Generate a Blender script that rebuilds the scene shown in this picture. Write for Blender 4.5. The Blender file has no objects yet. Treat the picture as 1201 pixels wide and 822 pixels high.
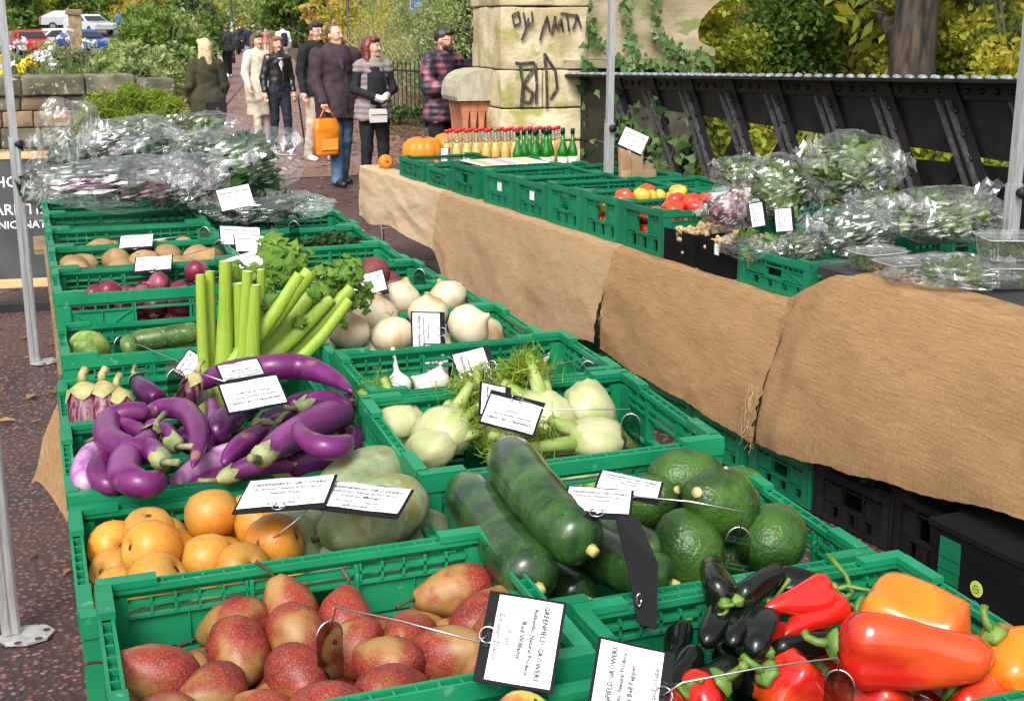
import bpy, bmesh, math, random
import numpy as np
from mathutils import Vector, Matrix, Euler, noise as mnoise
R = math.radians
rng = random.Random(7)
scene = bpy.context.scene
COL = scene.collection
# ---------------------------------------------------------------- camera
cam_d = bpy.data.cameras.new('camera'); cam = bpy.data.objects.new('camera', cam_d); COL.objects.link(cam)
cam_d.sensor_width = 36.0; cam_d.lens = 44.96; cam_d.clip_end = 800; cam_d.clip_start = .05
CAM_PITCH, CAM_YAW, CAM_H = 14.32, 20.52, 1.85
cam.location = (0, 0, CAM_H); cam.rotation_euler = (R(90 - CAM_PITCH), 0, R(-CAM_YAW))
scene.camera = cam
# ---------------------------------------------------------------- sky, sun, exposure
SUN_EL, SUN_AZ = 46, 214          # azimuth: compass bearing of the sun, clockwise from +Y
world = bpy.data.worlds.new('World'); scene.world = world; world.use_nodes = True
nt = world.node_tree; bg = nt.nodes['Background']
sky = nt.nodes.new('ShaderNodeTexSky'); sky.sky_type = 'NISHITA'; sky.sun_disc = False
sky.sun_elevation = R(SUN_EL); sky.sun_rotation = R(SUN_AZ); sky.air_density = .9; sky.dust_density = 5.0; sky.ozone_density = .6
hs = nt.nodes.new('ShaderNodeHueSaturation'); hs.inputs['Saturation'].default_value = .22     # overcast: the blue is veiled
nt.links.new(sky.outputs[0], hs.inputs['Color']); nt.links.new(hs.outputs[0], bg.inputs[0]); bg.inputs[1].default_value = .15
sun_d = bpy.data.lights.new('sun', 'SUN'); sun = bpy.data.objects.new('sun', sun_d); COL.objects.link(sun)
sun_d.energy = 1.3; sun_d.angle = R(22); sun_d.color = (1, .965, .91)
sun.rotation_euler = (R(90 - SUN_EL), 0, R(180 - SUN_AZ)); sun.location = (0, 0, 30)
scene.view_settings.view_transform = 'Standard'; scene.view_settings.look = 'None'
scene.view_settings.exposure = .78; scene.view_settings.gamma = 1
scene.render.engine = 'CYCLES'
scene.cycles.max_bounces = 7; scene.cycles.transparent_max_bounces = 14; scene.cycles.use_denoising = True
scene.cycles.diffuse_bounces = 3; scene.cycles.glossy_bounces = 2; scene.cycles.transmission_bounces = 4
scene.cycles.caustics_reflective = False; scene.cycles.caustics_refractive = False
# ---------------------------------------------------------------- object helpers
def link(o, parent=None):
    COL.objects.link(o)
    if parent is not None: o.parent = parent
    return o
def tag(o, label=None, cat=None, group=None, kind=None):
    if label: o['label'] = label
    if cat: o['category'] = cat
    if group: o['group'] = group
    if kind: o['kind'] = kind
    return o
def thing(name, label, cat, M=None, group=None):
    o = bpy.data.objects.new(name, None); o.empty_display_size = .05
    COL.objects.link(o)
    if M is not None: o.matrix_world = M
    return tag(o, label, cat, group)
def T(x, y, z): return Matrix.Translation((x, y, z))
def RX(a): return Matrix.Rotation(R(a), 4, 'X')
def RY(a): return Matrix.Rotation(R(a), 4, 'Y')
def RZ(a): return Matrix.Rotation(R(a), 4, 'Z')
def S(x, y=None, z=None):
    if y is None: y = z = x
    return Matrix.Diagonal((x, y, z, 1))
def dup(root, M, label=None, group=None, name=None):
    r = root.copy(); COL.objects.link(r); r.matrix_world = M
    if label: r['label'] = label
    if group: r['group'] = group
    for ch in root.children:
        c = ch.copy(); COL.objects.link(c); c.parent = r; c.matrix_parent_inverse = ch.matrix_parent_inverse.copy()
        for g in ch.children:
            d = g.copy(); COL.objects.link(d); d.parent = c; d.matrix_parent_inverse = g.matrix_parent_inverse.copy()
    return r
def obj(name, me, parent=None, M=None, mat=None):
    o = bpy.data.objects.new(name, me); link(o, parent)
    if M is not None: o.matrix_local = M
    if mat is not None and not len(me.materials): me.materials.append(mat)
    return o
class MB:
    def __init__(s): s.v = []; s.f = []
    def add(s, vs, fs, M=None):
        o = len(s.v)
        if M is not None: vs = [M @ Vector(v) for v in vs]
        s.v += [tuple(v) for v in vs]; s.f += [tuple(i + o for i in f) for f in fs]
        return s
    def box(s, c, d, M=None):
        x, y, z = d[0] / 2, d[1] / 2, d[2] / 2
        vs = [(c[0] + a * x, c[1] + b * y, c[2] + e * z) for e in (-1, 1) for b in (-1, 1) for a in (-1, 1)]
        return s.add(vs, [(0, 2, 3, 1), (4, 5, 7, 6), (0, 1, 5, 4), (2, 6, 7, 3), (0, 4, 6, 2), (1, 3, 7, 5)], M)
    def b2(s, x0, x1, y0, y1, z0, z1, M=None):
        return s.box(((x0 + x1) / 2, (y0 + y1) / 2, (z0 + z1) / 2), (x1 - x0, y1 - y0, z1 - z0), M)
    def bar(s, a, b, w, h, upv=(0, 0, 1)):
        a, b = Vector(a), Vector(b); d = b - a; L = d.length; d.normalize()
        u = Vector(upv); sd = d.cross(u)
        if sd.length < 1e-4: sd = d.cross(Vector((1, 0, 0)))
        sd.normalize(); u = sd.cross(d)
        m = Matrix((sd, d, u)).transposed().to_4x4(); m.translation = (a + b) / 2
        return s.box((0, 0, 0), (w, L, h), m)
    def tube(s, pts, rads, n=8, cap=True, flat=1.0, upv=None):
        pts = [Vector(p) for p in pts]
        if not isinstance(rads, (list, tuple)): rads = [rads] * len(pts)
        vs, fs = [], []
        prev = None
        for i, p in enumerate(pts):
            d = (pts[min(i + 1, len(pts) - 1)] - pts[max(i - 1, 0)])
            if d.length < 1e-9: d = Vector((0, 0, 1))
            d.normalize()
            if prev is None:
                u = Vector(upv) if upv else (Vector((0, 0, 1)) if abs(d.z) < .9 else Vector((1, 0, 0)))
            else: u = prev
            u = (u - d * u.dot(d)); u.normalize(); prev = u
            w = d.cross(u)
            for k in range(n):
                a = 2 * math.pi * k / n
                vs.append(p + (w * math.cos(a) + u * math.sin(a) * flat) * rads[i])
        m = len(pts)
        for i in range(m - 1):
            for k in range(n):
                k2 = (k + 1) % n
                fs.append((i * n + k, i * n + k2, (i + 1) * n + k2, (i + 1) * n + k))
        if cap:
            fs.append(tuple(range(n - 1, -1, -1))); fs.append(tuple((m - 1) * n + k for k in range(n)))
        return s.add(vs, fs)
    def lathe(s, prof, n=16, M=None, fn=None):
        vs, fs = [], []
        for i, (r, z) in enumerate(prof):
            for k in range(n):
                a = 2 * math.pi * k / n
                v = Vector((r * math.cos(a), r * math.sin(a), z))
                vs.append(fn(v, a, i) if fn else v)
        m = len(prof)
        for i in range(m - 1):
            for k in range(n):
                k2 = (k + 1) % n
                fs.append((i * n + k, i * n + k2, (i + 1) * n + k2, (i + 1) * n + k))
        fs.append(tuple(range(n - 1, -1, -1))); fs.append(tuple((m - 1) * n + k for k in range(n)))
        return s.add(vs, fs, M)
    def grid(s, nu, nv, fn, closed_u=False):
        vs = [fn(i / (nu if closed_u else nu - 1), j / (nv - 1)) for j in range(nv) for i in range(nu)]
        fs = []
        for j in range(nv - 1):
            for i in range(nu if closed_u else nu - 1):
                i2 = (i + 1) % nu
                fs.append((j * nu + i, j * nu + i2, (j + 1) * nu + i2, (j + 1) * nu + i))
        return s.add(vs, fs)
    def mesh(s, name, mat=None, smooth=False):
        me = bpy.data.meshes.new(name); me.from_pydata(s.v, [], s.f)
        if smooth: me.polygons.foreach_set('use_smooth', [True] * len(me.polygons))
        me.update()
        if mat is not None: me.materials.append(mat)
        return me
    def build(s, name, mat, parent=None, smooth=False, M=None):
        return obj(name, s.mesh(name, mat, smooth), parent, M)
def npmesh(name, V, F, mat=None, smooth=False):
    """V (n,3), F (m,k) numpy arrays with k = 3 or 4"""
    me = bpy.data.meshes.new(name); k = F.shape[1]
    me.vertices.add(len(V)); me.vertices.foreach_set('co', np.asarray(V, dtype=np.float32).ravel())
    me.loops.add(F.size); me.loops.foreach_set('vertex_index', F.astype(np.int32).ravel())
    me.polygons.add(len(F)); me.polygons.foreach_set('loop_start', np.arange(0, F.size, k, dtype=np.int32))
    me.polygons.foreach_set('loop_total', np.full(len(F), k, dtype=np.int32))
    if smooth: me.polygons.foreach_set('use_smooth', np.ones(len(F), dtype=bool))
    me.update(calc_edges=True); me.validate()
    if mat is not None: me.materials.append(mat)
    return me
def fnoise(v, sc, seed=0.0):
    return mnoise.noise(Vector((v[0] * sc + seed, v[1] * sc - seed * 1.7, v[2] * sc + seed * .37)))
# ---------------------------------------------------------------- materials
MATS = {}
def mat(name, c1, c2=None, scale=8, rough=.5, bump=0.0, bscale=60, metallic=0, spec=.5, rnd=0.0, detail=3, contrast=(.35, .65),
        island=0.0, coat=0, sss=0, speck=None, trans=0.0, hue=0.0, stretch=None, rough2=None):
    if name in MATS: return MATS[name]
    m = bpy.data.materials.new(name); m.use_nodes = True; t = m.node_tree; N = t.nodes; L = t.links
    p = N['Principled BSDF']; p.inputs['Roughness'].default_value = rough; p.inputs['Metallic'].default_value = metallic
    p.inputs['Specular IOR Level'].default_value = spec
    if coat: p.inputs['Coat Weight'].default_value = coat; p.inputs['Coat Roughness'].default_value = .12
    if sss: p.inputs['Subsurface Weight'].default_value = sss; p.inputs['Subsurface Radius'].default_value = (.02, .01, .006); p.inputs['Subsurface Scale'].default_value = .3
    tc = N.new('ShaderNodeTexCoord'); src = tc.outputs['Object']
    if stretch:
        mp = N.new('ShaderNodeMapping'); mp.inputs['Scale'].default_value = stretch; L.new(src, mp.inputs[0]); src = mp.outputs[0]
    c1 = tuple(c1) + (1,); c2 = tuple(c2 or c1[:3]) + (1,)
    oi = None
    if rnd or hue or c2 != c1:
        oi = N.new('ShaderNodeObjectInfo')
        off = N.new('ShaderNodeVectorMath'); off.operation = 'MULTIPLY_ADD'; off.inputs[1].default_value = (1, 1, 1)
        L.new(src, off.inputs[0]); cx = N.new('ShaderNodeCombineXYZ'); mm = N.new('ShaderNodeMath'); mm.operation = 'MULTIPLY'; mm.inputs[1].default_value = 37.0
        L.new(oi.outputs['Random'], mm.inputs[0]); L.new(mm.outputs[0], cx.inputs[0]); L.new(mm.outputs[0], cx.inputs[1]); L.new(cx.outputs[0], off.inputs[2]); src2 = off.outputs[0]
    else: src2 = src
    nz = N.new('ShaderNodeTexNoise'); nz.inputs['Scale'].default_value = scale; nz.inputs['Detail'].default_value = detail
    L.new(src2, nz.inputs['Vector'])
    rp = N.new('ShaderNodeValToRGB'); e = rp.color_ramp.elements
    e[0].position, e[1].position = contrast; e[0].color, e[1].color = c1, c2
    L.new(nz.outputs['Fac'], rp.inputs[0]); out = rp.outputs[0]
    if speck:                                    # (colour, scale, threshold)
        sn = N.new('ShaderNodeTexNoise'); sn.inputs['Scale'].default_value = speck[1]; sn.inputs['Detail'].default_value = 2; L.new(src2, sn.inputs['Vector'])
        sr = N.new('ShaderNodeValToRGB'); sr.color_ramp.elements[0].position = speck[2]; sr.color_ramp.elements[1].position = min(1, speck[2] + .06)
        L.new(sn.outputs['Fac'], sr.inputs[0]); mx = N.new('ShaderNodeMix'); mx.data_type = 'RGBA'
        L.new(sr.outputs[0], mx.inputs['Factor']); L.new(out, mx.inputs['A']); mx.inputs['B'].default_value = tuple(speck[0]) + (1,); out = mx.outputs['Result']
    if rnd or island or hue:
        h = N.new('ShaderNodeHueSaturation'); L.new(out, h.inputs['Color']); out = h.outputs[0]
        if island:
            g = N.new('ShaderNodeNewGeometry'); ro = g.outputs['Random Per Island']; amt = island
        else: ro = oi.outputs['Random']; amt = rnd
        mr = N.new('ShaderNodeMapRange'); L.new(ro, mr.inputs[0]); mr.inputs[3].default_value = 1 - amt; mr.inputs[4].default_value = 1 + amt
        L.new(mr.outputs[0], h.inputs['Value'])
        if hue:
            sc = N.new('ShaderNodeMath'); sc.operation = 'MULTIPLY'; sc.inputs[1].default_value = 7.31; L.new(ro, sc.inputs[0])
            fr = N.new('ShaderNodeMath'); fr.operation = 'FRACT'; L.new(sc.outputs[0], fr.inputs[0])
            m2 = N.new('ShaderNodeMapRange'); L.new(fr.outputs[0], m2.inputs[0]); m2.inputs[3].default_value = .5 - hue; m2.inputs[4].default_value = .5 + hue
            L.new(m2.outputs[0], h.inputs['Hue'])
    L.new(out, p.inputs['Base Color'])
    if rough2 is not None:
        mr = N.new('ShaderNodeMapRange'); L.new(nz.outputs['Fac'], mr.inputs[0]); mr.inputs[1].default_value = .3; mr.inputs[2].default_value = .7
        mr.inputs[3].default_value = rough; mr.inputs[4].default_value = rough2; L.new(mr.outputs[0], p.inputs['Roughness'])
    if bump:
        bn = N.new('ShaderNodeTexNoise'); bn.inputs['Scale'].default_value = bscale; bn.inputs['Detail'].default_value = 4; L.new(src2, bn.inputs['Vector'])
        bp = N.new('ShaderNodeBump'); bp.inputs['Strength'].default_value = bump; bp.inputs['Distance'].default_value = .01
        L.new(bn.outputs['Fac'], bp.inputs['Height']); L.new(bp.outputs[0], p.inputs['Normal'])
    if trans:
        tr = N.new('ShaderNodeBsdfTranslucent'); L.new(out, tr.inputs[0]); ms = N.new('ShaderNodeMixShader'); ms.inputs[0].default_value = trans
        L.new(p.outputs[0], ms.inputs[1]); L.new(tr.outputs[0], ms.inputs[2]); L.new(ms.outputs[0], N['Material Output'].inputs[0])
    MATS[name] = m; return m
def leafmat(name, cols, rough=.5, trans=.3, spec=.3, val=.25):
    """foliage: each leaf (mesh island) takes its own colour from a list"""
    if name in MATS: return MATS[name]
    m = bpy.data.materials.new(name); m.use_nodes = True; t = m.node_tree; N = t.nodes; L = t.links
    p = N['Principled BSDF']; p.inputs['Roughness'].default_value = rough; p.inputs['Specular IOR Level'].default_value = spec
    g = N.new('ShaderNodeNewGeometry'); rp = N.new('ShaderNodeValToRGB'); rp.color_ramp.interpolation = 'LINEAR'
    els = rp.color_ramp.elements
    while len(els) < len(cols): els.new(.5)
    for i, c in enumerate(cols): els[i].position = i / max(1, len(cols) - 1); els[i].color = tuple(c) + (1,)
    # clumps: a slow noise shifts the leaf colour so neighbouring leaves agree
    tc = N.new('ShaderNodeTexCoord'); nz = N.new('ShaderNodeTexNoise'); nz.inputs['Scale'].default_value = 1.1; nz.inputs['Detail'].default_value = 2; L.new(tc.outputs['Object'], nz.inputs['Vector'])
    a = N.new('ShaderNodeMath'); a.operation = 'MULTIPLY_ADD'; a.inputs[1].default_value = .45; L.new(g.outputs['Random Per Island'], a.inputs[0])
    mr = N.new('ShaderNodeMapRange'); mr.inputs[1].default_value = .3; mr.inputs[2].default_value = .7; mr.inputs[3].default_value = 0; mr.inputs[4].default_value = .55; L.new(nz.outputs['Fac'], mr.inputs[0])
    L.new(mr.outputs[0], a.inputs[2]); L.new(a.outputs[0], rp.inputs[0]); out = rp.outputs[0]
    L.new(out, p.inputs['Base Color'])
    tr = N.new('ShaderNodeBsdfTranslucent'); L.new(out, tr.inputs[0]); ms = N.new('ShaderNodeMixShader'); ms.inputs[0].default_value = trans
    L.new(p.outputs[0], ms.inputs[1]); L.new(tr.outputs[0], ms.inputs[2]); L.new(ms.outputs[0], N['Material Output'].inputs[0])
    MATS[name] = m; return m
def plasticmat(name, tint=(1, 1, 1), fac=.16, milk=.06, bscale=14, bstr=.9, rough=.1, crease_glint=.5):
    """thin clear film: mostly see-through, sharp wrinkled glints, a little milk, white painted where creases would glint"""
    if name in MATS: return MATS[name]
    m = bpy.data.materials.new(name); m.use_nodes = True; t = m.node_tree; N = t.nodes; L = t.links
    N.remove(N['Principled BSDF'])
    tp = N.new('ShaderNodeBsdfTransparent'); tp.inputs[0].default_value = tint + (1,)
    gl = N.new('ShaderNodeBsdfGlossy'); gl.inputs['Roughness'].default_value = rough; gl.inputs['Color'].default_value = (1, 1, 1, 1)
    df = N.new('ShaderNodeBsdfTranslucent'); df.inputs[0].default_value = (.9, .9, .9, 1)
    d2 = N.new('ShaderNodeBsdfDiffuse'); d2.inputs[0].default_value = (.9, .9, .9, 1)
    tc = N.new('ShaderNodeTexCoord'); nz = N.new('ShaderNodeTexNoise'); nz.inputs['Scale'].default_value = bscale; nz.inputs['Detail'].default_value = 4; nz.inputs['Distortion'].default_value = 1.2
    if hasattr(nz, 'noise_type'): nz.noise_type = 'RIDGED_MULTIFRACTAL'
    L.new(tc.outputs['Object'], nz.inputs['Vector'])
    bp = N.new('ShaderNodeBump'); bp.inputs['Strength'].default_value = bstr; bp.inputs['Distance'].default_value = .02; L.new(nz.outputs['Fac'], bp.inputs['Height'])
    L.new(bp.outputs[0], gl.inputs['Normal'])
    lw = N.new('ShaderNodeLayerWeight'); lw.inputs['Blend'].default_value = .22; L.new(bp.outputs[0], lw.inputs['Normal'])
    mr = N.new('ShaderNodeMapRange'); mr.inputs[3].default_value = fac; mr.inputs[4].default_value = .30; L.new(lw.outputs['Facing'], mr.inputs[0])
    mA = N.new('ShaderNodeMixShader'); mA.inputs[0].default_value = .5; L.new(df.outputs[0], mA.inputs[1]); L.new(d2.outputs[0], mA.inputs[2])
    cr = N.new('ShaderNodeTexNoise'); cr.inputs['Scale'].default_value = bscale * 1.3; cr.inputs['Detail'].default_value = 1.5; cr.inputs['Distortion'].default_value = .25; L.new(tc.outputs['Object'], cr.inputs['Vector'])
    c2 = N.new('ShaderNodeMath'); c2.operation = 'SUBTRACT'; c2.inputs[1].default_value = .5; L.new(cr.outputs['Fac'], c2.inputs[0]); c3 = N.new('ShaderNodeMath'); c3.operation = 'ABSOLUTE'; L.new(c2.outputs[0], c3.inputs[0])
    c4 = N.new('ShaderNodeMapRange'); c4.inputs[1].default_value = .002; c4.inputs[2].default_value = .022; c4.inputs[3].default_value = 1; c4.inputs[4].default_value = 0; L.new(c3.outputs[0], c4.inputs[0])     # white crease lines stand in for highlights on the film
    cb = N.new('ShaderNodeTexNoise'); cb.inputs['Scale'].default_value = bscale * 1.1; cb.inputs['Detail'].default_value = 1; L.new(tc.outputs['Object'], cb.inputs['Vector']); c5 = N.new('ShaderNodeMapRange'); c5.inputs[1].default_value = .45; c5.inputs[2].default_value = .62; L.new(cb.outputs['Fac'], c5.inputs[0])
    cm = N.new('ShaderNodeMath'); cm.operation = 'MULTIPLY_ADD'; cm.inputs[1].default_value = .8; cm.inputs[2].default_value = .2; L.new(c4.outputs[0], cm.inputs[0])
    c6 = N.new('ShaderNodeMath'); c6.operation = 'MULTIPLY'; L.new(cm.outputs[0], c6.inputs[0]); L.new(c5.outputs[0], c6.inputs[1])
    ck = N.new('ShaderNodeMapRange'); ck.inputs[3].default_value = milk; ck.inputs[4].default_value = milk + crease_glint; L.new(c6.outputs[0], ck.inputs[0])
    m0 = N.new('ShaderNodeMixShader'); L.new(ck.outputs[0], m0.inputs[0]); L.new(tp.outputs[0], m0.inputs[1]); L.new(mA.outputs[0], m0.inputs[2])
    m1 = N.new('ShaderNodeMixShader'); L.new(mr.outputs[0], m1.inputs[0]); L.new(m0.outputs[0], m1.inputs[1]); L.new(gl.outputs[0], m1.inputs[2])
    L.new(m1.outputs[0], N['Material Output'].inputs[0]); MATS[name] = m; return m
mat('green_plastic', (.003, .160, .066), (.010, .215, .090), scale=7, rough=.36, rnd=.12, spec=.34, detail=6, rough2=.52, speck=((.07, .27, .15), 26, .67), bump=.05, bscale=25)
mat('dark_green_plastic', (.002, .135, .06), (.003, .17, .078), scale=6, rough=.42, rnd=.12)
mat('black_plastic', (.007, .007, .008), (.014, .014, .015), rough=.5, rnd=.1, spec=.25)
mat('steel', (.55, .55, .56), (.68, .68, .69), rough=.28, metallic=1, scale=20)
mat('alu', (.42, .43, .44), (.56, .57, .58), rough=.45, metallic=.6, scale=15, stretch=(6, 6, .6))
mat('paper', (.78, .79, .80), (.84, .84, .84), rough=.6, scale=5)
mat('ink', (.03, .03, .035), rough=.7)
mat('card_black', (.010, .010, .012), rough=.75, spec=.15)
mat('wood', (.20, .13, .075), (.33, .23, .13), scale=6, rough=.7, stretch=(1, 14, 14), bump=.2)
# ================================================================ ground, path
def ground_mat(name, base, chips, dirt, cs):
    m = bpy.data.materials.new(name); m.use_nodes = True; t = m.node_tree; N = t.nodes; L = t.links; p = N['Principled BSDF']
    tc = N.new('ShaderNodeTexCoord'); vo = N.new('ShaderNodeTexVoronoi'); vo.inputs['Scale'].default_value = cs; L.new(tc.outputs['Object'], vo.inputs['Vector'])
    sp = N.new('ShaderNodeSeparateColor'); L.new(vo.outputs['Color'], sp.inputs[0])
    rp = N.new('ShaderNodeValToRGB'); rp.color_ramp.interpolation = 'CONSTANT'; e = rp.color_ramp.elements
    while len(e) < len(chips): e.new(.5)
    for i, c in enumerate(chips): e[i].position = i / len(chips); e[i].color = tuple(c) + (1,)
    L.new(sp.outputs[0], rp.inputs[0])
    dm = N.new('ShaderNodeMapRange'); dm.inputs[1].default_value = .25; dm.inputs[2].default_value = .55; L.new(vo.outputs['Distance'], dm.inputs[0])
    mx = N.new('ShaderNodeMix'); mx.data_type = 'RGBA'; L.new(dm.outputs[0], mx.inputs['Factor']); L.new(rp.outputs[0], mx.inputs['A']); mx.inputs['B'].default_value = tuple(base) + (1,)
    nz = N.new('ShaderNodeTexNoise'); nz.inputs['Scale'].default_value = .8; nz.inputs['Detail'].default_value = 7; L.new(tc.outputs['Object'], nz.inputs['Vector'])
    nr = N.new('ShaderNodeMapRange'); nr.inputs[1].default_value = .42; nr.inputs[2].default_value = .68; nr.inputs[4].default_value = .75; L.new(nz.outputs['Fac'], nr.inputs[0])
    m2 = N.new('ShaderNodeMix'); m2.data_type = 'RGBA'; L.new(nr.outputs[0], m2.inputs['Factor']); L.new(mx.outputs['Result'], m2.inputs['A']); m2.inputs['B'].default_value = tuple(dirt) + (1,)
    L.new(m2.outputs['Result'], p.inputs['Base Color'])
    rr = N.new('ShaderNodeMapRange'); rr.inputs[1].default_value = .35; rr.inputs[2].default_value = .65; rr.inputs[3].default_value = .35; rr.inputs[4].default_value = .75; L.new(nz.outputs['Fac'], rr.inputs[0]); L.new(rr.outputs[0], p.inputs['Roughness'])
    inv = N.new('ShaderNodeMath'); inv.operation = 'MULTIPLY'; inv.inputs[1].default_value = -1; L.new(vo.outputs['Distance'], inv.inputs[0])
    bp = N.new('ShaderNodeBump'); bp.inputs['Strength'].default_value = .55; bp.inputs['Distance'].default_value = .006; L.new(inv.outputs[0], bp.inputs['Height']); L.new(bp.outputs[0], p.inputs['Normal'])
    return m
GM = ground_mat('asphalt_red', (.030, .018, .017), [(.20, .078, .058), (.08, .036, .03), (.28, .12, .09), (.04, .026, .024), (.14, .06, .046), (.22, .15, .125)], (.10, .05, .04), 52)
PM = ground_mat('path_red', (.17, .075, .06), [(.26, .13, .105), (.22, .10, .08), (.31, .17, .14), (.24, .115, .09)], (.27, .165, .135), 30)
SM = mat('soil', (.045, .032, .02), (.085, .06, .032), scale=3, rough=.95, bump=.5, bscale=20)
def gz(x, y):
    """ground height: flat on the bridge deck, earth banks off to the east"""
    return 0.0
mb = MB(); mb.grid(2, 2, lambda u, v: (-220 + 440 * u, -60 + 460 * v, -.012)); tag(mb.build('ground', SM), kind='structure')
mb = MB(); mb.add([(-14, -8, -.004), (4.9, -8, -.004), (5.0, 13.5, -.004), (4.9, 15.8, -.004), (-14, 15.8, -.004)], [(0, 1, 2, 3, 4)]); tag(mb.build('road', GM), kind='structure')
# the red path runs away from the bridge end, between the railing and the garden
PA = [(1.3, 15.8), (2.4, 21.6), (4.0, 30), (5.8, 41), (8.3, 60), (11.9, 88), (18.5, 130)]
PB = [(4.9, 15.8), (5.75, 20.4), (7.4, 30), (9.3, 41), (12.3, 62), (17.0, 90), (25, 130)]
mb = MB(); mb.add([(a[0], a[1], .004) for a in PA] + [(b[0], b[1], .004) for b in PB], [(i, i + 7, i + 8, i + 1) for i in range(6)]); tag(mb.build('path', PM), kind='structure')
# fallen leaves
def flat_leaves(name, pts, size, mt, label, seed=1):
    r = np.random.RandomState(seed); n = len(pts); P = np.asarray(pts)
    a = r.rand(n) * 6.283; s = size * (.6 + .8 * r.rand(n)); tl = (r.rand(n) - .5) * .8
    ux, uy = np.cos(a), np.sin(a)
    V = np.zeros((n, 4, 3)); 
    for k, (fx, fy, fz) in enumerate([(-1, 0, 0), (0, -.55, .18), (1, 0, .05), (0, .55, .22)]):
        V[:, k, 0] = P[:, 0] + s * (fx * ux - fy * uy); V[:, k, 1] = P[:, 1] + s * (fx * uy + fy * ux); V[:, k, 2] = P[:, 2] + s * fz + .002
    F = np.arange(n * 4).reshape(n, 4)
    o = obj(name, npmesh(name, V.reshape(-1, 3), F, mt)); tag(o, label, 'leaves', kind='stuff'); return o
LM = leafmat('fallen_leaf', [(.22, .09, .03), (.30, .15, .05), (.13, .06, .03), (.42, .26, .09), (.25, .11, .05)], trans=.1, rough=.6)
pts = []
for i in range(5200):
    y = rng.uniform(9, 60); t = min(1, max(0, (y - 15) / 45))
    xr = 4.7 + (y - 15) * .19 if y > 15 else 4.8
    x = xr - abs(rng.gauss(0, .9)) + .5
    pts.append((x, y, .006))
for i in range(900):
    y = rng.uniform(8, 40); pts.append((rng.uniform(.8, 5) + max(0, y - 16) * .17, y, .006))
for i in range(1800): pts.append((rng.uniform(4.6, 8.6), rng.uniform(14, 23.5), .0))
for i in range(260): pts.append((rng.uniform(-1.2, 3), rng.uniform(3, 10), .003))
flat_leaves('fallen_leaves', pts, .042, LM, 'brown autumn leaves scattered over the red path and tarmac')
# ================================================================ crates
def long_wall(L, h, handle=.16):
    """one perforated crate wall in the x-z plane, centred on x=0, z from 0 to h, outside towards -y"""
    m = MB(); t = .016
    m.b2(-L / 2, L / 2, -t / 2 - .006, -t / 2 - .001, h - .026, h)                # outer lip
    m.b2(-L / 2, L / 2, t / 2 - .005, t / 2, h - .010, h)                         # inner rail; the rim between is an open ladder
    m.b2(-L / 2 + .03, L / 2 - .03, -t / 2, t / 2 - .006, h - .016, h - .012)
    nl = max(6, int(L / .03))
    for i in range(nl + 1): x = -L / 2 + .004 + (L - .008) * i / nl; m.b2(x - .0018, x + .0018, -t / 2 - .0009, t / 2 - .0052, h - .0118, h - .001)
    for s in (-1, 1):
        m.b2(s * L / 2 - (.085 if s > 0 else 0), s * L / 2 + (.085 if s < 0 else 0), -t / 2 - .005, t / 2 + .002, h - .001, h + .010)   # raised stacking lugs
        m.b2(s * (L / 2 - .02) - .02, s * (L / 2 - .02) + .02, -.011, .009, .0, h - .018)             # corner post
    m.b2(-L / 2 + .04, L / 2 - .04, -t / 2, t / 2, h - .034, h - .028)
    m.b2(-L / 2 + .04, L / 2 - .04, -t / 2, t / 2, h - .052, h - .047)
    zt, zm, zb = h - .047, h * .40, .03
    hw = handle / 2
    n = max(4, int((L - .08) / .034))
    for i in range(n + 1):                                                       # upper grating
        x = -L / 2 + .04 + (L - .08) * i / n
        if abs(x) < hw: continue
        m.b2(x - .002, x + .002, -t / 2, t / 2, h - .05, h - .018)
    for s in (-1, 1):                                                            # solid band beside the handle + frame round it
        x0, x1 = (hw + .006, L / 2 - .04) if s > 0 else (-L / 2 + .04, -hw - .006)
        m.b2(x0, x1, -.003, .001, zm, zt)
        m.b2(s * hw - .003, s * hw + .003, -.010, .010, zm - .004, h - .018)
        k = max(1, int((x1 - x0) / .075)); w = (x1 - x0) / k
        for j in range(k):                                                       # raised braces
            a, b = x0 + j * w, x0 + (j + 1) * w
            c, d = (a, b) if j % 2 else (b, a)
            m.bar((c, -.0045, zm + .004), (d, -.0045, zt - .003), .004, .006, (0, 0, 1))
            m.b2(b - .0015, b + .0015, -.008, .005, zm, zt)
    m.b2(-hw, hw, -.010, .008, zm - .006, zm + .006)
    m.b2(-L / 2 + .04, L / 2 - .04, -t / 2, t / 2, zm - .010, zm - .006)
    m.b2(-L / 2 + .04, L / 2 - .04, -t / 2, t / 2, .0, .02)
    n = max(5, int((L - .08) / .045))
    for i in range(n + 1):                                                       # lower openings
        x = -L / 2 + .04 + (L - .08) * i / n
        m.b2(x - .0035, x + .0035, -t / 2, t / 2, .018, zm - .008)
        if i % 2 == 0 and i < n: m.b2(x, x + (L - .08) / n, -.003, .002, .02, zm - .008)
    return m
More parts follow.
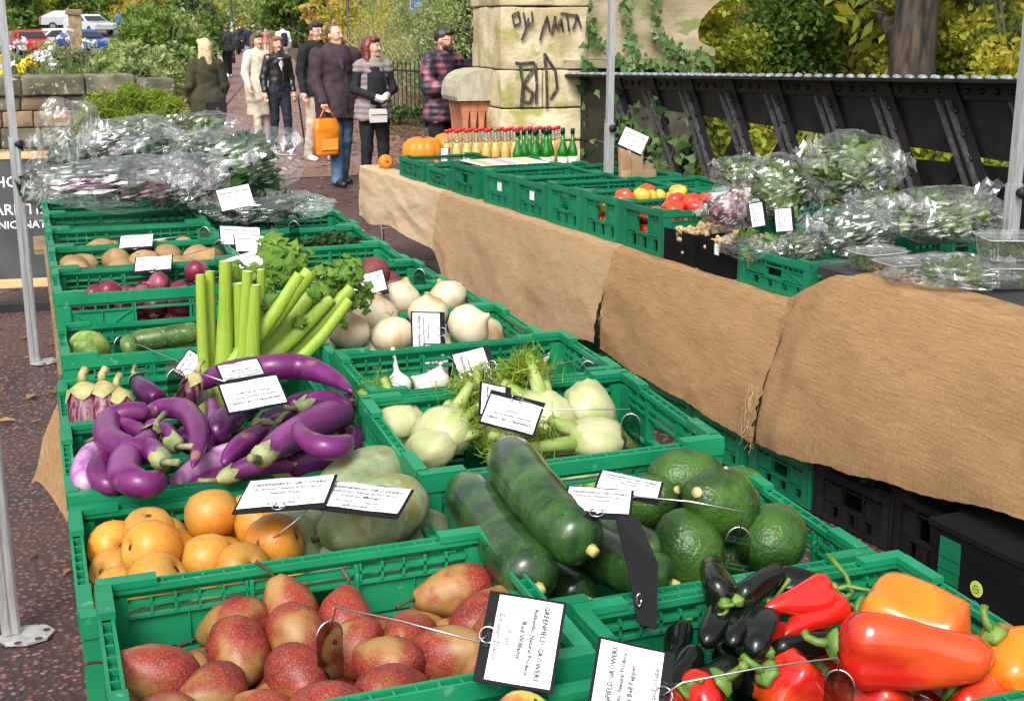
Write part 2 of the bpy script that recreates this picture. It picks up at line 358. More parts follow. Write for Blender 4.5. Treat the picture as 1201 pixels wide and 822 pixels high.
def make_crate(L, W, h, mt):
    root = thing('crate', '-', 'crate')
    lw = long_wall(L, h).mesh('crate_wall', mt); sw = long_wall(W - .036, h, .12).mesh('crate_wall', mt)
    for me, M in ((lw, T(0, -W / 2 + .013, 0)), (lw, T(0, W / 2 - .013, 0) @ RZ(180)), (sw, T(L / 2 - .011, 0, 0) @ RZ(90)), (sw, T(-L / 2 + .011, 0, 0) @ RZ(-90))):
        obj('side_panel', me, root, M)
    f = MB(); f.b2(-L / 2 + .02, L / 2 - .02, -W / 2 + .022, W / 2 - .022, .002, .007)
    for i in range(9):
        x = -L / 2 + .05 + (L - .1) * i / 8; f.b2(x - .003, x + .003, -W / 2 + .022, W / 2 - .022, -.006, .0015)
    f.build('floor_panel', mt, root)
    return root
GP, DG, BP = MATS['green_plastic'], MATS['dark_green_plastic'], MATS['black_plastic']
PROTO = {}
def crate(key, M, label, group, L=.6, W=.4, h=.18, mt=None):
    k = (L, W, h, (mt or GP).name)
    if k not in PROTO:
        PROTO[k] = make_crate(L, W, h, mt or GP); PROTO[k].matrix_world = M; tag(PROTO[k], label, 'crate', group); return PROTO[k]
    return dup(PROTO[k], M, label, group)
CR = {}
STALL = 'green crates of produce on the long display stall'
CH = .18
def stall_crate(key, x0, x1, yf, yb, zf, zb, label):
    tilt = math.degrees(math.atan2(zb - zf, yb - yf)); d = math.hypot(yb - yf, zb - zf)
    up = Vector((0, -math.sin(R(tilt)), math.cos(R(tilt))))
    c = Vector(((x0 + x1) / 2, (yf + yb) / 2, (zf + zb) / 2)) - up * CH
    M = T(*c) @ RX(tilt)
    sx, sy = (x1 - x0) / .6, (d - .006) / .4
    r = crate(key, M @ S(sx, sy, 1), label, STALL)
    CR[key] = (M, x1 - x0, d)
    return r
stall_crate('pear', .035, .645, 1.40, 1.845, 1.035, 1.05, 'green plastic crate heaped with red pears')
stall_crate('orange', .01, .615, 1.875, 2.345, .975, .985, 'green plastic crate of round orange fruit and big grey-green mangoes')
stall_crate('egg', .01, .615, 2.355, 2.79, .998, 1.012, 'green plastic crate heaped with curled purple aubergines')
stall_crate('celery', .015, .615, 2.80, 3.20, .99, 1.0, 'green plastic crate holding striped aubergines and upright celery')
stall_crate('zuc', .03, .62, 3.235, 3.64, 1.05, 1.045, 'green plastic crate of courgettes and a round green gourd')
stall_crate('ronion', .03, .605, 3.68, 4.085, 1.12, 1.12, 'green plastic crate of red onions')
stall_crate('potA', .03, .605, 4.095, 4.505, 1.12, 1.12, 'green plastic crate of large brown potatoes beside the red onions')
stall_crate('potB', .03, .605, 4.515, 4.93, 1.12, 1.12, 'green plastic crate of smaller potatoes beside the bagged kale')
stall_crate('kale', .03, .61, 4.94, 5.35, 1.12, 1.12, 'green plastic crate under the bags of purple kale')
stall_crate('pep', .69, 1.27, 1.16, 1.60, 1.005, 1.01, 'green plastic crate of red, orange and black peppers')
stall_crate('avo', .655, 1.26, 1.635, 2.075, .99, 1.0, 'green plastic crate of giant cucumbers and avocados')
stall_crate('fen', .61, 1.235, 2.10, 2.565, 1.05, 1.075, 'green plastic crate of fennel bulbs')
stall_crate('gar', .64, 1.235, 2.575, 2.93, 1.075, 1.085, 'green plastic crate with a few garlic heads')
stall_crate('wonion', .635, 1.20, 2.945, 3.325, 1.07, 1.08, 'green plastic crate heaped with white onions')
stall_crate('shal', .63, 1.19, 3.335, 3.685, 1.075, 1.08, 'green plastic crate of reddish shallots behind the white onions')
stall_crate('beet', .62, 1.18, 3.695, 4.07, 1.075, 1.08, 'green plastic crate with a dark red beetroot')
stall_crate('leafy', .62, 1.17, 4.08, 4.47, 1.075, 1.08, 'empty green plastic crate between the beetroot and the curly herb')
stall_crate('herb', .62, 1.17, 4.48, 4.89, 1.075, 1.08, 'green plastic crate of dark curly parsley')
stall_crate('black', .62, 1.19, 4.90, 5.31, 1.08, 1.08, 'green plastic crate under the dark bagged leaves')
stall_crate('front', .035, .645, .93, 1.385, 1.0, 1.012, 'green plastic crate of apples in front of the pears')
# ================================================================ display stall the crates stand on
st = thing('display_stall', 'long wooden display stall under the green produce crates', 'stall')
def stall_board(y0, z0, y1, z1):
    m = MB(); m.grid(2, 2, lambda u, v: (-.0 + 1.30 * u, y0 + (y1 - y0) * v, z0 + (z1 - z0) * v)); m.grid(2, 2, lambda u, v: (1.30 - 1.30 * u, y0 + (y1 - y0) * v, z0 + (z1 - z0) * v - .022))
    m.f += [(0, 4 + 1, 4, 1)] if False else []
    return m
def slab(x0, x1, y0, z0, y1, z1, th):
    m = MB(); v = [(x0, y0, z0), (x1, y0, z0), (x1, y1, z1), (x0, y1, z1)]
    m.add(v + [(a, b, c - th) for a, b, c in v], [(0, 1, 2, 3), (7, 6, 5, 4), (0, 4, 5, 1), (1, 5, 6, 2), (2, 6, 7, 3), (3, 7, 4, 0)]); return m
WD = MATS['wood']
for x0, x1, pr in ((.02, .62, [(.9, .79, 1.87, .785), (1.872, .785, 2.35, .785), (2.352, .80, 3.21, .80), (3.215, .858, 3.655, .855), (3.66, .93, 5.4, .93)]),
                   (.63, 1.24, [(.9, .80, 2.085, .80), (2.09, .862, 2.57, .885), (2.573, .882, 5.4, .885)])):
    for (y0, z0, y1, z1) in pr: slab(x0, x1, y0, z0 - .008, y1, z1 - .008, .02).build('board', WD, st)
for x in (.1, .6, 1.18):
    for y in (1.1, 2.2, 3.4, 5.2): m = MB(); m.b2(x - .02, x + .02, y - .02, y + .02, 0, .775); m.build('leg', WD, st)
for x in (.1, .6, 1.18): m = MB(); m.b2(x - .019, x + .019, .95, 5.35, .72, .77 - .008); m.build('rail', WD, st)
for x in (.1, .6, 1.18):
    for y, z in ((3.4, .83), (5.2, .86), (4.3, .86)): m = MB(); m.b2(x - .02, x + .02, y - .02, y + .02, .762, z); m.build('block', WD, st)
# ================================================================ burlap
def cloth_mat(name, c1, c2, wscale=240):
    m = bpy.data.materials.new(name); m.use_nodes = True; t = m.node_tree; N = t.nodes; L = t.links; p = N['Principled BSDF']; p.inputs['Roughness'].default_value = .95; p.inputs['Specular IOR Level'].default_value = .1
    tc = N.new('ShaderNodeTexCoord')
    ws = []
    for i, st_ in enumerate([(1, 60, 4), (60, 4, 90)]):
        mp = N.new('ShaderNodeMapping'); mp.inputs['Scale'].default_value = [(11, 11, 340), (340, 340, 11)][i]; L.new(tc.outputs['Object'], mp.inputs[0])
        nz = N.new('ShaderNodeTexNoise'); nz.inputs['Scale'].default_value = 1.0; nz.inputs['Detail'].default_value = 2; L.new(mp.outputs[0], nz.inputs['Vector']); ws.append(nz)
    ad = N.new('ShaderNodeMath'); ad.operation = 'ADD'; L.new(ws[0].outputs['Fac'], ad.inputs[0]); L.new(ws[1].outputs['Fac'], ad.inputs[1])
    rp = N.new('ShaderNodeValToRGB'); e = rp.color_ramp.elements; e[0].position, e[1].position = .36, .66; e[0].color = tuple(c1) + (1,); e[1].color = tuple(c2) + (1,)
    hf = N.new('ShaderNodeMath'); hf.operation = 'MULTIPLY'; hf.inputs[1].default_value = .5; L.new(ad.outputs[0], hf.inputs[0]); L.new(hf.outputs[0], rp.inputs[0])
    L.new(rp.outputs[0], p.inputs['Base Color'])
    bp = N.new('ShaderNodeBump'); bp.inputs['Strength'].default_value = .3; bp.inputs['Distance'].default_value = .003; L.new(ad.outputs[0], bp.inputs['Height']); L.new(bp.outputs[0], p.inputs['Normal'])
    tr = N.new('ShaderNodeBsdfTranslucent'); L.new(rp.outputs[0], tr.inputs[0]); ms = N.new('ShaderNodeMixShader'); ms.inputs[0].default_value = .12
    L.new(p.outputs[0], ms.inputs[1]); L.new(tr.outputs[0], ms.inputs[2]); L.new(ms.outputs[0], N['Material Output'].inputs[0])
    return m
BUR = cloth_mat('burlap', (.235, .135, .064), (.42, .265, .132))
def lerp_pts(P, y):
    for a, b in zip(P, P[1:]):
        if a[0] <= y <= b[0]:
            t = (y - a[0]) / (b[0] - a[0]); t2 = t * t * (3 - 2 * t)
            return [a[i] + (b[i] - a[i]) * (t if i < 2 else t2) for i in range(1, len(a))]
    return list((P[0] if y < P[0][0] else P[-1])[1:])
def ex(y): return 2.83 - (y - 4.33) * .068            # aisle edge of the tables
# (y, top z, hem z, hem bulge towards the aisle)
CL1 = [(4.26, .762, .215, .20), (4.5, .762, .21, .18), (4.9, .762, .235, .16), (5.2, .762, .25, .14), (5.8, .762, .26, .10), (6.3, .762, .20, .10), (6.9, .762, .11, .08), (7.4, .762, .10, .06), (7.76, .762, .12, .05), (7.95, .762, .22, .05), (8.2, .762, .38, .05)]
CL2 = [(8.16, .764, .36, .02), (8.6, .764, .38, .06), (9.1, .764, .40, .03), (9.6, .764, .36, .05), (9.95, .764, .38, .02)]
CL3 = [(2.0, .935, .42, .20), (2.86, .935, .41, .20), (3.4, .935, .33, .21), (3.72, .935, .28, .20), (3.95, .935, .24, .20), (4.08, .92, .225, .21), (4.2, .86, .215, .20), (4.34, .785, .21, .17)]
def burlap_cloth(P, label, seed, top=.16, fray_lo=False, fray_hi=False, mt=None):
    y0, y1 = P[0][0], P[-1][0]; nu = int((y1 - y0) / .022); nt_, nvv = 6, 30
    def fn(u, v):
        y = y0 + (y1 - y0) * u
        zt, zh, bl = lerp_pts(P, y)
        j = v * (nt_ + nvv)
        e = ex(y)
        wav = .011 * math.sin(y * 6.1 + seed + 1.3 * math.sin(y * 1.7)) + .020 * fnoise((y * 2.2, seed, 0), 1.0)
        if j < nt_:
            a = j / nt_; x = e + top * (1 - a); z = zt + .004 + .003 * math.sin(y * 13 + a * 3)
            if a > .8: z -= .004 * (a - .8) * 5
            return (x, y, z)
        a = (j - nt_) / nvv
        z = zt - .004 + (zh + .008 * math.sin(y * 4.1 + seed) + .0015 * math.sin(y * 90 + seed) - zt) * a
        k = a * a * (3 - 2 * a)
        x = e - .008 - bl * (1 - (1 - a) ** 1.7) - wav * k - .012 * fnoise((y * 2, a * 2.5, seed), 1.3) * min(1, a * 3) - .004 * fnoise((y * 8, a * 9, seed), 1.3) - .016 * (.5 - abs(fnoise((y * 1.1 + a * .9, a * .8, seed), 1.7))) * min(1, a * 2.5) - .006 * (.4 - abs(fnoise((y * 3 - a * 2, a * 2, seed + 3), 1.5)))
        yy = y
        if fray_lo and u < .02: yy += .03 * (fnoise((a * 8, seed, 2), 2.2)) 
        if fray_hi and u > .98: yy += .05 * (fnoise((a * 7, seed, 5), 2.0)) - .05 * a
        return (x, yy, z)
    m = MB(); m.grid(nu, nt_ + nvv + 1, fn)
    o = m.build('burlap_cloth', mt or BUR, smooth=True); tag(o, label, 'tablecloth'); return o
burlap_cloth([q for q in CL1 if q[0] < 5.81], 'brown burlap cloth hanging below the tomatoes and the ginger boxes', 1.0, fray_lo=True, fray_hi=True)
burlap_cloth([(5.77, .766, .275, .115)] + [(a_, b_ + .003, c_, d_ + .012) for a_, b_, c_, d_ in CL1 if a_ > 5.81], 'tan burlap cloth hanging below the row of empty green crates', 2.9, fray_lo=True, mt=cloth_mat('burlap_tan', (.30, .19, .10), (.48, .33, .19)))
burlap_cloth(CL2, 'burlap cloth coloured paler for sunlight over the table end with the pumpkins and bottles', 2.3, mt=cloth_mat('burlap_sunlit', (.46, .33, .20), (.58, .44, .29)))  # sunlight on the far end is put into this paler cloth colour
burlap_cloth(CL3, 'brown burlap cloth with a frayed edge below the clear herb boxes', 4.1, fray_hi=True)
fb = MB()
for i in range(70):                                  # frayed threads at the seam
    z = rng.uniform(.20, .45); y = 4.30 + rng.uniform(-.03, .03); x = ex(y) - .16 - rng.uniform(0, .05)
    p = [Vector((x, y, z))]
    for k in range(3): p.append(p[-1] + Vector((rng.uniform(-.012, .006), rng.uniform(-.015, .015), -rng.uniform(.01, .028))))
    fb.tube(p, .0009, 3)
o = fb.build('frayed_threads', mat('thread', (.45, .30, .16), rough=.9)); o.parent = [q for q in COL.objects if q.get('label', '').startswith('brown burlap cloth with a frayed')][0]
# burlap corner hanging off the side of the display stall
SA, SB, SC = Vector((.012, 2.74, .81)), Vector((.012, 3.62, .835)), Vector((-.085, 3.36, .69))
def sidefn(u, v):
    t_ = SA.lerp(SB, u); lo = t_.lerp(SC, max(0, 1 - abs(u - .62) * 1.5)); lo.z = min(lo.z, .80); p = t_.lerp(lo, v); p.x -= .006 * math.sin(u * 7) * v; return p
m = MB(); m.grid(50, 16, sidefn); o = m.build('burlap_cloth', BUR, smooth=True); tag(o, 'corner of burlap hanging off the side of the display stall', 'tablecloth')
# ================================================================ tables
TM = mat('table_top', (.02, .02, .022), (.035, .035, .037), rough=.5)
def trestle(label, ya, yb, z, wid=.78):
    t = thing('trestle_table', label, 'table')
    m = MB(); x0 = lambda y: ex(y) + .012
    v = [(x0(ya), ya, z), (x0(ya) + wid, ya, z), (x0(yb) + wid, yb, z), (x0(yb), yb, z)]
    m.add(v + [(a, b, c - .03) for a, b, c in v], [(0, 1, 2, 3), (7, 6, 5, 4), (0, 4, 5, 1), (1, 5, 6, 2), (2, 6, 7, 3), (3, 7, 4, 0)]); m.build('tabletop', TM, t)
    for y, s in ((ya + .2, 1), (yb - .2, -1)):
        for dx in (.06, wid - .06):
            m = MB(); m.tube([(x0(y) + dx, y, z - .032), (x0(y) + dx, y + s * .16 * (1 if dx < .4 else 1), .0)], .014, 8); m.build('leg', MATS['steel'], t, True)
        m = MB(); m.tube([(x0(y) + .06, y + s * .1, .3), (x0(y) + wid - .06, y + s * .1, .3)], .011, 8); m.build('stretcher', MATS['steel'], t, True)
trestle('long folding table under the tomatoes and boxed ginger', 4.22, 6.1, .758)
trestle('folding table under the stacked empty green crates', 6.12, 8.1, .758)
trestle('folding table end carrying pumpkins and bottles', 8.12, 9.97, .758, 1.45)
trestle('higher black folding table under the bagged salad and clear herb boxes', 2.1, 4.2, .93)
# ================================================================ gazebo
AL = MATS['alu']
gz_t = thing('gazebo', 'bare market gazebo frame with square aluminium legs and foot plates', 'gazebo')
LEGS = [(-.075, 7.47), (-.185, 3.97), (3.40, 7.35), (3.56, 3.96)]
def leg_mesh():
    m = MB(); w = .023
    m.b2(-w, w, -w, w, .012, 1.25)
    for s in (-1, 1):
        m.b2(s * w - (.004 if s < 0 else 0), s * w + (.004 if s > 0 else 0), -.018, -.006, .012, 1.25); m.b2(s * w - (.004 if s < 0 else 0), s * w + (.004 if s > 0 else 0), .006, .018, .012, 1.25)
        m.b2(-.018, -.006, s * w - (.004 if s < 0 else 0), s * w + (.004 if s > 0 else 0), .012, 1.25); m.b2(.006, .018, s * w - (.004 if s < 0 else 0), s * w + (.004 if s > 0 else 0), .012, 1.25)
    w = .019; m.b2(-w, w, -w, w, 1.25, 2.32)
    return m.mesh('leg', AL)
lgm = leg_mesh()
fp = MB()
fp.lathe([(.0, 0), (.085, 0), (.085, .008), (.0, .008)], 8, T(.045, -.03, .002) @ S(1, .8, 1))
FPM = fp.mesh('foot_plate', mat('galvanised', (.42, .42, .41), (.6, .6, .58), rough=.45, metallic=.5, scale=30))
hole = MB(); hole.lathe([(0, 0), (.012, 0), (.012, .0005), (0, .0005)], 10); HM = hole.mesh('bolt_hole', mat('rust_hole', (.05, .025, .015), (.09, .045, .025), rough=.9))
kn = MB(); kn.tube([(0, -.02, 0), (0, -.045, 0)], .016, 10); kn.tube([(0, -.046, 0), (0, -.06, 0)], .024, 10); KNM = kn.mesh('knob', BP, True)
for i, (x, y) in enumerate(LEGS):
    l = obj('leg', lgm, gz_t, T(x, y, 0) @ RZ(8 if i < 2 else 0))
    f = obj('foot_plate', FPM, gz_t, T(x, y, 0) @ RZ([20, 0, 160, 200][i]))
    for a, b in ((.105, -.02), (.08, -.075), (.02, -.085)): obj('bolt_hole', HM, f, T(a, b, .0105))
    obj('knob', KNM, gz_t, T(x, y, 1.06 if i == 1 else 1.22) @ RZ(40 if i < 2 else 0))
for a, b in ((0, 1), (0, 2), (1, 3), (2, 3)):
    p, q = LEGS[a], LEGS[b]
    for z in (2.27, 2.05):
        m = MB(); m.bar((p[0], p[1], z), (q[0], q[1], z), .018, .03); m.build('truss_bar', AL, gz_t)
# ================================================================ foliage tools
def leaf_cloud(name, clumps, n, size, mt, parent=None, seed=0, aspect=.5, droop=0.0, shell=.55, M=None, var=.6, tang=0, hexa=0):
    r = np.random.RandomState(seed + 11); C = np.array([c[:3] for c in clumps]); Rd = np.array([c[3:6] for c in clumps])
    w = np.prod(Rd, axis=1) ** (2 / 3); w /= w.sum(); idx = r.choice(len(clumps), n, p=w)
    d = r.normal(size=(n, 3)); d /= np.linalg.norm(d, axis=1)[:, None]
    rad = (shell + (1 - shell) * r.rand(n)) ** .8
    rad *= 1 + .15 * r.normal(size=n)
    P = C[idx] + d * Rd[idx] * rad[:, None]
    a = d * .6 + r.normal(size=(n, 3)) * .7; a[:, 2] -= droop; a /= np.linalg.norm(a, axis=1)[:, None]
    if tang: a = np.cross(d, r.normal(size=(n, 3))) + d * .25; a /= np.linalg.norm(a, axis=1)[:, None]
    b = np.cross(a, d + r.normal(size=(n, 3)) * .25) if tang else np.cross(a, r.normal(size=(n, 3))); b /= np.linalg.norm(b, axis=1)[:, None]; nn_ = np.cross(a, b)
    s = (size * (1 - var / 2 + var * r.rand(n)))[:, None]
    if hexa:                                   # rounder leaf: six outline points, cupped along the midrib
        cu = nn_ * s * .16
        V = np.stack([P - a * s, P - a * s * .45 + b * s * aspect * .85 + cu, P + a * s * .35 + b * s * aspect * .8 + cu * 1.2, P + a * s - nn_ * s * .1, P + a * s * .35 - b * s * aspect * .8 + cu, P - a * s * .45 - b * s * aspect * .85 + cu * 1.3], 1).reshape(-1, 3)
        K = np.arange(n * 6).reshape(n, 6); F_ = np.concatenate([K[:, [0, 1, 2, 3]], K[:, [0, 3, 4, 5]]])
        return obj(name, npmesh(name, V, F_, mt), parent, M)
    V = np.stack([P - a * s, P - a * s * .1 + b * s * aspect + nn_ * s * .12, P + a * s, P - a * s * .1 - b * s * aspect + nn_ * s * .12], 1).reshape(-1, 3)
    o = obj(name, npmesh(name, V, np.arange(n * 4).reshape(n, 4), mt), parent, M); return o
def blob_clumps(c, rad, k, cr, seed):
    r = random.Random(seed); out = []
    for i in range(k):
        while True:
            d = Vector((r.uniform(-1, 1), r.uniform(-1, 1), r.uniform(-1, 1)))
            if d.length < 1: break
        s = cr * r.uniform(.6, 1.3); out.append((c[0] + d.x * rad[0], c[1] + d.y * rad[1], c[2] + d.z * rad[2], s, s, s * .85))
    return out
BARK = mat('bark', (.025, .019, .015), (.12, .09, .07), scale=9, rough=.95, bump=1.0, bscale=14, stretch=(1.5, 1.5, .35))
BARKP = mat('bark_pale', (.10, .08, .055), (.19, .155, .11), scale=6, rough=.9, bump=.6, bscale=16, stretch=(1.5, 1.5, .35))
LY = leafmat('leaf_yellow', [(.08, .16, .025), (.20, .30, .04), (.42, .46, .06), (.66, .56, .08), (.56, .36, .06)], trans=.5)
LG = leafmat('leaf_green', [(.025, .06, .014), (.06, .13, .022), (.11, .21, .035), (.21, .30, .055), (.34, .38, .08)], trans=.45)
LD = leafmat('leaf_dark', [(.010, .024, .009), (.018, .042, .014), (.03, .06, .02), (.05, .075, .02)], trans=.25)
LO = leafmat('leaf_autumn', [(.16, .23, .04), (.36, .38, .07), (.55, .46, .10), (.52, .29, .07), (.32, .24, .07)], trans=.5)
LP = leafmat('leaf_pale', [(.12, .20, .06), (.25, .33, .11), (.40, .46, .20), (.33, .42, .11), (.18, .28, .07)], trans=.45)
LB = leafmat('leaf_brown', [(.10, .05, .022), (.16, .085, .035), (.09, .08, .025), (.20, .12, .05)], trans=.25)
LN = {LY: 'yellow-leaved', LG: 'green-leaved', LO: 'orange-leaved', LP: 'pale green', LD: 'dark green', LB: 'brown'}
def tree(x, y, h, tr, crown, n, size, mt, label, seed, bark=BARK, lean=(0, 0), cz=.6, group=None, aspect=.5, trunk_n=10):
    r = random.Random(seed); t = thing('tree', label, 'tree', T(x, y, -.02), group)
    m = MB(); pts, rd = [], []
    for i in range(9):
        f = i / 8; pts.append((lean[0] * f + .06 * h * .2 * math.sin(f * 5 + seed), lean[1] * f + .03 * math.cos(f * 4 + seed), h * .92 * f)); rd.append(tr * (1.25 if i == 0 else 1) * (1 - .75 * f))
    m.tube(pts, rd, trunk_n); tk = m.build('trunk', bark, t, True)
    top = Vector(pts[-1]); cl = []
    for i in range(9):
        f = r.uniform(.3, .85); a = r.uniform(0, 6.28); b = Vector(pts[int(f * 8)]); L = crown[0] * r.uniform(.5, .95)
        e = b + Vector((math.cos(a) * L, math.sin(a) * L, r.uniform(.15, .6) * L)); md = b.lerp(e, .5) + Vector((0, 0, .08 * L))
        m = MB(); m.tube([b, md, e], [tr * .35, tr * .22, tr * .06], 6); m.build('limb', bark, t, True)
        cl += [(e.x, e.y, e.z, L * .45, L * .45, L * .36), (md.x, md.y, md.z, L * .3, L * .3, L * .25)]
    cl += blob_clumps((top.x, top.y, h * cz), (crown[0] * .8, crown[1] * .8, crown[2] * .8), 16, crown[0] * .33, seed)
    leaf_cloud('crown', cl, n, size, mt, t, seed, aspect)
    return t
def shrub(x, y, w, d, h, n, size, mt, label, seed, cat='shrub', group=None, z0=0, aspect=.5, name='shrub', droop=0, stems=5, hexa=0):
    r = random.Random(seed); t = thing(name, label, cat, T(x, y, z0 - .02), group)
    m = MB()
    for i in range(stems):
        a = r.uniform(0, 6.28); m.tube([(0.05 * math.cos(a), .05 * math.sin(a), 0), (w * .2 * math.cos(a), d * .2 * math.sin(a), h * .5), (w * .36 * math.cos(a), d * .36 * math.sin(a), h * .85)], [.018, .012, .004], 5)
    m.build('stem', BARKP, t)
    cl = blob_clumps((0, 0, h * .52), (w * .38, d * .38, h * .36), max(9, int(w * 10)), min(w, d, h) * .24, seed)
    leaf_cloud('foliage', cl, n, size, mt, t, seed, aspect, droop, hexa=hexa)
    return t
# ================================================================ land behind
HM_ = mat('grass_bank', (.05, .075, .02), (.13, .13, .04), scale=.9, rough=.95, bump=.6, bscale=6, detail=6)
def hz(x, y):
    v = max(0, min(1, (y - 89) / 17)); w = max(0, min(1, (2.46 + (y - 21.6) * .158 - 1.5 - x) / 4)); return 1.3 * v * v * (3 - 2 * v) * w
m = MB(); m.grid(90, 120, lambda u, v: (-75 + 76.5 * u + 19 * v * u, 20 + 120 * v, hz(-75 + 76.5 * u + 19 * v * u, 20 + 120 * v) - .008)); tag(m.build('hill', HM_, smooth=True), kind='structure')
m = MB(); m.grid(60, 40, lambda u, v: (-62 + 72 * u, 80 + 32 * v, hz(-62 + 72 * u, 80 + 32 * v) + .03)); tag(m.build('road', mat('asphalt_grey', (.10, .10, .10), (.16, .16, .155), scale=3, rough=.9), smooth=True), kind='structure')
# ================================================================ stone wall at the garden
SW = mat('sandstone_mossy', (.06, .056, .036), (.16, .145, .10), scale=4, rough=.95, bump=.9, bscale=22, rnd=.25, detail=7, speck=((.34, .35, .27), 16, .62))
SW2 = mat('sandstone_warm', (.14, .095, .055), (.27, .19, .12), scale=4, rough=.95, bump=.8, bscale=20, rnd=.25, detail=6)
def stone(x0, x1, y0, y1, z0, z1, seed, amp=.012, n=5, round_=.02, M=None):
    """a rough dressed stone: gridded box with chamfered, slightly uneven faces"""
    bm = bmesh.new(); bmesh.ops.create_cube(bm, size=1)
    bmesh.ops.scale(bm, vec=(x1 - x0, y1 - y0, z1 - z0), verts=bm.verts)
    bmesh.ops.bevel(bm, geom=bm.edges[:], offset=round_, segments=2, affect='EDGES', profile=.6)
    bmesh.ops.subdivide_edges(bm, edges=[e for e in bm.edges if e.calc_length() > .12], cuts=n, use_grid_fill=True)
    c = Vector(((x0 + x1) / 2, (y0 + y1) / 2, (z0 + z1) / 2))
    for v in bm.verts:
        w = v.co + c; k = fnoise(w, 6, seed) + .5 * fnoise(w, 17, seed); v.co = w + v.co.normalized() * amp * k
    if M is not None: bmesh.ops.transform(bm, matrix=M, verts=bm.verts)
    me = bpy.data.meshes.new('stone'); bm.to_mesh(me); bm.free()
    me.polygons.foreach_set('use_smooth', [True] * len(me.polygons)); return me
gw = thing('garden_wall', 'low mossy sandstone wall with a thick coping before the flower garden', 'wall', T(0, 18.4, 0))
core = MB(); core.b2(-8, 1.55, -.13, .30, 0, .90); core.build('core', mat('mortar', (.10, .09, .07), (.16, .145, .11), scale=20, rough=.95), gw)
x = -8.0; k = 0
while x < 1.9:
    w = rng.uniform(.62, .95); x2 = min(x + w, 1.95); last = x2 > 1.9
    me = stone(x + .006, x2 - .006, -.22, .38, .93 - (.04 if last else 0), 1.19 - (.06 if last else 0), k, .012, 4, .05 if last else .03); obj('coping_stone', me, gw, mat=SW); x = x2; k += 1
zc = [(0, .25), (.25, .52), (.52, .74), (.74, .93)]
for j, (z0, z1) in enumerate(zc):
    x = -8 - .2 * (j % 2)
    while x < 1.6:
        w = rng.uniform(.28, .62); x2 = min(x + w, 1.62)
        if x2 - x > .08: obj('stone', stone(x + .006, x2 - .006, -.17, .05, z0 + .005, z1 - .005, k, .014, 2, .02), gw, mat=(SW2 if rng.random() < .45 and j > 1 else SW))
        x = x2; k += 1
# ================================================================ bridge-end pier, parapet, graffiti
ST = mat('pier_sandstone', (.36, .29, .14), (.62, .54, .36), scale=3.4, rough=.95, bump=1.0, bscale=26, rnd=.10, detail=8, speck=((.33, .32, .10), 3.2, .57))
STG = mat('coping_sandstone', (.30, .29, .20), (.42, .39, .29), scale=7, rough=.9, bump=.5, bscale=24, detail=6, stretch=(3, 1, 1))
TER = mat('terracotta', (.36, .13, .065), (.50, .20, .11), scale=8, rough=.8, bump=.2)
pier = thing('stone_pier', 'pale sandstone bridge pier with black graffiti scrawls', 'pier', T(4.63, 11.85, 0) @ RZ(-3))
cz_ = [(0, .42), (.43, .76), (.77, 1.07), (1.08, 1.425), (1.435, 2.0), (2.01, 2.5), (2.51, 2.95)]
for j, (z0, z1) in enumerate(cz_):
    s = 1.0 if j < 5 else 1.03
    parts = [(-.43 * s, .43 * s)] if j in (4, 5) else ([(-.43, -.02), (-.01, .43)] if j % 2 else [(-.43, .43)])
    for (a, b) in parts: obj('stone', stone(a, b, -.42, .55, z0, z1, 40 + j + a, .020, 7, .014), pier, mat=ST)
GR = mat('graffiti_paint', (.03, .03, .028), (.16, .14, .10), rough=.8, scale=18, contrast=(.5, .72))
def stroke(pts, w=.011, y=-.452, parent=pier):
    m = MB(); P = []
    for a, b in zip(pts, pts[1:]):
        for k in range(5): P.append((a[0] + (b[0] - a[0]) * k / 5, a[1] + (b[1] - a[1]) * k / 5))
    P.append(pts[-1]); vs, fs = [], []
    for i, p in enumerate(P):
        q0, q1 = P[max(0, i - 1)], P[min(len(P) - 1, i + 1)]; d = Vector((q1[0] - q0[0], q1[1] - q0[1])); d.normalize(); nx, nz_ = -d.y * w / 2, d.x * w / 2
        for yy in (y, y + .03):
            vs += [(p[0] + nx, yy, p[1] + nz_), (p[0] - nx, yy, p[1] - nz_)]
    for i in range(len(P) - 1):
        o = i * 4; fs += [(o, o + 1, o + 5, o + 4), (o, o + 4, o + 6, o + 2), (o + 1, o + 3, o + 7, o + 5)]
    m.add(vs, fs); m.build('graffiti', GR, parent)
# big tag: K I D like scrawl, lower
for p in ([(-.30, 1.50), (-.24, 1.49), (-.17, 1.50), (-.11, 1.50)], [(-.25, 1.47), (-.22, 1.30), (-.24, 1.10)], [(-.12, 1.44), (-.22, 1.30), (-.12, 1.22), (-.15, 1.13), (-.22, 1.16), (-.22, 1.30)],
          [(-.10, 1.49), (-.085, 1.30), (-.09, 1.12)], [(-.01, 1.58), (.01, 1.40), (.02, 1.08)], [(-.01, 1.58), (.10, 1.42), (.12, 1.26), (.05, 1.16)]):
    stroke(p, .019)
for p in ([(-.33, 1.93), (-.27, 1.96), (-.25, 1.86), (-.31, 1.83), (-.33, 1.93)], [(-.22, 1.95), (-.20, 1.84), (-.13, 1.86), (-.14, 1.96)], [(-.24, 1.70), (-.20, 1.80), (-.17, 1.90)],
          [(-.06, 1.70), (-.02, 1.84), (.01, 1.92), (.04, 1.78)], [(.06, 1.76), (.09, 1.92)], [(.09, 1.92), (.11, 1.80), (.15, 1.90), (.17, 1.78)], [(.21, 1.92), (.23, 1.78)], [(.14, 1.95), (.30, 1.93)], [(.27, 1.80), (.31, 1.93), (.35, 1.81)]):
    stroke(p, .010, -.462)
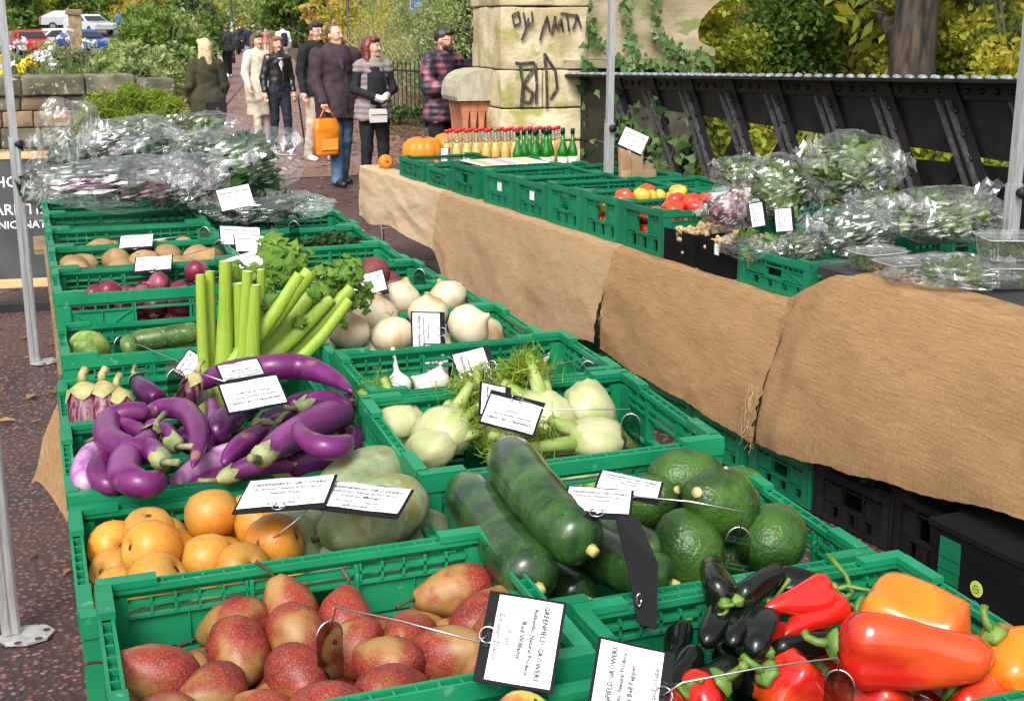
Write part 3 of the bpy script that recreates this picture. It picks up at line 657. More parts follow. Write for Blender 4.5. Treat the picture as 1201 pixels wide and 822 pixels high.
par = thing('parapet', 'rounded stone parapet on terracotta balusters beside the pale pier', 'parapet', T(4.12, 12.1, 0) @ RZ(-3))
cp = [(-.25, 1.17), (-.235, 1.13), (.13, 1.13), (.13, 1.43), (-.02, 1.425), (-.11, 1.405), (-.175, 1.37), (-.22, 1.32), (-.243, 1.25)]
m = MB(); nC = len(cp); LY_ = [-.30, -.27, .27, .30]
for k, yv in enumerate(LY_): q = .975 if k in (0, 3) else 1.0; m.v += [((x + .06) * q - .06, yv, (z - 1.28) * q + 1.28) for x, z in cp]
m.f += [tuple(range(nC)), tuple(range(4 * nC - 1, 3 * nC - 1, -1))] + [(k * nC + i, (k + 1) * nC + i, (k + 1) * nC + (i + 1) % nC, k * nC + (i + 1) % nC) for k in range(3) for i in range(nC)]
m.build('coping', STG, par)
bal = MB(); bal.lathe([(0, .42), (.036, .42), (.036, .60), (.030, .64), (.032, .84), (.040, .95), (.050, 1.02), (.056, 1.04), (.056, 1.09), (.066, 1.10), (.066, 1.128), (0, 1.128)], 4, RZ(45)); BM = bal.mesh('baluster', TER)
for xx in (-.14, -.06, .02, .10):
    for yy in (-.20, -.06, .08, .2): obj('baluster', BM, par, T(xx, yy, 0))
m = MB(); m.b2(-.20, .14, -.25, .25, 0, .42); m.build('plinth', STG, par)
# scrolled capstone behind the girder end
sc_ = thing('scroll_stone', 'large carved stone block with ivy above the black girder end', 'stone block', T(5.62, 11.95, 0) @ RZ(-4))
m = MB()
prof = [(-.75, 1.52), (.72, 1.52), (.80, 1.56), (.78, 1.62), (.62, 1.68), (.60, 1.78), (.64, 1.90), (.76, 2.02), (.95, 2.15), (1.0, 2.4), (-.75, 2.4)]
def pz(yv, j): return [(x, yv, z + .006 * fnoise((x, yv, z), 7)) for x, z in prof]
n_ = len(prof); m.v = pz(-.55, 0) + pz(.6, 1); m.f = [tuple(range(n_)), tuple(range(2 * n_ - 1, n_ - 1, -1))] + [(i, i + n_, (i + 1) % n_ + n_, (i + 1) % n_) for i in range(n_)]
SCM = mat('scroll_sandstone', (.22, .19, .11), (.42, .34, .22), scale=2.2, rough=.9, bump=.7, bscale=20, detail=7, speck=((.20, .21, .08), 3.0, .56), stretch=(1, 1, 2.2))
m.build('block', SCM, sc_)
m = MB(); m.b2(-.78, .70, -.60, .6, 1.44, 1.516); m.build('bed_stone', SCM, sc_)
m = MB(); m.b2(-.70, .64, -.50, .6, 0, 1.43); m.build('support', mat('shaded_stone', (.05, .045, .035), (.09, .08, .06), rough=.95, bump=.4), sc_)  # shadow below the carved block is put into this dark stone colour
# ivy on the stones
IVM = leafmat('ivy_leaf', [(.012, .04, .012), (.03, .08, .02), (.07, .15, .04), (.15, .24, .08), (.05, .11, .03)], trans=.2, rough=.4)
def ivy(label, strands, spread, n, size, seed, ydir=-1):
    r = np.random.RandomState(seed); t = thing('ivy', label, 'ivy'); mb = MB(); Vs = []
    for st_ in strands:
        mb.tube(st_, .004, 4)
        P = [Vector(p) for p in st_]
        for k in range(n // len(strands)):
            i = r.randint(len(P) - 1); p = P[i].lerp(P[i + 1], r.rand()) + Vector((r.normal() * spread, -.01 - abs(r.normal()) * .03, r.normal() * spread))
            a = r.rand() * 6.28; s = size * (.5 + .8 * r.rand()); ti = r.normal() * .35; tj = r.normal() * .35
            u = Vector((math.cos(a), ti, math.sin(a))).normalized(); w = Vector((-math.sin(a), tj, math.cos(a))).normalized()
            for fx, fz in ((-.2, -1), (.75, -.5), (.35, .1), (0, 1), (-.35, .1), (-.75, -.5)): Vs.append(p + u * fx * s + w * fz * s)
    nl = len(Vs) // 6; V = np.array([tuple(v) for v in Vs]); F = np.arange(nl * 6).reshape(nl, 6)
    # ivy leaf outline from two quads
    Q = np.concatenate([F[:, [0, 1, 2, 3]], F[:, [0, 3, 4, 5]]])
    mb.build('stem', BARKP, t); o = obj('leaves', npmesh('leaves', V, Q, IVM), t); o['kind'] = 'stuff'; return t
ivy('trailing ivy hanging down the carved stone block', [[(5.35, 11.38, 2.4), (5.40, 11.36, 2.0), (5.42, 11.35, 1.7), (5.5, 11.3, 1.5)], [(5.72, 11.35, 2.4), (5.66, 11.33, 2.0), (5.70, 11.31, 1.75), (5.85, 11.3, 1.6)], [(5.05, 11.40, 1.85), (5.12, 11.37, 1.62), (5.35, 11.31, 1.48), (5.5, 11.28, 1.42)], [(5.85, 11.3, 1.62), (6.1, 11.28, 1.55), (6.25, 11.26, 1.46)], [(5.45, 11.3, 1.52), (5.8, 11.27, 1.44), (6.2, 11.24, 1.40)]], .035, 330, .045, 3)
ivy('ivy climbing the corner between the pale pier and the girder', [[(4.98, 11.36, .6), (5.0, 11.36, 1.0), (4.98, 11.36, 1.4), (5.0, 11.36, 1.9), (5.1, 11.36, 2.3)], [(5.05, 11.3, .7), (5.02, 11.32, 1.1), (5.0, 11.34, 1.5)]], .03, 110, .042, 4)
ivy('ivy and creeper growing over the black girder end', [[(5.0, 10.9, .5), (5.0, 10.75, .8), (5.0, 10.6, 1.2)], [(4.95, 10.6, .4), (4.97, 10.4, .8), (4.98, 10.2, 1.15)], [(4.97, 10.1, .4), (4.97, 9.9, .7), (4.98, 9.75, 1.1)], [(4.95, 9.8, .4), (4.95, 9.5, .75), (4.96, 9.4, 1.0)], [(4.98, 11.1, .8), (4.97, 10.3, .75), (4.96, 9.5, .7)]], .12, 230, .045, 5)
# ================================================================ riveted bridge girder
IR = mat('black_iron', (.006, .006, .0065), (.014, .012, .011), scale=9, rough=.45, bump=.18, bscale=30, detail=6, spec=.3, rnd=.1)
IRT = mat('grey_iron_top', (.13, .15, .18), (.24, .26, .29), scale=25, rough=.5, rnd=.2)
IRB = mat('highlit_iron', (.03, .03, .032), (.07, .068, .066), scale=30, rough=.35, spec=.5)  # highlights on the diagonal ribs are put into this lighter iron colour
gd = thing('bridge_girder', 'black riveted iron lattice girder along the bridge edge', 'girder')
GX0, GY0, GX1, GY1 = 5.00, 11.45, 5.42, 4.6
Gd = Vector((GX1 - GX0, GY1 - GY0, 0)); GL = Gd.length; Gd.normalize(); Gn = Vector((Gd.y, -Gd.x, 0))   # Gn towards the market
if Gn.x > 0: Gn = -Gn
def gp(s, n, z): v = Vector((GX0, GY0, 0)) + Gd * s + Gn * n; return Vector((v.x, v.y, z))
def gtop(s): return 1.385 + .20 * s / GL
def gbar(s0, z0, s1, z1, n0, n1, w, name, mt=IR, parent=gd):
    m = MB(); a, b = gp(s0, (n0 + n1) / 2, z0), gp(s1, (n0 + n1) / 2, z1); m.bar(a, b, w, abs(n1 - n0), Gn); return m.build(name, mt, parent)
def gprism(s0, s1, zlo, zhi, n0, n1, name, mt=IR):
    m = MB(); vs = []
    for s in (s0, s1):
        for n, z in ((n0, zlo(s)), (n1, zlo(s)), (n1, zhi(s)), (n0, zhi(s))): vs.append(gp(s, n, z))
    m.add(vs, [(0, 1, 2, 3), (7, 6, 5, 4), (0, 4, 5, 1), (1, 5, 6, 2), (2, 6, 7, 3), (3, 7, 4, 0)]); return m.build(name, mt, gd)
gprism(0, GL, lambda s: gtop(s) - .02, gtop, -.20, .20, 'top_flange')
gprism(0, GL, lambda s: gtop(s) - .125, lambda s: gtop(s) - .021, .015, .035, 'angle_plate')
gprism(0, GL, lambda s: gtop(s) - .22 - .75 * max(0, s / GL - .58), lambda s: gtop(s) - .022, -.01, .012, 'web_plate')
gprism(0, GL, lambda s: .12, lambda s: .34, -.01, .03, 'bottom_web')
gprism(0, GL, lambda s: .06, lambda s: .118, -.20, .20, 'bottom_flange')
gprism(-.25, .75, lambda s: .1, lambda s: gtop(s) - .022, .012, .03, 'end_plate')
gprism(GL - 2.2, GL, lambda s: .345, lambda s: gtop(s) - .51, -.045, -.02, 'end_plate')
rv = MB(); rv.lathe([(.024, 0), (.024, .004), (.021, .012), (.013, .018), (.004, .0205)], 10); RV = rv.mesh('rivet', IRT, True)
rv2 = MB(); rv2.lathe([(.020, 0), (.018, .008), (.010, .014), (.003, .016)], 8); RV2 = rv2.mesh('rivet', IR, True)
s = .05
while s < GL:
    for n in (-.02, .085, .165): obj('rivet', RV, gd, T(*gp(s, n, gtop(s))))
    s += .115
s = .8; Mr = Matrix((Gd, Vector((0, 0, 1)), Gn)).transposed().to_4x4()
while s < GL:
    p = gp(s, .035, gtop(s) - .075); M = Mr.copy(); M.translation = p; obj('rivet', RV2, gd, M); s += .12
s = .75; k = 0
while s < GL - .1:
    zt = gtop(s) - .03; run = .80
    if s + run < GL + .6:
        gbar(s, zt, s + run, .14, .035, .048, .13, 'diagonal_bar')
        for off in (-.045, .045): gbar(s + off, zt - .10, s + off + run * .97, .14, .048, .082, .016, 'diagonal_rib', IRB)
        for q in range(9):
            f = .12 + q * .1
            M = Mr.copy(); M.translation = gp(s + run * f, .0485, zt + (.14 - zt) * f); obj('rivet', RV2, gd, M)
    gbar(s + run, zt - .30, s, .14, -.03, -.012, .11, 'counter_bar')
    s += .60; k += 1
# ================================================================ trees and shrubs behind the girder and railing
def sp(u): return rng.uniform(-u, u)
tree(8.72, 11.25, 6.0, .30, (2.6, 2.6, 2.4), 4200, .11, LY, 'thick-trunked tree with rough grey bark standing behind the girder', 5, lean=(-.25, 0), trunk_n=16, cz=.75)
AUT = [(7.4, 13.4, LY), (8.4, 13.6, LG), (9.5, 12.2, LY), (9.4, 10.3, LY), (8.8, 8.6, LG), (9.8, 8.6, LY), (9.0, 7.0, LO), (10.4, 11.2, LP), (8.2, 15.4, LY)]
for i, (x, y, mt) in enumerate(AUT):
    shrub(x, y, 1.7, 1.7, rng.uniform(2.6, 3.4), 9500, .040, mt, LN[mt] + ' tall shrub beyond the girder', 60 + i, group='autumn shrubs beyond the girder', aspect=.62, hexa=1)
for i, (x, y) in enumerate([(6.7, 10.2), (6.6, 9.0), (6.7, 7.9), (6.9, 6.8), (6.9, 12.6), (7.0, 5.8)]):
    shrub(x, y, 1.4, 1.3, rng.uniform(1.25, 1.6), 3600, .042, LP if i % 2 else LY, LN[LP if i % 2 else LY] + ' low shrub showing through the girder lattice', 80 + i, group='green shrubs behind the lattice', aspect=.6, hexa=1)
for i, (x, y) in enumerate([(12.5, 13), (13, 9.6), (12.6, 6.5), (11.5, 16), (14.5, 18.5)]):
    tree(x, y, 6.5, .16, (2.6, 2.6, 3.0), 8000, .11, (LO, LY, LG)[i % 3], LN[(LO, LY, LG)[i % 3]] + ' tree in the wood beyond the girder', 100 + i, group='wood beyond the girder', cz=.42)
# behind the railing on the path's wooded side: pale tangled brushwood
for i in range(13):
    y = 23.6 + i * 1.6; x = 6.5 + (y - 24) * .17 + 1.5 + sp(.4)
    if i < 4: x, y = 7.4 + i * .8, 23.9 - i * .95
    shrub(x, y, 2.2, 2.0, rng.uniform(2.4, 3.6), 4000, .05, (LP, LP, LO, LY)[i % 4], LN[(LP, LP, LO, LY)[i % 4]] + ' tangled shrub behind the black path railing', 130 + i, group='shrubs behind the path railing', aspect=.35, stems=14)
for i in range(16):
    y = 17 + i * 4.2; x = 10.6 + (y - 17) * .19 + sp(.8)
    tree(x, y, rng.uniform(4.2, 5.5), .13, (2.3, 2.3, 2.3), 4600, .10, (LG, LY, LO, LP)[i % 4], LN[(LG, LY, LO, LP)[i % 4]] + ' tree in the wood along the path', 160 + i, group='trees along the wooded side of the path', cz=.45, bark=BARKP)
tw = thing('brushwood', 'bare tangled twigs rising behind the black path railing', 'brushwood'); m = MB()
for i in range(240):
    q_ = rng.random(); x, y = (6.6 + 2.6 * q_, 24.4 - 3.1 * q_) if i % 2 else (6.5 + 2 * q_, 24.6 + 11 * q_); x += .25 + rng.uniform(0, .5); y += rng.uniform(.1, .5); p = Vector((x, y, 0)); d = Vector((sp(.35), sp(.35), 1)); P = [p]
    for k in range(5): d += Vector((sp(.28), sp(.28), -.10)); P.append(P[-1] + d * .5)
    m.tube(P, [.011, .009, .008, .006, .004, .002], 4)
o = m.build('twigs', mat('twig', (.24, .19, .10), (.34, .28, .17), rough=.9), tw); o['kind'] = 'stuff'
shrub(9.3, 22.2, 1.5, 1.4, 3.3, 5000, .07, LD, 'dark evergreen bush behind the laughing man', 300)
shrub(8.3, 23.4, 1.5, 1.4, 3.6, 5000, .07, LD, 'tall dark holly beside the railing end', 301)
for i in range(6): shrub(6.55 + .42 * i, 23.9 - .55 * i, .8, .6, .45, 700, .06, LG, 'low ivy clump at the foot of the path railing', 310 + i, group='ivy clumps at the railing foot', aspect=.6)
# trees closing the far end of the path and over the garden
FAR = [(19.5, 78, LO), (22, 90, LD), (9.5, 96, LO), (11.5, 112, LO), (20.5, 104, LG), (17.5, 68, LY), (15.5, 58, LO), (24, 118, LD), (27, 138, LD), (21, 142, LO), (15, 126, LY), (30, 130, LD)]
for i, (x, y, mt) in enumerate(FAR): tree(x, y, rng.uniform(5.5, 7.5), .2, (3.0, 3.0, 3.0), 3600, .22, mt, LN[mt] + ' tree at the far end of the path', 200 + i, group='trees closing the far end of the path', cz=.45)
for i in range(18):
    x = -52 + i * 3.6 + sp(1); y = 114 + sp(5)
    tree(x, y, rng.uniform(6, 8), .25, (3.6, 3.2, 3.4), 3400, .26, (LY, LG, LO, LD, LG)[i % 5], LN[(LY, LG, LO, LD, LG)[i % 5]] + ' broad tree in the row beyond the parked cars', 230 + i, group='tree row beyond the parked cars', cz=.42)
cl = []
for i in range(70): x = -75 + i * 2.0; cl.append((x, 134 + sp(3), rng.uniform(1.5, 4), 3.0, 2.5, 3.0))
for i in range(36): y = 40 + i * 2.2; cl.append((19 + (y - 40) * .24 + sp(1), y, rng.uniform(1.5, 4), 2.2, 2.6, 3.0))
for i in range(22): y = 2 + i * 1.9; cl.append((17 + (y) * .10, y, rng.uniform(1.5, 5), 2.0, 1.8, 3.4))
o = leaf_cloud('woodland', cl, 42000, .28, LP, seed=9); tag(o, 'far green woodland closing the view behind the trees', 'woodland', kind='stuff')
# shrubs along the garden edge of the path
def PX(y): return 1.3 + (y - 15.8) * .19 if y < 21.6 else 2.4 + (y - 21.6) * .175
GE = [(1.9, 19.6, .9, 1.5, LP), (2.2, 21.3, 1.1, 1.8, LP), (2.5, 23.5, 1.3, 2.0, LG), (2.75, 25.8, 1.5, 2.3, LP), (3.2, 28.5, 1.7, 2.4, LG), (3.7, 32, 2.0, 2.6, LG), (4.4, 36, 2.2, 2.6, LP), (5.2, 41, 2.2, 2.8, LG), (6.3, 47, 2.4, 2.8, LD), (7.6, 55, 2.6, 3.0, LG)]
for i, (x, y, w, h, mt) in enumerate(GE): shrub(PX(y) - w * .5, y, w, w, h, 3200, .042 + .0011 * y, mt, LN[mt] + ' loose shrub between the flower garden and the path', 330 + i, group='shrubs along the garden side of the path', aspect=.45)
for i in range(46):
    x = rng.uniform(-4.0, 1.7); y = 19.6 + rng.random() * 17; hh = rng.uniform(1.0, 1.32) + (y - 19) * .012 + max(0, x - .3) * .16; x += max(0, y - 24) * .1
    shrub(x, y, 1.2 + (y - 19) * .04, 1.1, hh, 1100, .05, (LG, LP, LG, LD, LP)[i % 5], LN[(LG, LP, LG, LD, LP)[i % 5]] + ' leafy plant behind the mossy wall', 400 + i, cat='plant', group='leafy plants in the walled garden', aspect=.55, name='garden_plant')
shrub(.45, 19.6, .9, .7, 1.35, 1200, .05, LB, 'brown withered plant rising behind the wall coping', 450, cat='plant', name='garden_plant')
WF = leafmat('white_petal', [(.72, .73, .70), (.80, .80, .78), (.66, .68, .66)], trans=.25); YF = leafmat('yellow_petal', [(.72, .52, .03), (.80, .62, .06), (.62, .42, .03)], trans=.2)
def flowers(x, y, z, w, n, mt, label, seed, group):
    t = thing('flower_patch', label, 'flowers', T(x, y, 0), group); m = MB(); r = random.Random(seed); P = []
    for i in range(n): p = (r.uniform(-w, w), r.uniform(-.3, .3), z + r.uniform(-.16, .16)); P.append(p + (.045, .045, .03))
    for i in range(12): a = r.uniform(-w, w); m.tube([(a * .7, 0, 0), (a, r.uniform(-.2, .2), z - .05)], .006, 4)
    m.build('stem', BARKP, t); leaf_cloud('blossom', P, n * 9, .042, mt, t, seed, .7)
for i, (x, y, z, w, n) in enumerate([(-.55, 19.25, 1.22, .35, 16), (.2, 20.2, 1.38, .35, 12), (-1.1, 20.5, 1.32, .5, 16), (-.15, 21.6, 1.5, .5, 15), (-1.9, 19.4, 1.2, .5, 14), (.9, 22.5, 1.62, .3, 7)]):
    flowers(x, y, z, w, n, WF, 'white flowers among the garden plants behind the mossy wall', 460 + i, 'white flower clumps in the walled garden')
flowers(-.05, 19.15, 1.25, .22, 16, YF, 'yellow flowers just behind the wall coping', 470, None)
FTH = leafmat('feathery', [(.07, .13, .015), (.14, .23, .02), (.24, .34, .035), (.32, .40, .05), (.10, .18, .02)], trans=.4)
fs_ = thing('feathery_shrub', 'bright green feathery shrub standing before the mossy stone wall', 'shrub', T(1.12, 15.6, -.01) @ S(1.12, 1.0, 1.12))
m = MB()
for i in range(46):
    a = rng.uniform(0, 6.28); q = rng.uniform(.1, .62); m.tube([(0, 0, 0), (q * .4 * math.cos(a), q * .4 * math.sin(a), .6), (q * math.cos(a), q * math.sin(a), rng.uniform(.9, 1.12) - q * .35)], [.01, .007, .002], 4)
m.build('stem', mat('green_stem', (.13, .2, .04), rough=.6), fs_)
leaf_cloud('foliage', blob_clumps((0, 0, .68), (.48, .45, .34), 40, .17, 77), 15000, .042, FTH, fs_, 77, .16)
# ================================================================ placing helpers
_th, _ps = R(CAM_PITCH), R(CAM_YAW)
_fw = Vector((math.sin(_ps) * math.cos(_th), math.cos(_ps) * math.cos(_th), -math.sin(_th))); _rt = Vector((math.cos(_ps), -math.sin(_ps), 0)); _up = _rt.cross(_fw)
def ray(px, py): return _fw + _rt * ((px - 600.5) / 1500) + _up * ((411 - py) / 1500)
def at(px, py, z):                       # survey point: photo position on the level z
    r = ray(px, py); t = (z - CAM_H) / r.z; return Vector((0, 0, CAM_H)) + r * t
def atY(px, py, Y): r = ray(px, py); return Vector((0, 0, CAM_H)) + r * (Y / r.y)
def atX(px, py, X): r = ray(px, py); return Vector((0, 0, CAM_H)) + r * (X / r.x)
def item(name, label, cat, M, parts, group=None):
    """a thing made of shared part meshes"""
    if len(parts) == 1 and parts[0][0] is None:
        o = bpy.data.objects.new(name, parts[0][1]); COL.objects.link(o); o.matrix_world = M; return tag(o, label, cat, group)
    t = thing(name, label, cat, M, group)
    for p in parts: obj(p[0], p[1], t, p[2] if len(p) > 2 else None)
    return t
def pack(n, r, w, d, z0, seed, iters=260, wob=.12):
    g = np.random.RandomState(seed); P = np.stack([(g.rand(n) - .5) * (w - 2 * r), (g.rand(n) - .5) * (d - 2 * r), z0 + r + g.rand(n) * r * 5], 1); rr = r * (1 - wob / 2 + wob * g.rand(n))
    for it in range(iters):
        P[:, 2] -= .0035
        for k in range(3):
            D = P[:, None] - P[None]; L = np.sqrt((D ** 2).sum(2)) + 1e-9; ov = (rr[:, None] + rr[None]) * .97 - L; np.fill_diagonal(ov, 0); ov = np.maximum(ov, 0)
            P += (D / L[..., None] * (ov * .35)[..., None]).sum(1)
            P[:, 0] = np.clip(P[:, 0], -w / 2 + rr, w / 2 - rr); P[:, 1] = np.clip(P[:, 1], -d / 2 + rr, d / 2 - rr); P[:, 2] = np.maximum(P[:, 2], z0 + rr)
    return P, rr
def sph(rx, ry, rz, n=16, m=10, fn=None):
    mb = MB(); pr = [(math.sin(math.pi * (j + .02) / (m + .04)), -math.cos(math.pi * (j + .02) / (m + .04))) for j in range(m + 1)]
    mb.lathe(pr, n, None, fn)
    mb.v = [(x * rx, y * ry, z * rz) for x, y, z in mb.v]; return mb
def lump(mb, amp, sc, seed):
    out = []
    for v in mb.v:
        k = 1 + amp * fnoise(v, sc, seed) + amp * .5 * fnoise(v, sc * 2.3, seed + 5); out.append((v[0] * k, v[1] * k, v[2] * k))
    mb.v = out; return mb
def rot_rand(r, tilt=180): return RZ(r.uniform(0, 360)) @ RX(r.uniform(-tilt, tilt)) @ RY(r.uniform(-tilt, tilt))
# ================================================================ fruit materials
def fruit_grad(name, stops, rough=.4, nscale=9, namp=.35, speck=None, axis=2, z0=-.05, z1=.05, bump=.05, bscale=60, spec=.36, coat=0, rnd=.1, stretch=None):
    """colour runs along the fruit's own axis, broken up by noise (blush, ripening)"""
    m = bpy.data.materials.new(name); m.use_nodes = True; t = m.node_tree; N = t.nodes; L = t.links; p = N['Principled BSDF']; p.inputs['Roughness'].default_value = rough; p.inputs['Specular IOR Level'].default_value = spec
    if coat: p.inputs['Coat Weight'].default_value = coat; p.inputs['Coat Roughness'].default_value = .08
    tc = N.new('ShaderNodeTexCoord'); oi = N.new('ShaderNodeObjectInfo'); ad = N.new('ShaderNodeVectorMath'); ad.operation = 'ADD'
    mu = N.new('ShaderNodeMath'); mu.operation = 'MULTIPLY'; mu.inputs[1].default_value = 53; L.new(oi.outputs['Random'], mu.inputs[0]); cx = N.new('ShaderNodeCombineXYZ'); L.new(mu.outputs[0], cx.inputs[0]); L.new(mu.outputs[0], cx.inputs[2])
    src = tc.outputs['Object']
    if stretch: mp = N.new('ShaderNodeMapping'); mp.inputs['Scale'].default_value = stretch; L.new(src, mp.inputs[0]); src = mp.outputs[0]
    L.new(src, ad.inputs[0]); L.new(cx.outputs[0], ad.inputs[1])
    nz = N.new('ShaderNodeTexNoise'); nz.inputs['Scale'].default_value = nscale; nz.inputs['Detail'].default_value = 4; L.new(ad.outputs[0], nz.inputs['Vector'])
    se = N.new('ShaderNodeSeparateXYZ'); L.new(tc.outputs['Object'], se.inputs[0]); mr = N.new('ShaderNodeMapRange'); mr.inputs[1].default_value = z0; mr.inputs[2].default_value = z1; L.new(se.outputs[axis], mr.inputs[0])
    n2 = N.new('ShaderNodeMapRange'); n2.inputs[1].default_value = .25; n2.inputs[2].default_value = .75; n2.inputs[3].default_value = -namp; n2.inputs[4].default_value = namp; L.new(nz.outputs['Fac'], n2.inputs[0])
    sm = N.new('ShaderNodeMath'); sm.operation = 'ADD'; L.new(mr.outputs[0], sm.inputs[0]); L.new(n2.outputs[0], sm.inputs[1])
    rp = N.new('ShaderNodeValToRGB'); e = rp.color_ramp.elements
    while len(e) < len(stops): e.new(.5)
    for i, c in enumerate(stops): e[i].position = i / (len(stops) - 1); e[i].color = tuple(c) + (1,)
    L.new(sm.outputs[0], rp.inputs[0]); out = rp.outputs[0]
    if speck:
        sn = N.new('ShaderNodeTexNoise'); sn.inputs['Scale'].default_value = speck[1]; sn.inputs['Detail'].default_value = 1; L.new(ad.outputs[0], sn.inputs['Vector'])
        sr = N.new('ShaderNodeValToRGB'); sr.color_ramp.elements[0].position = speck[2]; sr.color_ramp.elements[1].position = min(1, speck[2] + .08); L.new(sn.outputs['Fac'], sr.inputs[0])
        mf = N.new('ShaderNodeMath'); mf.operation = 'MULTIPLY'; mf.inputs[1].default_value = speck[3] if len(speck) > 3 else .8; L.new(sr.outputs[0], mf.inputs[0])
        mx = N.new('ShaderNodeMix'); mx.data_type = 'RGBA'; L.new(mf.outputs[0], mx.inputs['Factor']); L.new(out, mx.inputs['A']); mx.inputs['B'].default_value = tuple(speck[0]) + (1,); out = mx.outputs['Result']
    h = N.new('ShaderNodeHueSaturation'); L.new(out, h.inputs['Color']); vr = N.new('ShaderNodeMapRange'); vr.inputs[3].default_value = 1 - rnd; vr.inputs[4].default_value = 1 + rnd; L.new(oi.outputs['Random'], vr.inputs[0]); L.new(vr.outputs[0], h.inputs['Value'])
    L.new(h.outputs[0], p.inputs['Base Color'])
    if bump:
        bn = N.new('ShaderNodeTexNoise'); bn.inputs['Scale'].default_value = bscale; bn.inputs['Detail'].default_value = 2; L.new(ad.outputs[0], bn.inputs['Vector']); bp = N.new('ShaderNodeBump'); bp.inputs['Strength'].default_value = bump; bp.inputs['Distance'].default_value = .004; L.new(bn.outputs['Fac'], bp.inputs['Height']); L.new(bp.outputs[0], p.inputs['Normal'])
    MATS[name] = m; return m
PEARM = fruit_grad('pear_skin', [(.16, .012, .013), (.24, .020, .017), (.23, .026, .017), (.22, .050, .022), (.27, .11, .034), (.30, .17, .055)], rough=.45, nscale=15, namp=.95, speck=((.32, .17, .07), 430, .54, .55), z0=-.07, z1=.10, bump=.08, bscale=90)
STEMM = mat('fruit_stem', (.05, .028, .016), (.12, .075, .04), scale=30, rough=.9)
NASHI = fruit_grad('orange_skin', [(.50, .165, .014), (.58, .22, .022), (.52, .24, .035), (.40, .21, .04)], rough=.4, nscale=8, namp=.7, speck=((.34, .15, .04), 150, .58, .55), bump=.08, rnd=.2)
MANGO = fruit_grad('mango_skin', [(.08, .12, .04), (.14, .19, .08), (.21, .26, .14), (.20, .19, .06)], rough=.62, nscale=14, namp=.8, speck=((.30, .34, .25), 34, .55, .5), bump=.12, bscale=24, z0=-.1, z1=.1)
EGG = fruit_grad('aubergine_skin', [(.085, .008, .07), (.145, .020, .125), (.10, .010, .082), (.19, .04, .165)], rough=.3, nscale=7, namp=.8, speck=((.30, .17, .10), 16, .68, .75), bump=.03, z0=-.2, z1=.2, spec=.4)
EGGD = fruit_grad('aubergine_skin_dark', [(.045, .006, .045), (.085, .010, .075), (.035, .006, .035)], rough=.26, nscale=6, namp=.7, bump=.03, z0=-.2, z1=.2)
EGGP = fruit_grad('aubergine_skin_pale', [(.34, .14, .33), (.44, .24, .40), (.30, .09, .29), (.5, .32, .44)], rough=.32, nscale=14, namp=.9, bump=.03, z0=-.2, z1=.2, stretch=(1, 1, .3))
EGGS = fruit_grad('striped_aubergine', [(.06, .007, .028), (.10, .012, .045), (.26, .12, .14), (.085, .010, .038), (.055, .006, .026)], rough=.28, nscale=26, namp=1.0, bump=.03, z0=-.6, z1=.6, stretch=(1.6, 1.6, .10))
CALYX = mat('calyx', (.12, .17, .06), (.30, .30, .14), scale=28, rough=.7, bump=.3, bscale=60)
CALYXP = mat('calyx_pale', (.24, .23, .08), (.44, .39, .18), scale=28, rough=.7, bump=.3, bscale=60)
CEL = fruit_grad('celery_stalk', [(.36, .42, .14), (.25, .36, .05), (.22, .34, .036), (.27, .38, .04)], rough=.4, nscale=5, namp=.3, z0=-.25, z1=.25, bump=.5, bscale=9, stretch=(26, 26, 1.2))
CELL = leafmat('celery_leaf', [(.06, .15, .015), (.11, .23, .025), (.19, .32, .045), (.09, .19, .02)], trans=.35, rough=.45)
CELT = mat('celery_cut', (.62, .68, .36), (.72, .74, .48), scale=60, rough=.6)
ZUC = fruit_grad('courgette_skin', [(.025, .06, .012), (.05, .10, .02), (.09, .15, .035)], rough=.35, nscale=20, namp=.8, speck=((.30, .36, .16), 130, .62, .6), z0=-.2, z1=.2)
GOURD = fruit_grad('gourd_skin', [(.06, .12, .02), (.13, .21, .035), (.22, .28, .06)], rough=.45, nscale=30, namp=.9, speck=((.30, .36, .16), 60, .6, .6), z0=-.06, z1=.06, bump=.2)
RON = fruit_grad('red_onion_skin', [(.10, .008, .022), (.16, .016, .04), (.11, .010, .028), (.24, .06, .08)], rough=.32, nscale=22, namp=.7, stretch=(1, 1, .12), z0=-.05, z1=.05)
POT = fruit_grad('potato_skin', [(.25, .15, .065), (.36, .235, .11), (.30, .185, .08)], rough=.75, nscale=12, namp=.9, speck=((.16, .09, .045), 42, .66, .7), bump=.3, bscale=50, z0=-.1, z1=.1)
WON = fruit_grad('white_onion_skin', [(.50, .40, .25), (.58, .52, .38), (.52, .44, .29), (.40, .26, .13)], rough=.42, nscale=16, namp=.55, stretch=(1, 1, .10), z0=-.07, z1=.09)
SHAL = fruit_grad('shallot_skin', [(.26, .07, .04), (.36, .13, .07), (.22, .05, .035)], rough=.4, nscale=18, namp=.8, stretch=(1, 1, .15))
BEET = mat('beet_skin', (.11, .018, .025), (.19, .035, .04), scale=12, rough=.7, bump=.3)
GAR = fruit_grad('garlic_skin', [(.66, .60, .46), (.74, .70, .60), (.60, .50, .44)], rough=.5, nscale=20, namp=.7, stretch=(1, 1, .15))
FEN = fruit_grad('fennel_bulb', [(.38, .40, .19), (.47, .45, .27), (.30, .38, .11), (.17, .28, .045)], rough=.45, nscale=22, namp=.6, stretch=(1, 1, .2), z0=-.06, z1=.14, bump=.4, bscale=12)
FENL = leafmat('fennel_frond', [(.10, .18, .02), (.20, .31, .03), (.34, .42, .04), (.15, .24, .03)], trans=.35)
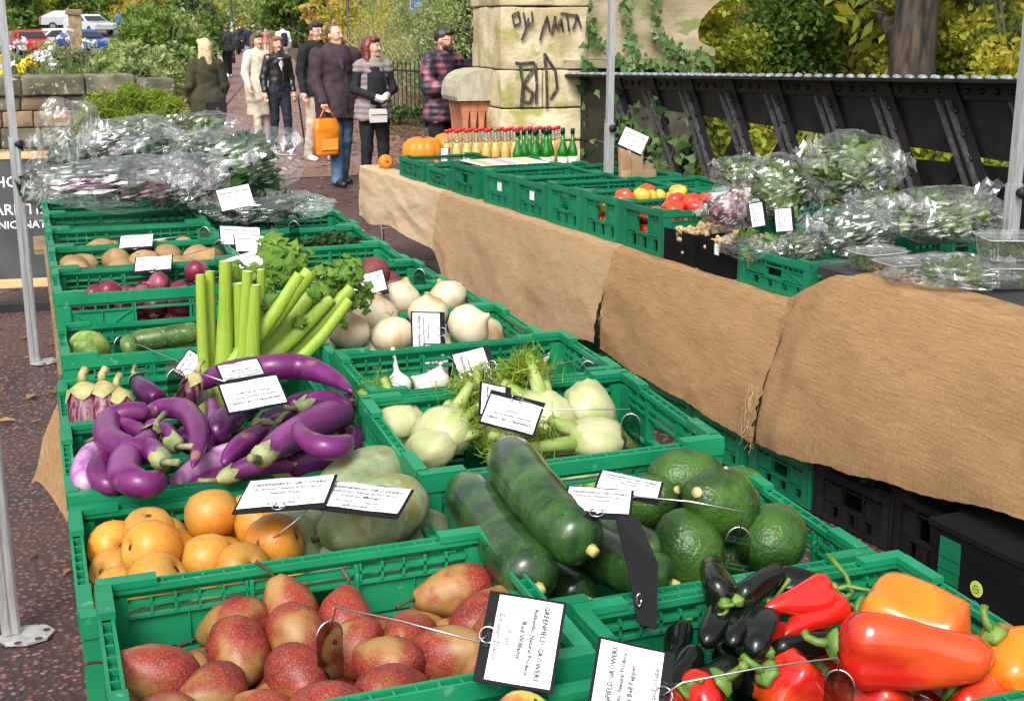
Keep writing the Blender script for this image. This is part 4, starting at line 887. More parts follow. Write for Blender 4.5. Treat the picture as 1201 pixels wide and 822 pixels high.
CUC = fruit_grad('cucumber_skin', [(.007, .022, .008), (.012, .038, .010), (.028, .072, .016), (.05, .11, .026)], rough=.28, nscale=7, namp=.75, speck=((.08, .15, .05), 60, .64, .4), stretch=(2.5, 2.5, .5), z0=-.22, z1=.22, bump=.15, bscale=16, coat=.25)
AVO = fruit_grad('avocado_skin', [(.012, .032, .008), (.022, .062, .010), (.045, .11, .016), (.02, .05, .009)], rough=.33, nscale=10, namp=.6, speck=((.07, .14, .035), 210, .58, .3), bump=.7, bscale=130, coat=.0, z0=-.08, z1=.08)
REDP = fruit_grad('red_pepper_skin', [(.46, .010, .008), (.56, .016, .010), (.50, .012, .008)], rough=.16, nscale=6, namp=.5, bump=0, coat=.4, z0=-.1, z1=.1)
ORAP = fruit_grad('orange_red_pepper_skin', [(.50, .075, .007), (.48, .03, .007), (.42, .010, .007), (.44, .013, .008), (.50, .055, .009)], rough=.16, nscale=6, namp=.75, bump=0, coat=.4, z0=-.12, z1=.14)
ORP = fruit_grad('orange_pepper_skin', [(.58, .13, .008), (.62, .18, .012), (.54, .07, .008)], rough=.18, nscale=6, namp=.6, bump=0, coat=.4, z0=-.12, z1=.14)
BLKP = fruit_grad('black_pepper_skin', [(.004, .005, .004), (.007, .010, .005), (.005, .006, .005)], rough=.13, nscale=7, namp=.5, bump=0, spec=.35, coat=0, z0=-.1, z1=.1)
PSTEM = mat('pepper_stem', (.07, .15, .02), (.14, .23, .04), scale=40, rough=.5)
APP = fruit_grad('apple_skin', [(.40, .42, .06), (.44, .20, .05), (.42, .05, .03), (.46, .36, .06)], rough=.3, nscale=9, namp=.7, speck=((.6, .5, .2), 150, .62, .5))
# ================================================================ pears
def pear_mesh(seed, s=1):
    pr = [(.004, -.046), (.016, -.050), (.030, -.046), (.040, -.034), (.0445, -.016), (.0445, .004), (.040, .022), (.031, .039), (.0225, .053), (.017, .061), (.010, .067), (.003, .066)]
    mb = MB(); mb.lathe(pr, 20); lump(mb, .07, 16, seed); mb.v = [(x + .10 * z * math.sin(seed), y, z * (1 + .1 * math.cos(seed))) for x, y, z in mb.v]; return mb.mesh('flesh', PEARM, True)
def stem_mesh(L=.028, r=.0028, b=.3): mb = MB(); mb.tube([(0, 0, 0), (L * b * .3, 0, L * .5), (L * b, 0, L * .9), (L * b * 1.1, 0, L)], [r, r * .8, r, r * 1.5], 6); return mb.mesh('stem', STEMM, True)
PM3 = [pear_mesh(i * 1.3) for i in range(4)]; STM = stem_mesh(.036, .0030, .45); rp_ = random.Random(3)
Mc, w, d = CR['pear']; P, rr = pack(52, .0435, w - .05, d - .05, .008, 5)
for (x, y, z), q in zip(P, rr):
    k = rp_.randrange(4); item('pear', 'red-blushed pear heaped in the pear crate', 'pear', Mc @ T(x, y, z) @ RZ(rp_.uniform(0, 360)) @ RX(rp_.choice([rp_.uniform(70, 110), rp_.uniform(60, 120), rp_.uniform(60, 120), rp_.uniform(20, 60)])) @ S(q / .0445), [('flesh', PM3[k]), ('stem', STM, T(.10 * .064 * math.sin(k * 1.3), 0, .063 * (1 + .1 * math.cos(k * 1.3))))], 'red pears heaped in a crate')
# apples in the crate in front
am = MB(); am.lathe([(.003, -.030), (.014, -.036), (.028, -.030), (.038, -.010), (.040, .008), (.034, .026), (.022, .034), (.010, .031), (.003, .024)], 18); AM = lump(am, .05, 14, 2).mesh('flesh', APP, True); ASM = stem_mesh(.018, .0018, .2)
Mc, w, d = CR['front']; P, rr = pack(40, .041, w - .05, d - .05, .008, 8)
for (x, y, z), q in zip(P, rr): item('apple', 'yellow and red striped apple in the crate before the pears', 'apple', Mc @ T(x, y, z) @ rot_rand(rp_, 50) @ S(q / .041), [('flesh', AM), ('stem', ASM, T(0, 0, .026))], 'apples in the crate before the pears')
item('apple', 'striped apple topping the crate before the pears', 'apple', T(*at(612, 850, 1.01)) @ RZ(30) @ RX(25), [('flesh', AM), ('stem', ASM, T(0, 0, .026))])
# ================================================================ round orange fruit and mangoes
om = MB(); om.lathe([(.003, -.034), (.012, -.038), (.026, -.034), (.038, -.020), (.0425, .0), (.040, .018), (.030, .033), (.016, .039), (.008, .037), (.003, .033)], 20); OMs = [lump(MB().add(om.v, om.f), .05, 13, s).mesh('flesh', NASHI, True) for s in (1, 4)]
eye = MB(); eye.lathe([(0, 0), (.007, 0), (.0065, .0016), (0, .001)], 10); EYE = eye.mesh('stalk_scar', STEMM, True)
Mc, w, d = CR['orange']; P, rr = pack(40, .048, .345, d - .05, .008, 12)
for (x, y, z), q in zip(P, rr): item('round_orange_fruit', 'round orange russet fruit heaped beside the mangoes', 'fruit', Mc @ T(x - w / 2 + .195, y, z) @ rot_rand(rp_, 70) @ S(q / .0425 * 1.0), [('flesh', OMs[rp_.randrange(2)]), ('stalk_scar', EYE, T(0, 0, .0335))], 'round orange fruit heaped in a crate')
mg = sph(.105, .072, .062, 24, 16); mg = lump(mg, .06, 9, 3); mg.v = [(x, y + .9 * x * x, z) for x, y, z in mg.v]; MG = mg.mesh('flesh', MANGO, True); MSM = stem_mesh(.014, .004, .1)
for i, (px, py, z, rz, s, lab) in enumerate([(440, 605, 1.02, 12, 1.0, 'large grey-green mango lying tilted under the white price cards'), (425, 568, 1.0, 20, 1.05, 'yellowish green mango half hidden behind the price cards'), (345, 640, .965, 60, .85, 'grey-green mango leaning against the orange fruit'), (380, 662, .93, 10, .8, 'pale green mango low against the crate wall'), (480, 640, .93, 40, .9, 'green mango under the largest mango')]):
    item('mango', lab, 'mango', T(*at(px, py, z)) @ RZ(rz) @ RY(-12), [('flesh', MG), ('stem', MSM, T(-.103, .010, 0) @ RY(-90))])
# ================================================================ aubergines
def smooth_path(pts, n=18):
    P = [Vector(p) for p in pts]; out = []
    Q = [P[0] * 2 - P[1]] + P + [P[-1] * 2 - P[-2]]; m = len(P) - 1
    for i in range(n + 1):
        t = i / n * m; k = min(int(t), m - 1); f = t - k; a, b, c, d = Q[k:k + 4]
        out.append(.5 * ((2 * b) + (c - a) * f + (2 * a - 5 * b + 4 * c - d) * f * f + (3 * b - a - 3 * c + d) * f ** 3))
    return out
def aubergine(pts, r, mt, label, bulb=.6, taper=.35, stalk=True, cal=CALYX, sl=.05, r0=.6, group=None, bend=.01):
    """pts run from the stalk end to the blossom end (world points)"""
    P = smooth_path(pts, 22); o = P[len(P) // 2].copy(); P = [p - o for p in P]; n = len(P); rad = []
    for i in range(n):
        t = i / (n - 1); base = r0 + (1 - r0) * math.sin(math.pi * min(1, t / (2 * bulb))) if t < bulb else taper + (1 - taper) * math.cos((t - bulb) / (1 - bulb) * math.pi / 2) ** .8
        if t > .94: base *= math.sqrt(max(.02, 1 - ((t - .94) / .06) ** 2))
        if t < .03: base *= .8
        rad.append(max(.002, r * base))
    t_ = thing('aubergine', label, 'aubergine', T(*o), group)
    mb = MB(); mb.tube(P, rad, 16); mb.build('flesh', mt, t_, True)
    if stalk:
        d0 = (P[0] - P[1]).normalized(); cb = MB()
        # calyx cap with pointed lobes
        u = d0.orthogonal().normalized(); w2 = d0.cross(u)
        rings = []
        N_ = 20
        for j, (s_, k_) in enumerate([(.016, .25), (.006, .72), (-.003, 1.03), (-.014, 1.08)]):
            for q in range(N_):
                a = 2 * math.pi * q / N_; lobe = (.5 + .5 * math.cos(a * 5)) if j == 3 else 0
                dd = s_ - lobe * .020; kk = min(n - 1, int(max(0, -dd) / max(.005, (P[1] - P[0]).length)))
                rr_ = max(rad[kk], rad[2] * .9) * k_ + .0012
                base = P[0] + d0 * dd if dd > 0 else P[kk] + d0 * 0
                rings.append(base + (u * math.cos(a) + w2 * math.sin(a)) * rr_)
        cb.add(rings, [(j * N_ + q, j * N_ + (q + 1) % N_, (j + 1) * N_ + (q + 1) % N_, (j + 1) * N_ + q) for j in range(3) for q in range(N_)])
        cb.build('calyx', cal, t_, True)
        sb = MB(); e = P[0] + d0 * .016; sb.tube([e, e + d0 * sl * .5 + Vector((0, 0, bend)), e + d0 * sl + Vector((bend, bend, bend * 1.5))], [r * .30, r * .2, r * .24], 8); sb.build('stalk', cal, t_, True)
    return t_
def ap(*l): return [at(*p) for p in l]
AU = [
 (ap((232, 452, 1.06), (262, 438, 1.09), (310, 432, 1.12), (352, 430, 1.12), (388, 442, 1.11), (414, 460, 1.10)), .033, EGG, 'long glossy purple aubergine arching over the top of the heap', .45, .15, False),
 (ap((178, 508, 1.07), (158, 528, 1.065), (128, 515, 1.06), (128, 494, 1.06), (152, 484, 1.07), (176, 482, 1.07)), .031, EGG, 'purple aubergine curled back beside its own green calyx', .35, .6, True),
 (ap((168, 492, 1.05), (186, 480, 1.06), (214, 480, 1.07), (231, 500, 1.07), (232, 525, 1.06), (226, 548, 1.05)), .027, EGG, 'purple aubergine arched over like a hook with a pointed tip', .45, .12, False),
 (ap((190, 540, 1.065), (176, 528, 1.06), (152, 534, 1.055), (146, 556, 1.05), (168, 568, 1.045), (192, 562, 1.04)), .034, EGG, 'purple aubergine curled into a ring with a brown stalk', .5, .6, True),
 (ap((150, 528, 1.035), (128, 534, 1.035), (116, 552, 1.03), (126, 568, 1.02), (146, 572, 1.01)), .027, EGG, 'purple crescent aubergine lying against the curled ring', .5, .4, False),
 (ap((114, 521, 1.04), (104, 538, 1.03), (100, 556, 1.02), (104, 576, 1.0)), .031, EGGP, 'pale lilac white aubergine with a long thin stalk over the crate wall', .65, .5, True),
 (ap((206, 522, 1.05), (192, 510, 1.045), (178, 502, 1.04)), .030, EGG, 'stubby purple aubergine with a pale brown calyx', .5, .8, True),
 (ap((302, 474, 1.06), (280, 482, 1.06), (262, 497, 1.06), (252, 512, 1.055)), .033, EGGD, 'dark aubergine with a blunt pale tip pointing out of the heap', .6, .75, False),
 (ap((306, 536, 1.075), (330, 518, 1.075), (362, 500, 1.07), (388, 488, 1.06), (406, 484, 1.05)), .039, EGG, 'thick purple aubergine with a ragged green calyx lying across the corner', .7, .75, True),
 (ap((348, 500, 1.105), (358, 514, 1.10), (378, 524, 1.095), (398, 524, 1.09), (410, 516, 1.085)), .026, EGG, 'small crescent aubergine on top of the thick one', .65, .5, False),
 (ap((205, 566, 1.0), (240, 545, 1.01), (285, 530, 1.02), (320, 520, 1.02)), .030, EGGP, 'lilac aubergine lying low behind the brown stalk', .5, .8, False),
 (ap((222, 572, .985), (262, 560, .99), (300, 550, .995), (330, 545, 1.0)), .028, EGG, 'purple aubergine lying along the front crate wall', .5, .7, False),
 (ap((325, 552, 1.01), (350, 545, 1.01), (385, 536, 1.01), (412, 526, 1.01)), .032, EGGD, 'dark aubergine under the thick one by the crate corner', .5, .8, True),
 (ap((415, 470, 1.0), (390, 474, 1.02), (360, 472, 1.03), (338, 478, 1.03)), .030, EGGD, 'dark aubergine lying by the crate wall behind the price cards', .5, .8, True),
 (ap((245, 455, 1.02), (225, 465, 1.035), (205, 472, 1.03)), .028, EGGP, 'lilac aubergine peeping out behind the hooked one', .5, .6, False),
 (ap((215, 505, 1.02), (222, 520, 1.02), (245, 520, 1.02), (262, 530, 1.0)), .026, EGGD, 'dark aubergine deep in the middle of the heap', .5, .6, False),
 (ap((400, 505, 1.0), (415, 512, 1.0), (408, 532, .99), (392, 540, .99)), .028, EGGD, 'dark aubergine squeezed into the crate corner', .5, .6, False),
 (ap((300, 500, 1.03), (320, 492, 1.04), (345, 488, 1.04), (372, 480, 1.03)), .028, EGGD, 'dark aubergine with green calyx under the price cards', .5, .6, True),
 (ap((270, 520, 1.02), (300, 512, 1.03), (330, 505, 1.03)), .027, EGGD, 'dark aubergine below the tall green calyces', .5, .7, True),
 (ap((190, 505, 1.0), (170, 515, 1.0), (140, 510, .99), (110, 505, .99)), .030, EGGD, 'dark aubergine under the curled ones by the crate end', .5, .7, False),
 (ap((248, 470, 1.055), (252, 490, 1.05), (246, 512, 1.045), (236, 530, 1.04)), .024, EGG, 'slim purple aubergine hanging beside the blunt-tipped one', .5, .4, False),
 (ap((318, 500, 1.06), (296, 512, 1.055), (276, 528, 1.05), (262, 544, 1.045)), .024, EGG, 'slim purple aubergine before the tall green calyces', .5, .3, True),
 (ap((352, 478, 1.075), (372, 470, 1.075), (394, 472, 1.065), (412, 482, 1.05)), .026, EGG, 'short purple aubergine behind the thick one', .5, .5, True),
 (ap((118, 488, 1.04), (138, 498, 1.05), (160, 505, 1.05), (180, 520, 1.045)), .022, EGG, 'thin purple aubergine between the curled ones', .5, .3, False),
 (ap((262, 560, 1.02), (290, 548, 1.03), (318, 544, 1.03), (345, 548, 1.02)), .024, EGG, 'slim purple aubergine along the front of the heap', .5, .4, True),
 (ap((160, 445, 1.03), (172, 460, 1.03), (188, 470, 1.02)), .030, EGGD, 'dark round-shouldered aubergine behind the price card clip', .5, .8, True),
]
for (pts, r, mt, lab, bulb, tap, stk) in AU: aubergine(pts, r * .9, mt, lab, bulb, tap, stk, sl=.075 if 'thin stalk' in lab or 'brown' in lab else .045, r0=.55)
Mc, w, d = CR['egg']
for i in range(9):
    x = -w / 2 + .07 + .06 * i; aubergine([Mc @ Vector((x, -.15, .05)), Mc @ Vector((x + rp_.uniform(-.03, .03), 0, .07)), Mc @ Vector((x, .15, .06))], .033, EGGD, 'dark aubergine in the bottom layer of the heap', .5, .7, False, group='aubergines in the bottom layer')
for i, (top, bot, r) in enumerate([((98, 456), (112, 540), .043), ((121, 455), (130, 535), .038), ((138, 462), (146, 530), .034), ((229, 444), (204, 500), .026)]):
    Y = 2.87 - .01 * i; a, b = atY(*top, Y), atY(*bot, Y - .06); aubergine([a, a.lerp(b, .5), b], r, EGGS, ['striped red and white aubergine upright in the crate corner', 'striped aubergine with a pale spiky calyx beside the corner one', 'slim striped aubergine upright near the black clip', 'slim striped aubergine leaning towards the celery'][i], .7, .8, True, CALYXP, sl=.010, r0=.85)
# ================================================================ celery
def celery_stalk(pts, r, parent, cut=True):
    P = smooth_path(pts, 10); mb = MB(); vs, fs = [], []; n = 12; u0 = None; n = 22
    for i, p in enumerate(P):
        dd = (P[min(i + 1, 10)] - P[max(i - 1, 0)]).normalized(); u = Vector((0, 1, 0)) if u0 is None else u0; u = (u - dd * u.dot(dd)).normalized(); u0 = u; w_ = dd.cross(u)
        for k in range(n):                       # ribbed U section
            a = 2 * math.pi * k / n; rr_ = r * (1 if math.sin(a) < .2 else .55) * (1.0 + .055 * (k % 2)) * (1.15 - .3 * i / 10)
            vs.append(p + (w_ * math.cos(a) * r / r * rr_ + u * math.sin(a) * rr_ * .8))
    for i in range(10):
        for k in range(n): fs.append((i * n + k, i * n + (k + 1) % n, (i + 1) * n + (k + 1) % n, (i + 1) * n + k))
    mb.add(vs, fs); s_ = mb.build('stalk', CEL, parent, True)
    cb = MB(); cb.add([v + (P[10] - P[9]).normalized() * .0005 for v in vs[-n:]], [tuple(range(n))]); cb.build('cut_end', CELT, s_)
def cel_leaf(V, F, c, nrm, up_, size, r):
    """a lobed, toothed celery leaflet made of a small triangle fan"""
    n = Vector(nrm).normalized(); u = (Vector(up_) - n * Vector(up_).dot(n)).normalized(); w_ = n.cross(u); o = len(V); k = 13
    V.append(c + n * size * .10)
    for i in range(k):
        a = 2 * math.pi * i / k + .24; q = size * (1.0 if i % 2 else .62) * (.75 + .35 * math.cos(a)) * r.uniform(.85, 1.15)
        V.append(c + u * math.cos(a) * q * 1.2 + w_ * math.sin(a) * q + n * size * r.uniform(-.2, .1))
    for i in range(k): F.append((o, o + 1 + i, o + 1 + (i + 1) % k))
def cel_leaves(parent, spots, r):
    V, F = [], []
    for (c, rad, n, s) in spots:
        for i in range(int(n * 2.4)):
            d_ = Vector((r.gauss(0, 1), r.gauss(0, 1), r.gauss(0, 1))).normalized()
            cel_leaf(V, F, c + d_ * rad * r.uniform(.2, 1), d_ * .8 + Vector((0, -.5, .5)), Vector((r.gauss(0, .5), 0, 1)) + d_ * .5, s * r.uniform(.6, 1.15), r)
    mb = MB(); mb.add(V, F); mb.build('leaves', CELL, parent)
ra = random.Random(21)
c1 = thing('celery', 'bunch of thick upright celery stalks with cut tops', 'celery', T(*atY(262, 440, 3.0)))
iv = c1.matrix_world.inverted()
for (b, t_, r) in [((238, 436), (235, 322), .0115), ((247, 437), (246, 318), .011), ((257, 440), (266, 338), .018), ((270, 440), (276, 350), .018), ((284, 438), (281, 332), .015), ((292, 436), (298, 334), .015), ((262, 430), (264, 306), .014), ((303, 436), (306, 316), .010), ((280, 425), (290, 318), .012)]:
    Yb = 2.98 + ra.uniform(-.03, .05); a, e = atY(*b, Yb), atY(*t_, Yb + ra.uniform(-.01, .06)); a.z = max(.84, a.z - .12); celery_stalk([iv @ a, iv @ (a.lerp(e, .5) + Vector((0, .006, 0))), iv @ e], r * 1.15, c1)
cel_leaves(c1, [(iv @ atY(276, 318, 3.05), .03, 12, .022), (iv @ atY(300, 322, 3.06), .03, 10, .02)], ra)
c2 = thing('celery', 'bunch of celery leaning over with leafy tops', 'celery', T(*atY(300, 440, 3.04))); iv = c2.matrix_world.inverted()
for (b, t_, r) in [((258, 440), (364, 318), .016), ((272, 440), (366, 344), .017), ((290, 440), (388, 350), .014), ((300, 440), (404, 345), .013), ((312, 440), (412, 338), .014), ((268, 432), (352, 322), .013), ((330, 442), (410, 352), .011)]:
    Yb = 3.0 + ra.uniform(-.02, .08); a, e = atY(*b, Yb), atY(*t_, Yb + ra.uniform(.0, .08)); celery_stalk([iv @ a, iv @ (a.lerp(e, .5) + Vector((.008, 0, -.004))), iv @ e], r * 1.35, c2)
cel_leaves(c2, [(iv @ atY(330, 312, 3.18), .055, 26, .032), (iv @ atY(322, 292, 3.2), .04, 14, .034), (iv @ atY(345, 300, 3.2), .05, 16, .03), (iv @ atY(384, 330, 3.14), .05, 26, .022), (iv @ atY(405, 325, 3.16), .055, 34, .022), (iv @ atY(420, 345, 3.15), .05, 22, .018), (iv @ atY(372, 345, 3.1), .04, 16, .018), (iv @ atY(318, 358, 3.02), .022, 7, .028), (iv @ atY(352, 378, 3.04), .02, 7, .016), (iv @ atY(395, 372, 3.1), .04, 12, .016), (iv @ atY(315, 340, 3.15), .03, 10, .024)], ra)
# ================================================================ courgettes, gourd, onions, potatoes
def long_fruit(name, pts, r, mt, label, cat, tipm=None, ends=.75, n=18, group=None, prt='flesh'):
    P = smooth_path(pts, 18); o = P[9].copy(); P = [p - o for p in P]; rad = []
    for i in range(19):
        t = i / 18; e = min(t, 1 - t) / .5; rad.append(r * max(.06, min(1, (1 - (1 - min(1, e / .38)) ** 2.4) ** .5 if e < .38 else 1)) * (1 + .014 * math.sin(i * 1.7)))
    t_ = thing(name, label, cat, T(*o), group); mb = MB(); mb.tube(P, rad, n); mb.build(prt, mt, t_, True)
    if tipm is not None:
        d0 = (P[-1] - P[-2]).normalized(); sb = MB(); sb.tube([P[-1] - d0 * .004, P[-1] + d0 * .010], [r * .22, r * .16], 8); sb.build('stalk_end', tipm, t_, True)
    return t_
long_fruit('courgette', [at(150, 402, 1.02), at(190, 396, 1.03), at(238, 388, 1.04)], .030, ZUC, 'long striped courgette lying across the back of the crate', 'courgette', CALYXP)
long_fruit('courgette', [at(170, 412, .97), at(205, 408, .975), at(245, 402, .98)], .026, ZUC, 'courgette lying below the long striped one', 'courgette', CALYXP)
long_fruit('courgette', [at(158, 420, 1.0), at(152, 408, 1.035), at(150, 398, 1.05)], .022, ZUC, 'short courgette standing end-on beside the round gourd', 'courgette', CALYXP)
gg = lump(sph(.058, .052, .052, 20, 14), .04, 16, 5); item('gourd', 'round light-green gourd in the courgette crate', 'gourd', T(*at(104, 410, 1.005)) @ RY(20), [('flesh', gg.mesh('flesh', GOURD, True)), ('stem', stem_mesh(.012, .004, .1), T(.05, 0, .02) @ RY(70))])
def onion_mesh(r, mt, neck=.35, seed=0):
    pr = [(.05, -.86), (.3, -.84), (.62, -.70), (.88, -.40), (1, 0), (.94, .35), (.74, .64), (.45, .82), (.24, .96), (.14, 1.10), (.11, 1.10 + neck * .6), (.13, 1.10 + neck), (.05, 1.12 + neck)]
    mb = MB(); mb.lathe([(a * r, b * r * .9) for a, b in pr], 20); return lump(mb, .04, 1.1 / r, seed).mesh('bulb', mt, True)
def roots_mesh(r, mt):
    mb = MB(); q = random.Random(4)
    for i in range(14): a = q.uniform(0, 6.28); mb.tube([(0, 0, 0), (math.cos(a) * r * .2, math.sin(a) * r * .2, -r * .18), (math.cos(a) * r * .35, math.sin(a) * r * .35, -r * .2)], .0008, 3)
    return mb.mesh('roots', mt)
ROOTM = mat('root', (.34, .24, .13), (.5, .38, .22), rough=.9)
RO = [onion_mesh(.038, RON, .3, s) for s in (0, 3)]; RT = roots_mesh(.038, ROOTM)
Mc, w, d = CR['ronion']; P, rr = pack(62, .040, w - .05, d - .05, .008, 21)
for (x, y, z), q in zip(P, rr): item('red_onion', 'purple-red onion in the onion crate', 'onion', Mc @ T(x, y, z) @ rot_rand(rp_, 110) @ S(q / .040), [('bulb', RO[rp_.randrange(2)]), ('roots', RT, T(0, 0, -.030))], 'red onions heaped in a crate')
def potato_mesh(s): return lump(sph(.052, .040, .034, 16, 11), .16, 14, s).mesh('potato', POT, True)
PT = [potato_mesh(s) for s in (1, 2, 3, 4)]
Mc, w, d = CR['potA']; P, rr = pack(38, .047, w - .05, d - .05, .008, 22)
for (x, y, z), q in zip(P, rr): item('potato', 'large brown potato beside the red onions', 'potato', Mc @ T(x, y, z + .012) @ RZ(rp_.uniform(0, 360)) @ RX(rp_.uniform(-30, 30)) @ S(q / .042), [(None, PT[rp_.randrange(4)])], 'large potatoes in a crate')
Mc, w, d = CR['potB']; P, rr = pack(66, .038, w - .05, d - .05, .008, 23)
for (x, y, z), q in zip(P, rr): item('potato', 'smaller light-brown potato beside the bagged kale', 'potato', Mc @ T(x, y, z) @ RZ(rp_.uniform(0, 360)) @ RX(rp_.uniform(-30, 30)) @ S(q / .044), [(None, PT[rp_.randrange(4)])], 'smaller potatoes in a crate')
WO = [onion_mesh(.063, WON, .10, s) for s in (1, 6)]; WT = roots_mesh(.066, ROOTM)
wo = [(409, 384, 1.085, 10, 0, 'front white onion with a pointed neck beside the celery'), (440, 365, 1.10, 15, 30, 'white onion behind the pointed one'), (461, 388, 1.07, 170, 20, 'pale onion turned root-end up beside the price card'), (502, 362, 1.10, 12, -20, 'white onion with a papery tip behind the price card'), (549, 378, 1.085, 60, 60, 'white onion with a tan papery skin beside the crate end'), (385, 400, 1.03, 80, 20, 'white onion half hidden by the celery leaves'), (440, 405, 1.02, 100, 80, 'white onion low against the crate wall'), (525, 345, 1.08, 40, 200, 'white onion in the back row of the heap'), (570, 392, 1.02, 90, 10, 'white onion low in the crate corner'), (470, 345, 1.09, 20, 100, 'white onion with twisted neck at the back of the heap'), (510, 400, 1.0, 90, 50, 'white onion under the price card')]
for i, (px, py, z, tx, rz, lab) in enumerate(wo): item('white_onion', lab, 'onion', T(*at(px, py + 5, z - .02)) @ RZ(rz) @ RX(tx) @ S(rp_.uniform(.88, 1.04)), [('bulb', WO[i % 2]), ('roots', WT, T(0, 0, -.052))])
SH = onion_mesh(.026, SHAL, .9, 2)
Mc, w, d = CR['shal']; P, rr = pack(46, .030, w - .05, d - .05, .03, 24)
for (x, y, z), q in zip(P, rr): item('shallot', 'reddish brown shallot behind the white onions', 'shallot', Mc @ T(x, y, z) @ rot_rand(rp_, 120) @ S(q / .028), [(None, SH)], 'shallots in a crate')
bt = MB(); bt.lathe([(.002, -.085), (.006, -.07), (.02, -.055), (.042, -.03), (.054, .0), (.050, .03), (.03, .05), (.012, .058)], 18); BT = lump(bt, .06, 15, 3).mesh('root', BEET, True); BS = stem_mesh(.03, .006, .1)
for i, (px, py, z, lab) in enumerate([(437, 322, 1.08, 'dark red beetroot resting high in its crate'), (415, 335, 1.02, 'dark red beetroot under the highest one'), (455, 338, 1.0, 'dark red beetroot low in its crate')]): item('beetroot', lab, 'beetroot', T(*at(px, py, z)) @ RZ(i * 70) @ RX(70), [('root', BT), ('stem', BS, T(0, 0, .055))])
# garlic
gm = MB(); gm.lathe([(.004, -.020), (.018, -.019), (.027, -.008), (.029, .004), (.024, .016), (.012, .026), (.006, .034), (.0045, .06), (.005, .085), (.002, .086)], 16, None, lambda v, a, i: Vector((v.x * (1 + .07 * math.cos(6 * a)), v.y * (1 + .07 * math.cos(6 * a)), v.z))); GA = gm.mesh('garlic', GAR, True)
for i, (px, py, z, rz, tx, lab) in enumerate([(468, 452, 1.0, 10, 20, 'garlic head with an upright cut stem beside the price card'), (500, 452, .99, 60, 60, 'garlic head with splayed stems by the price card'), (512, 447, 1.0, -40, 35, 'garlic head leaning on its neighbour by the price card'), (630, 436, 1.0, -60, 55, 'single garlic head lying with its stem towards the onions'), (440, 455, .97, 90, 80, 'garlic head lying in the crate corner'), (478, 458, .965, 150, 85, 'garlic head lying flat on the crate floor'), (690, 432, .99, 20, 75, 'garlic head by the crate end under the wire clip'), (575, 455, .96, 100, 80, 'garlic head lying under the tilted card')]):
    item('garlic', lab, 'garlic', T(*at(px, py, z)) @ RZ(rz) @ RX(-tx) @ S(1.1), [(None, GA)])
# ================================================================ fennel
def fennel(c, M, s, label, seed, frond=1):
    r = random.Random(seed); t = thing('fennel', label, 'fennel', T(*c) @ M @ S(s))
    pr = [(.01, -.052), (.03, -.050), (.048, -.036), (.058, -.012), (.056, .014), (.044, .038), (.030, .058)]
    mb = MB(); mb.lathe([(a, b) for a, b in pr], 20, None, lambda v, a, i: Vector((v.x * 1.12, v.y * .78, v.z)) * (1 + .05 * math.cos(5 * a + i))); mb.build('bulb', FEN, t, True)
    for k in range(4):
        a = k * 1.57 + r.uniform(-.3, .3); L = r.uniform(.05, .11); b = Vector((math.cos(a) * .022, math.sin(a) * .015, .045)); e = b + Vector((math.cos(a) * .03, math.sin(a) * .022, L))
        mb = MB(); mb.tube([b, b.lerp(e, .5) + Vector((0, 0, .005)), e], [.017, .013, .010], 9); s_ = mb.build('stalk', FEN, t, True)
    if frond:
        mb = MB()
        for q in range(110 * frond):
            b = Vector((r.gauss(0, .025), r.gauss(0, .02), .09 + r.uniform(-.01, .05))); d_ = Vector((r.gauss(0, 1), r.gauss(0, 1), .6 + r.gauss(0, .6))).normalized()
            mb.tube([b, b + d_ * .02, b + d_ * .04 + Vector((0, 0, -.006))], [.0011, .0009, .0005], 3, False)
        f_ = mb.build('fronds', FENL, t); f_['kind'] = 'stuff'
    return t
for i, (px, py, z, rz, tx, s, lab, fr) in enumerate([(470, 495, 1.02, 20, -60, .85, 'fennel bulb in the crate corner with dark fronds', 1), (520, 505, 1.02, -50, -70, 1.0, 'fennel bulb with cut green stalks facing outwards', 2), (505, 525, 1.0, -70, -75, .85, 'fennel bulb with bushy fronds at the crate wall', 3), (692, 480, 1.04, 60, 150, 1.1, 'large ribbed white fennel bulb turned upside down', 0), (640, 490, 1.04, 10, -50, 1.0, 'fennel bulb with bright yellow-green fronds behind the price card', 5), (700, 515, 1.02, 80, -85, 1.0, 'fennel bulb lying on its side with short cut stalks', 1), (560, 500, 1.0, -20, -40, .9, 'fennel bulb under the price card', 3), (680, 550, .94, 20, 100, 1.0, 'fennel bulb with a browned base seen through the crate handle', 0), (600, 520, .97, -10, -60, .9, 'fennel bulb low in the middle of the crate', 3), (470, 530, .95, 30, -80, .9, 'fennel bulb low behind the crate side', 1), (640, 530, .97, 100, -80, .9, 'fennel bulb low beside the cut stalks', 2)]):
    fennel(at(px, py, z), RZ(rz) @ RX(tx), s * 1.05, lab, 500 + i, fr)
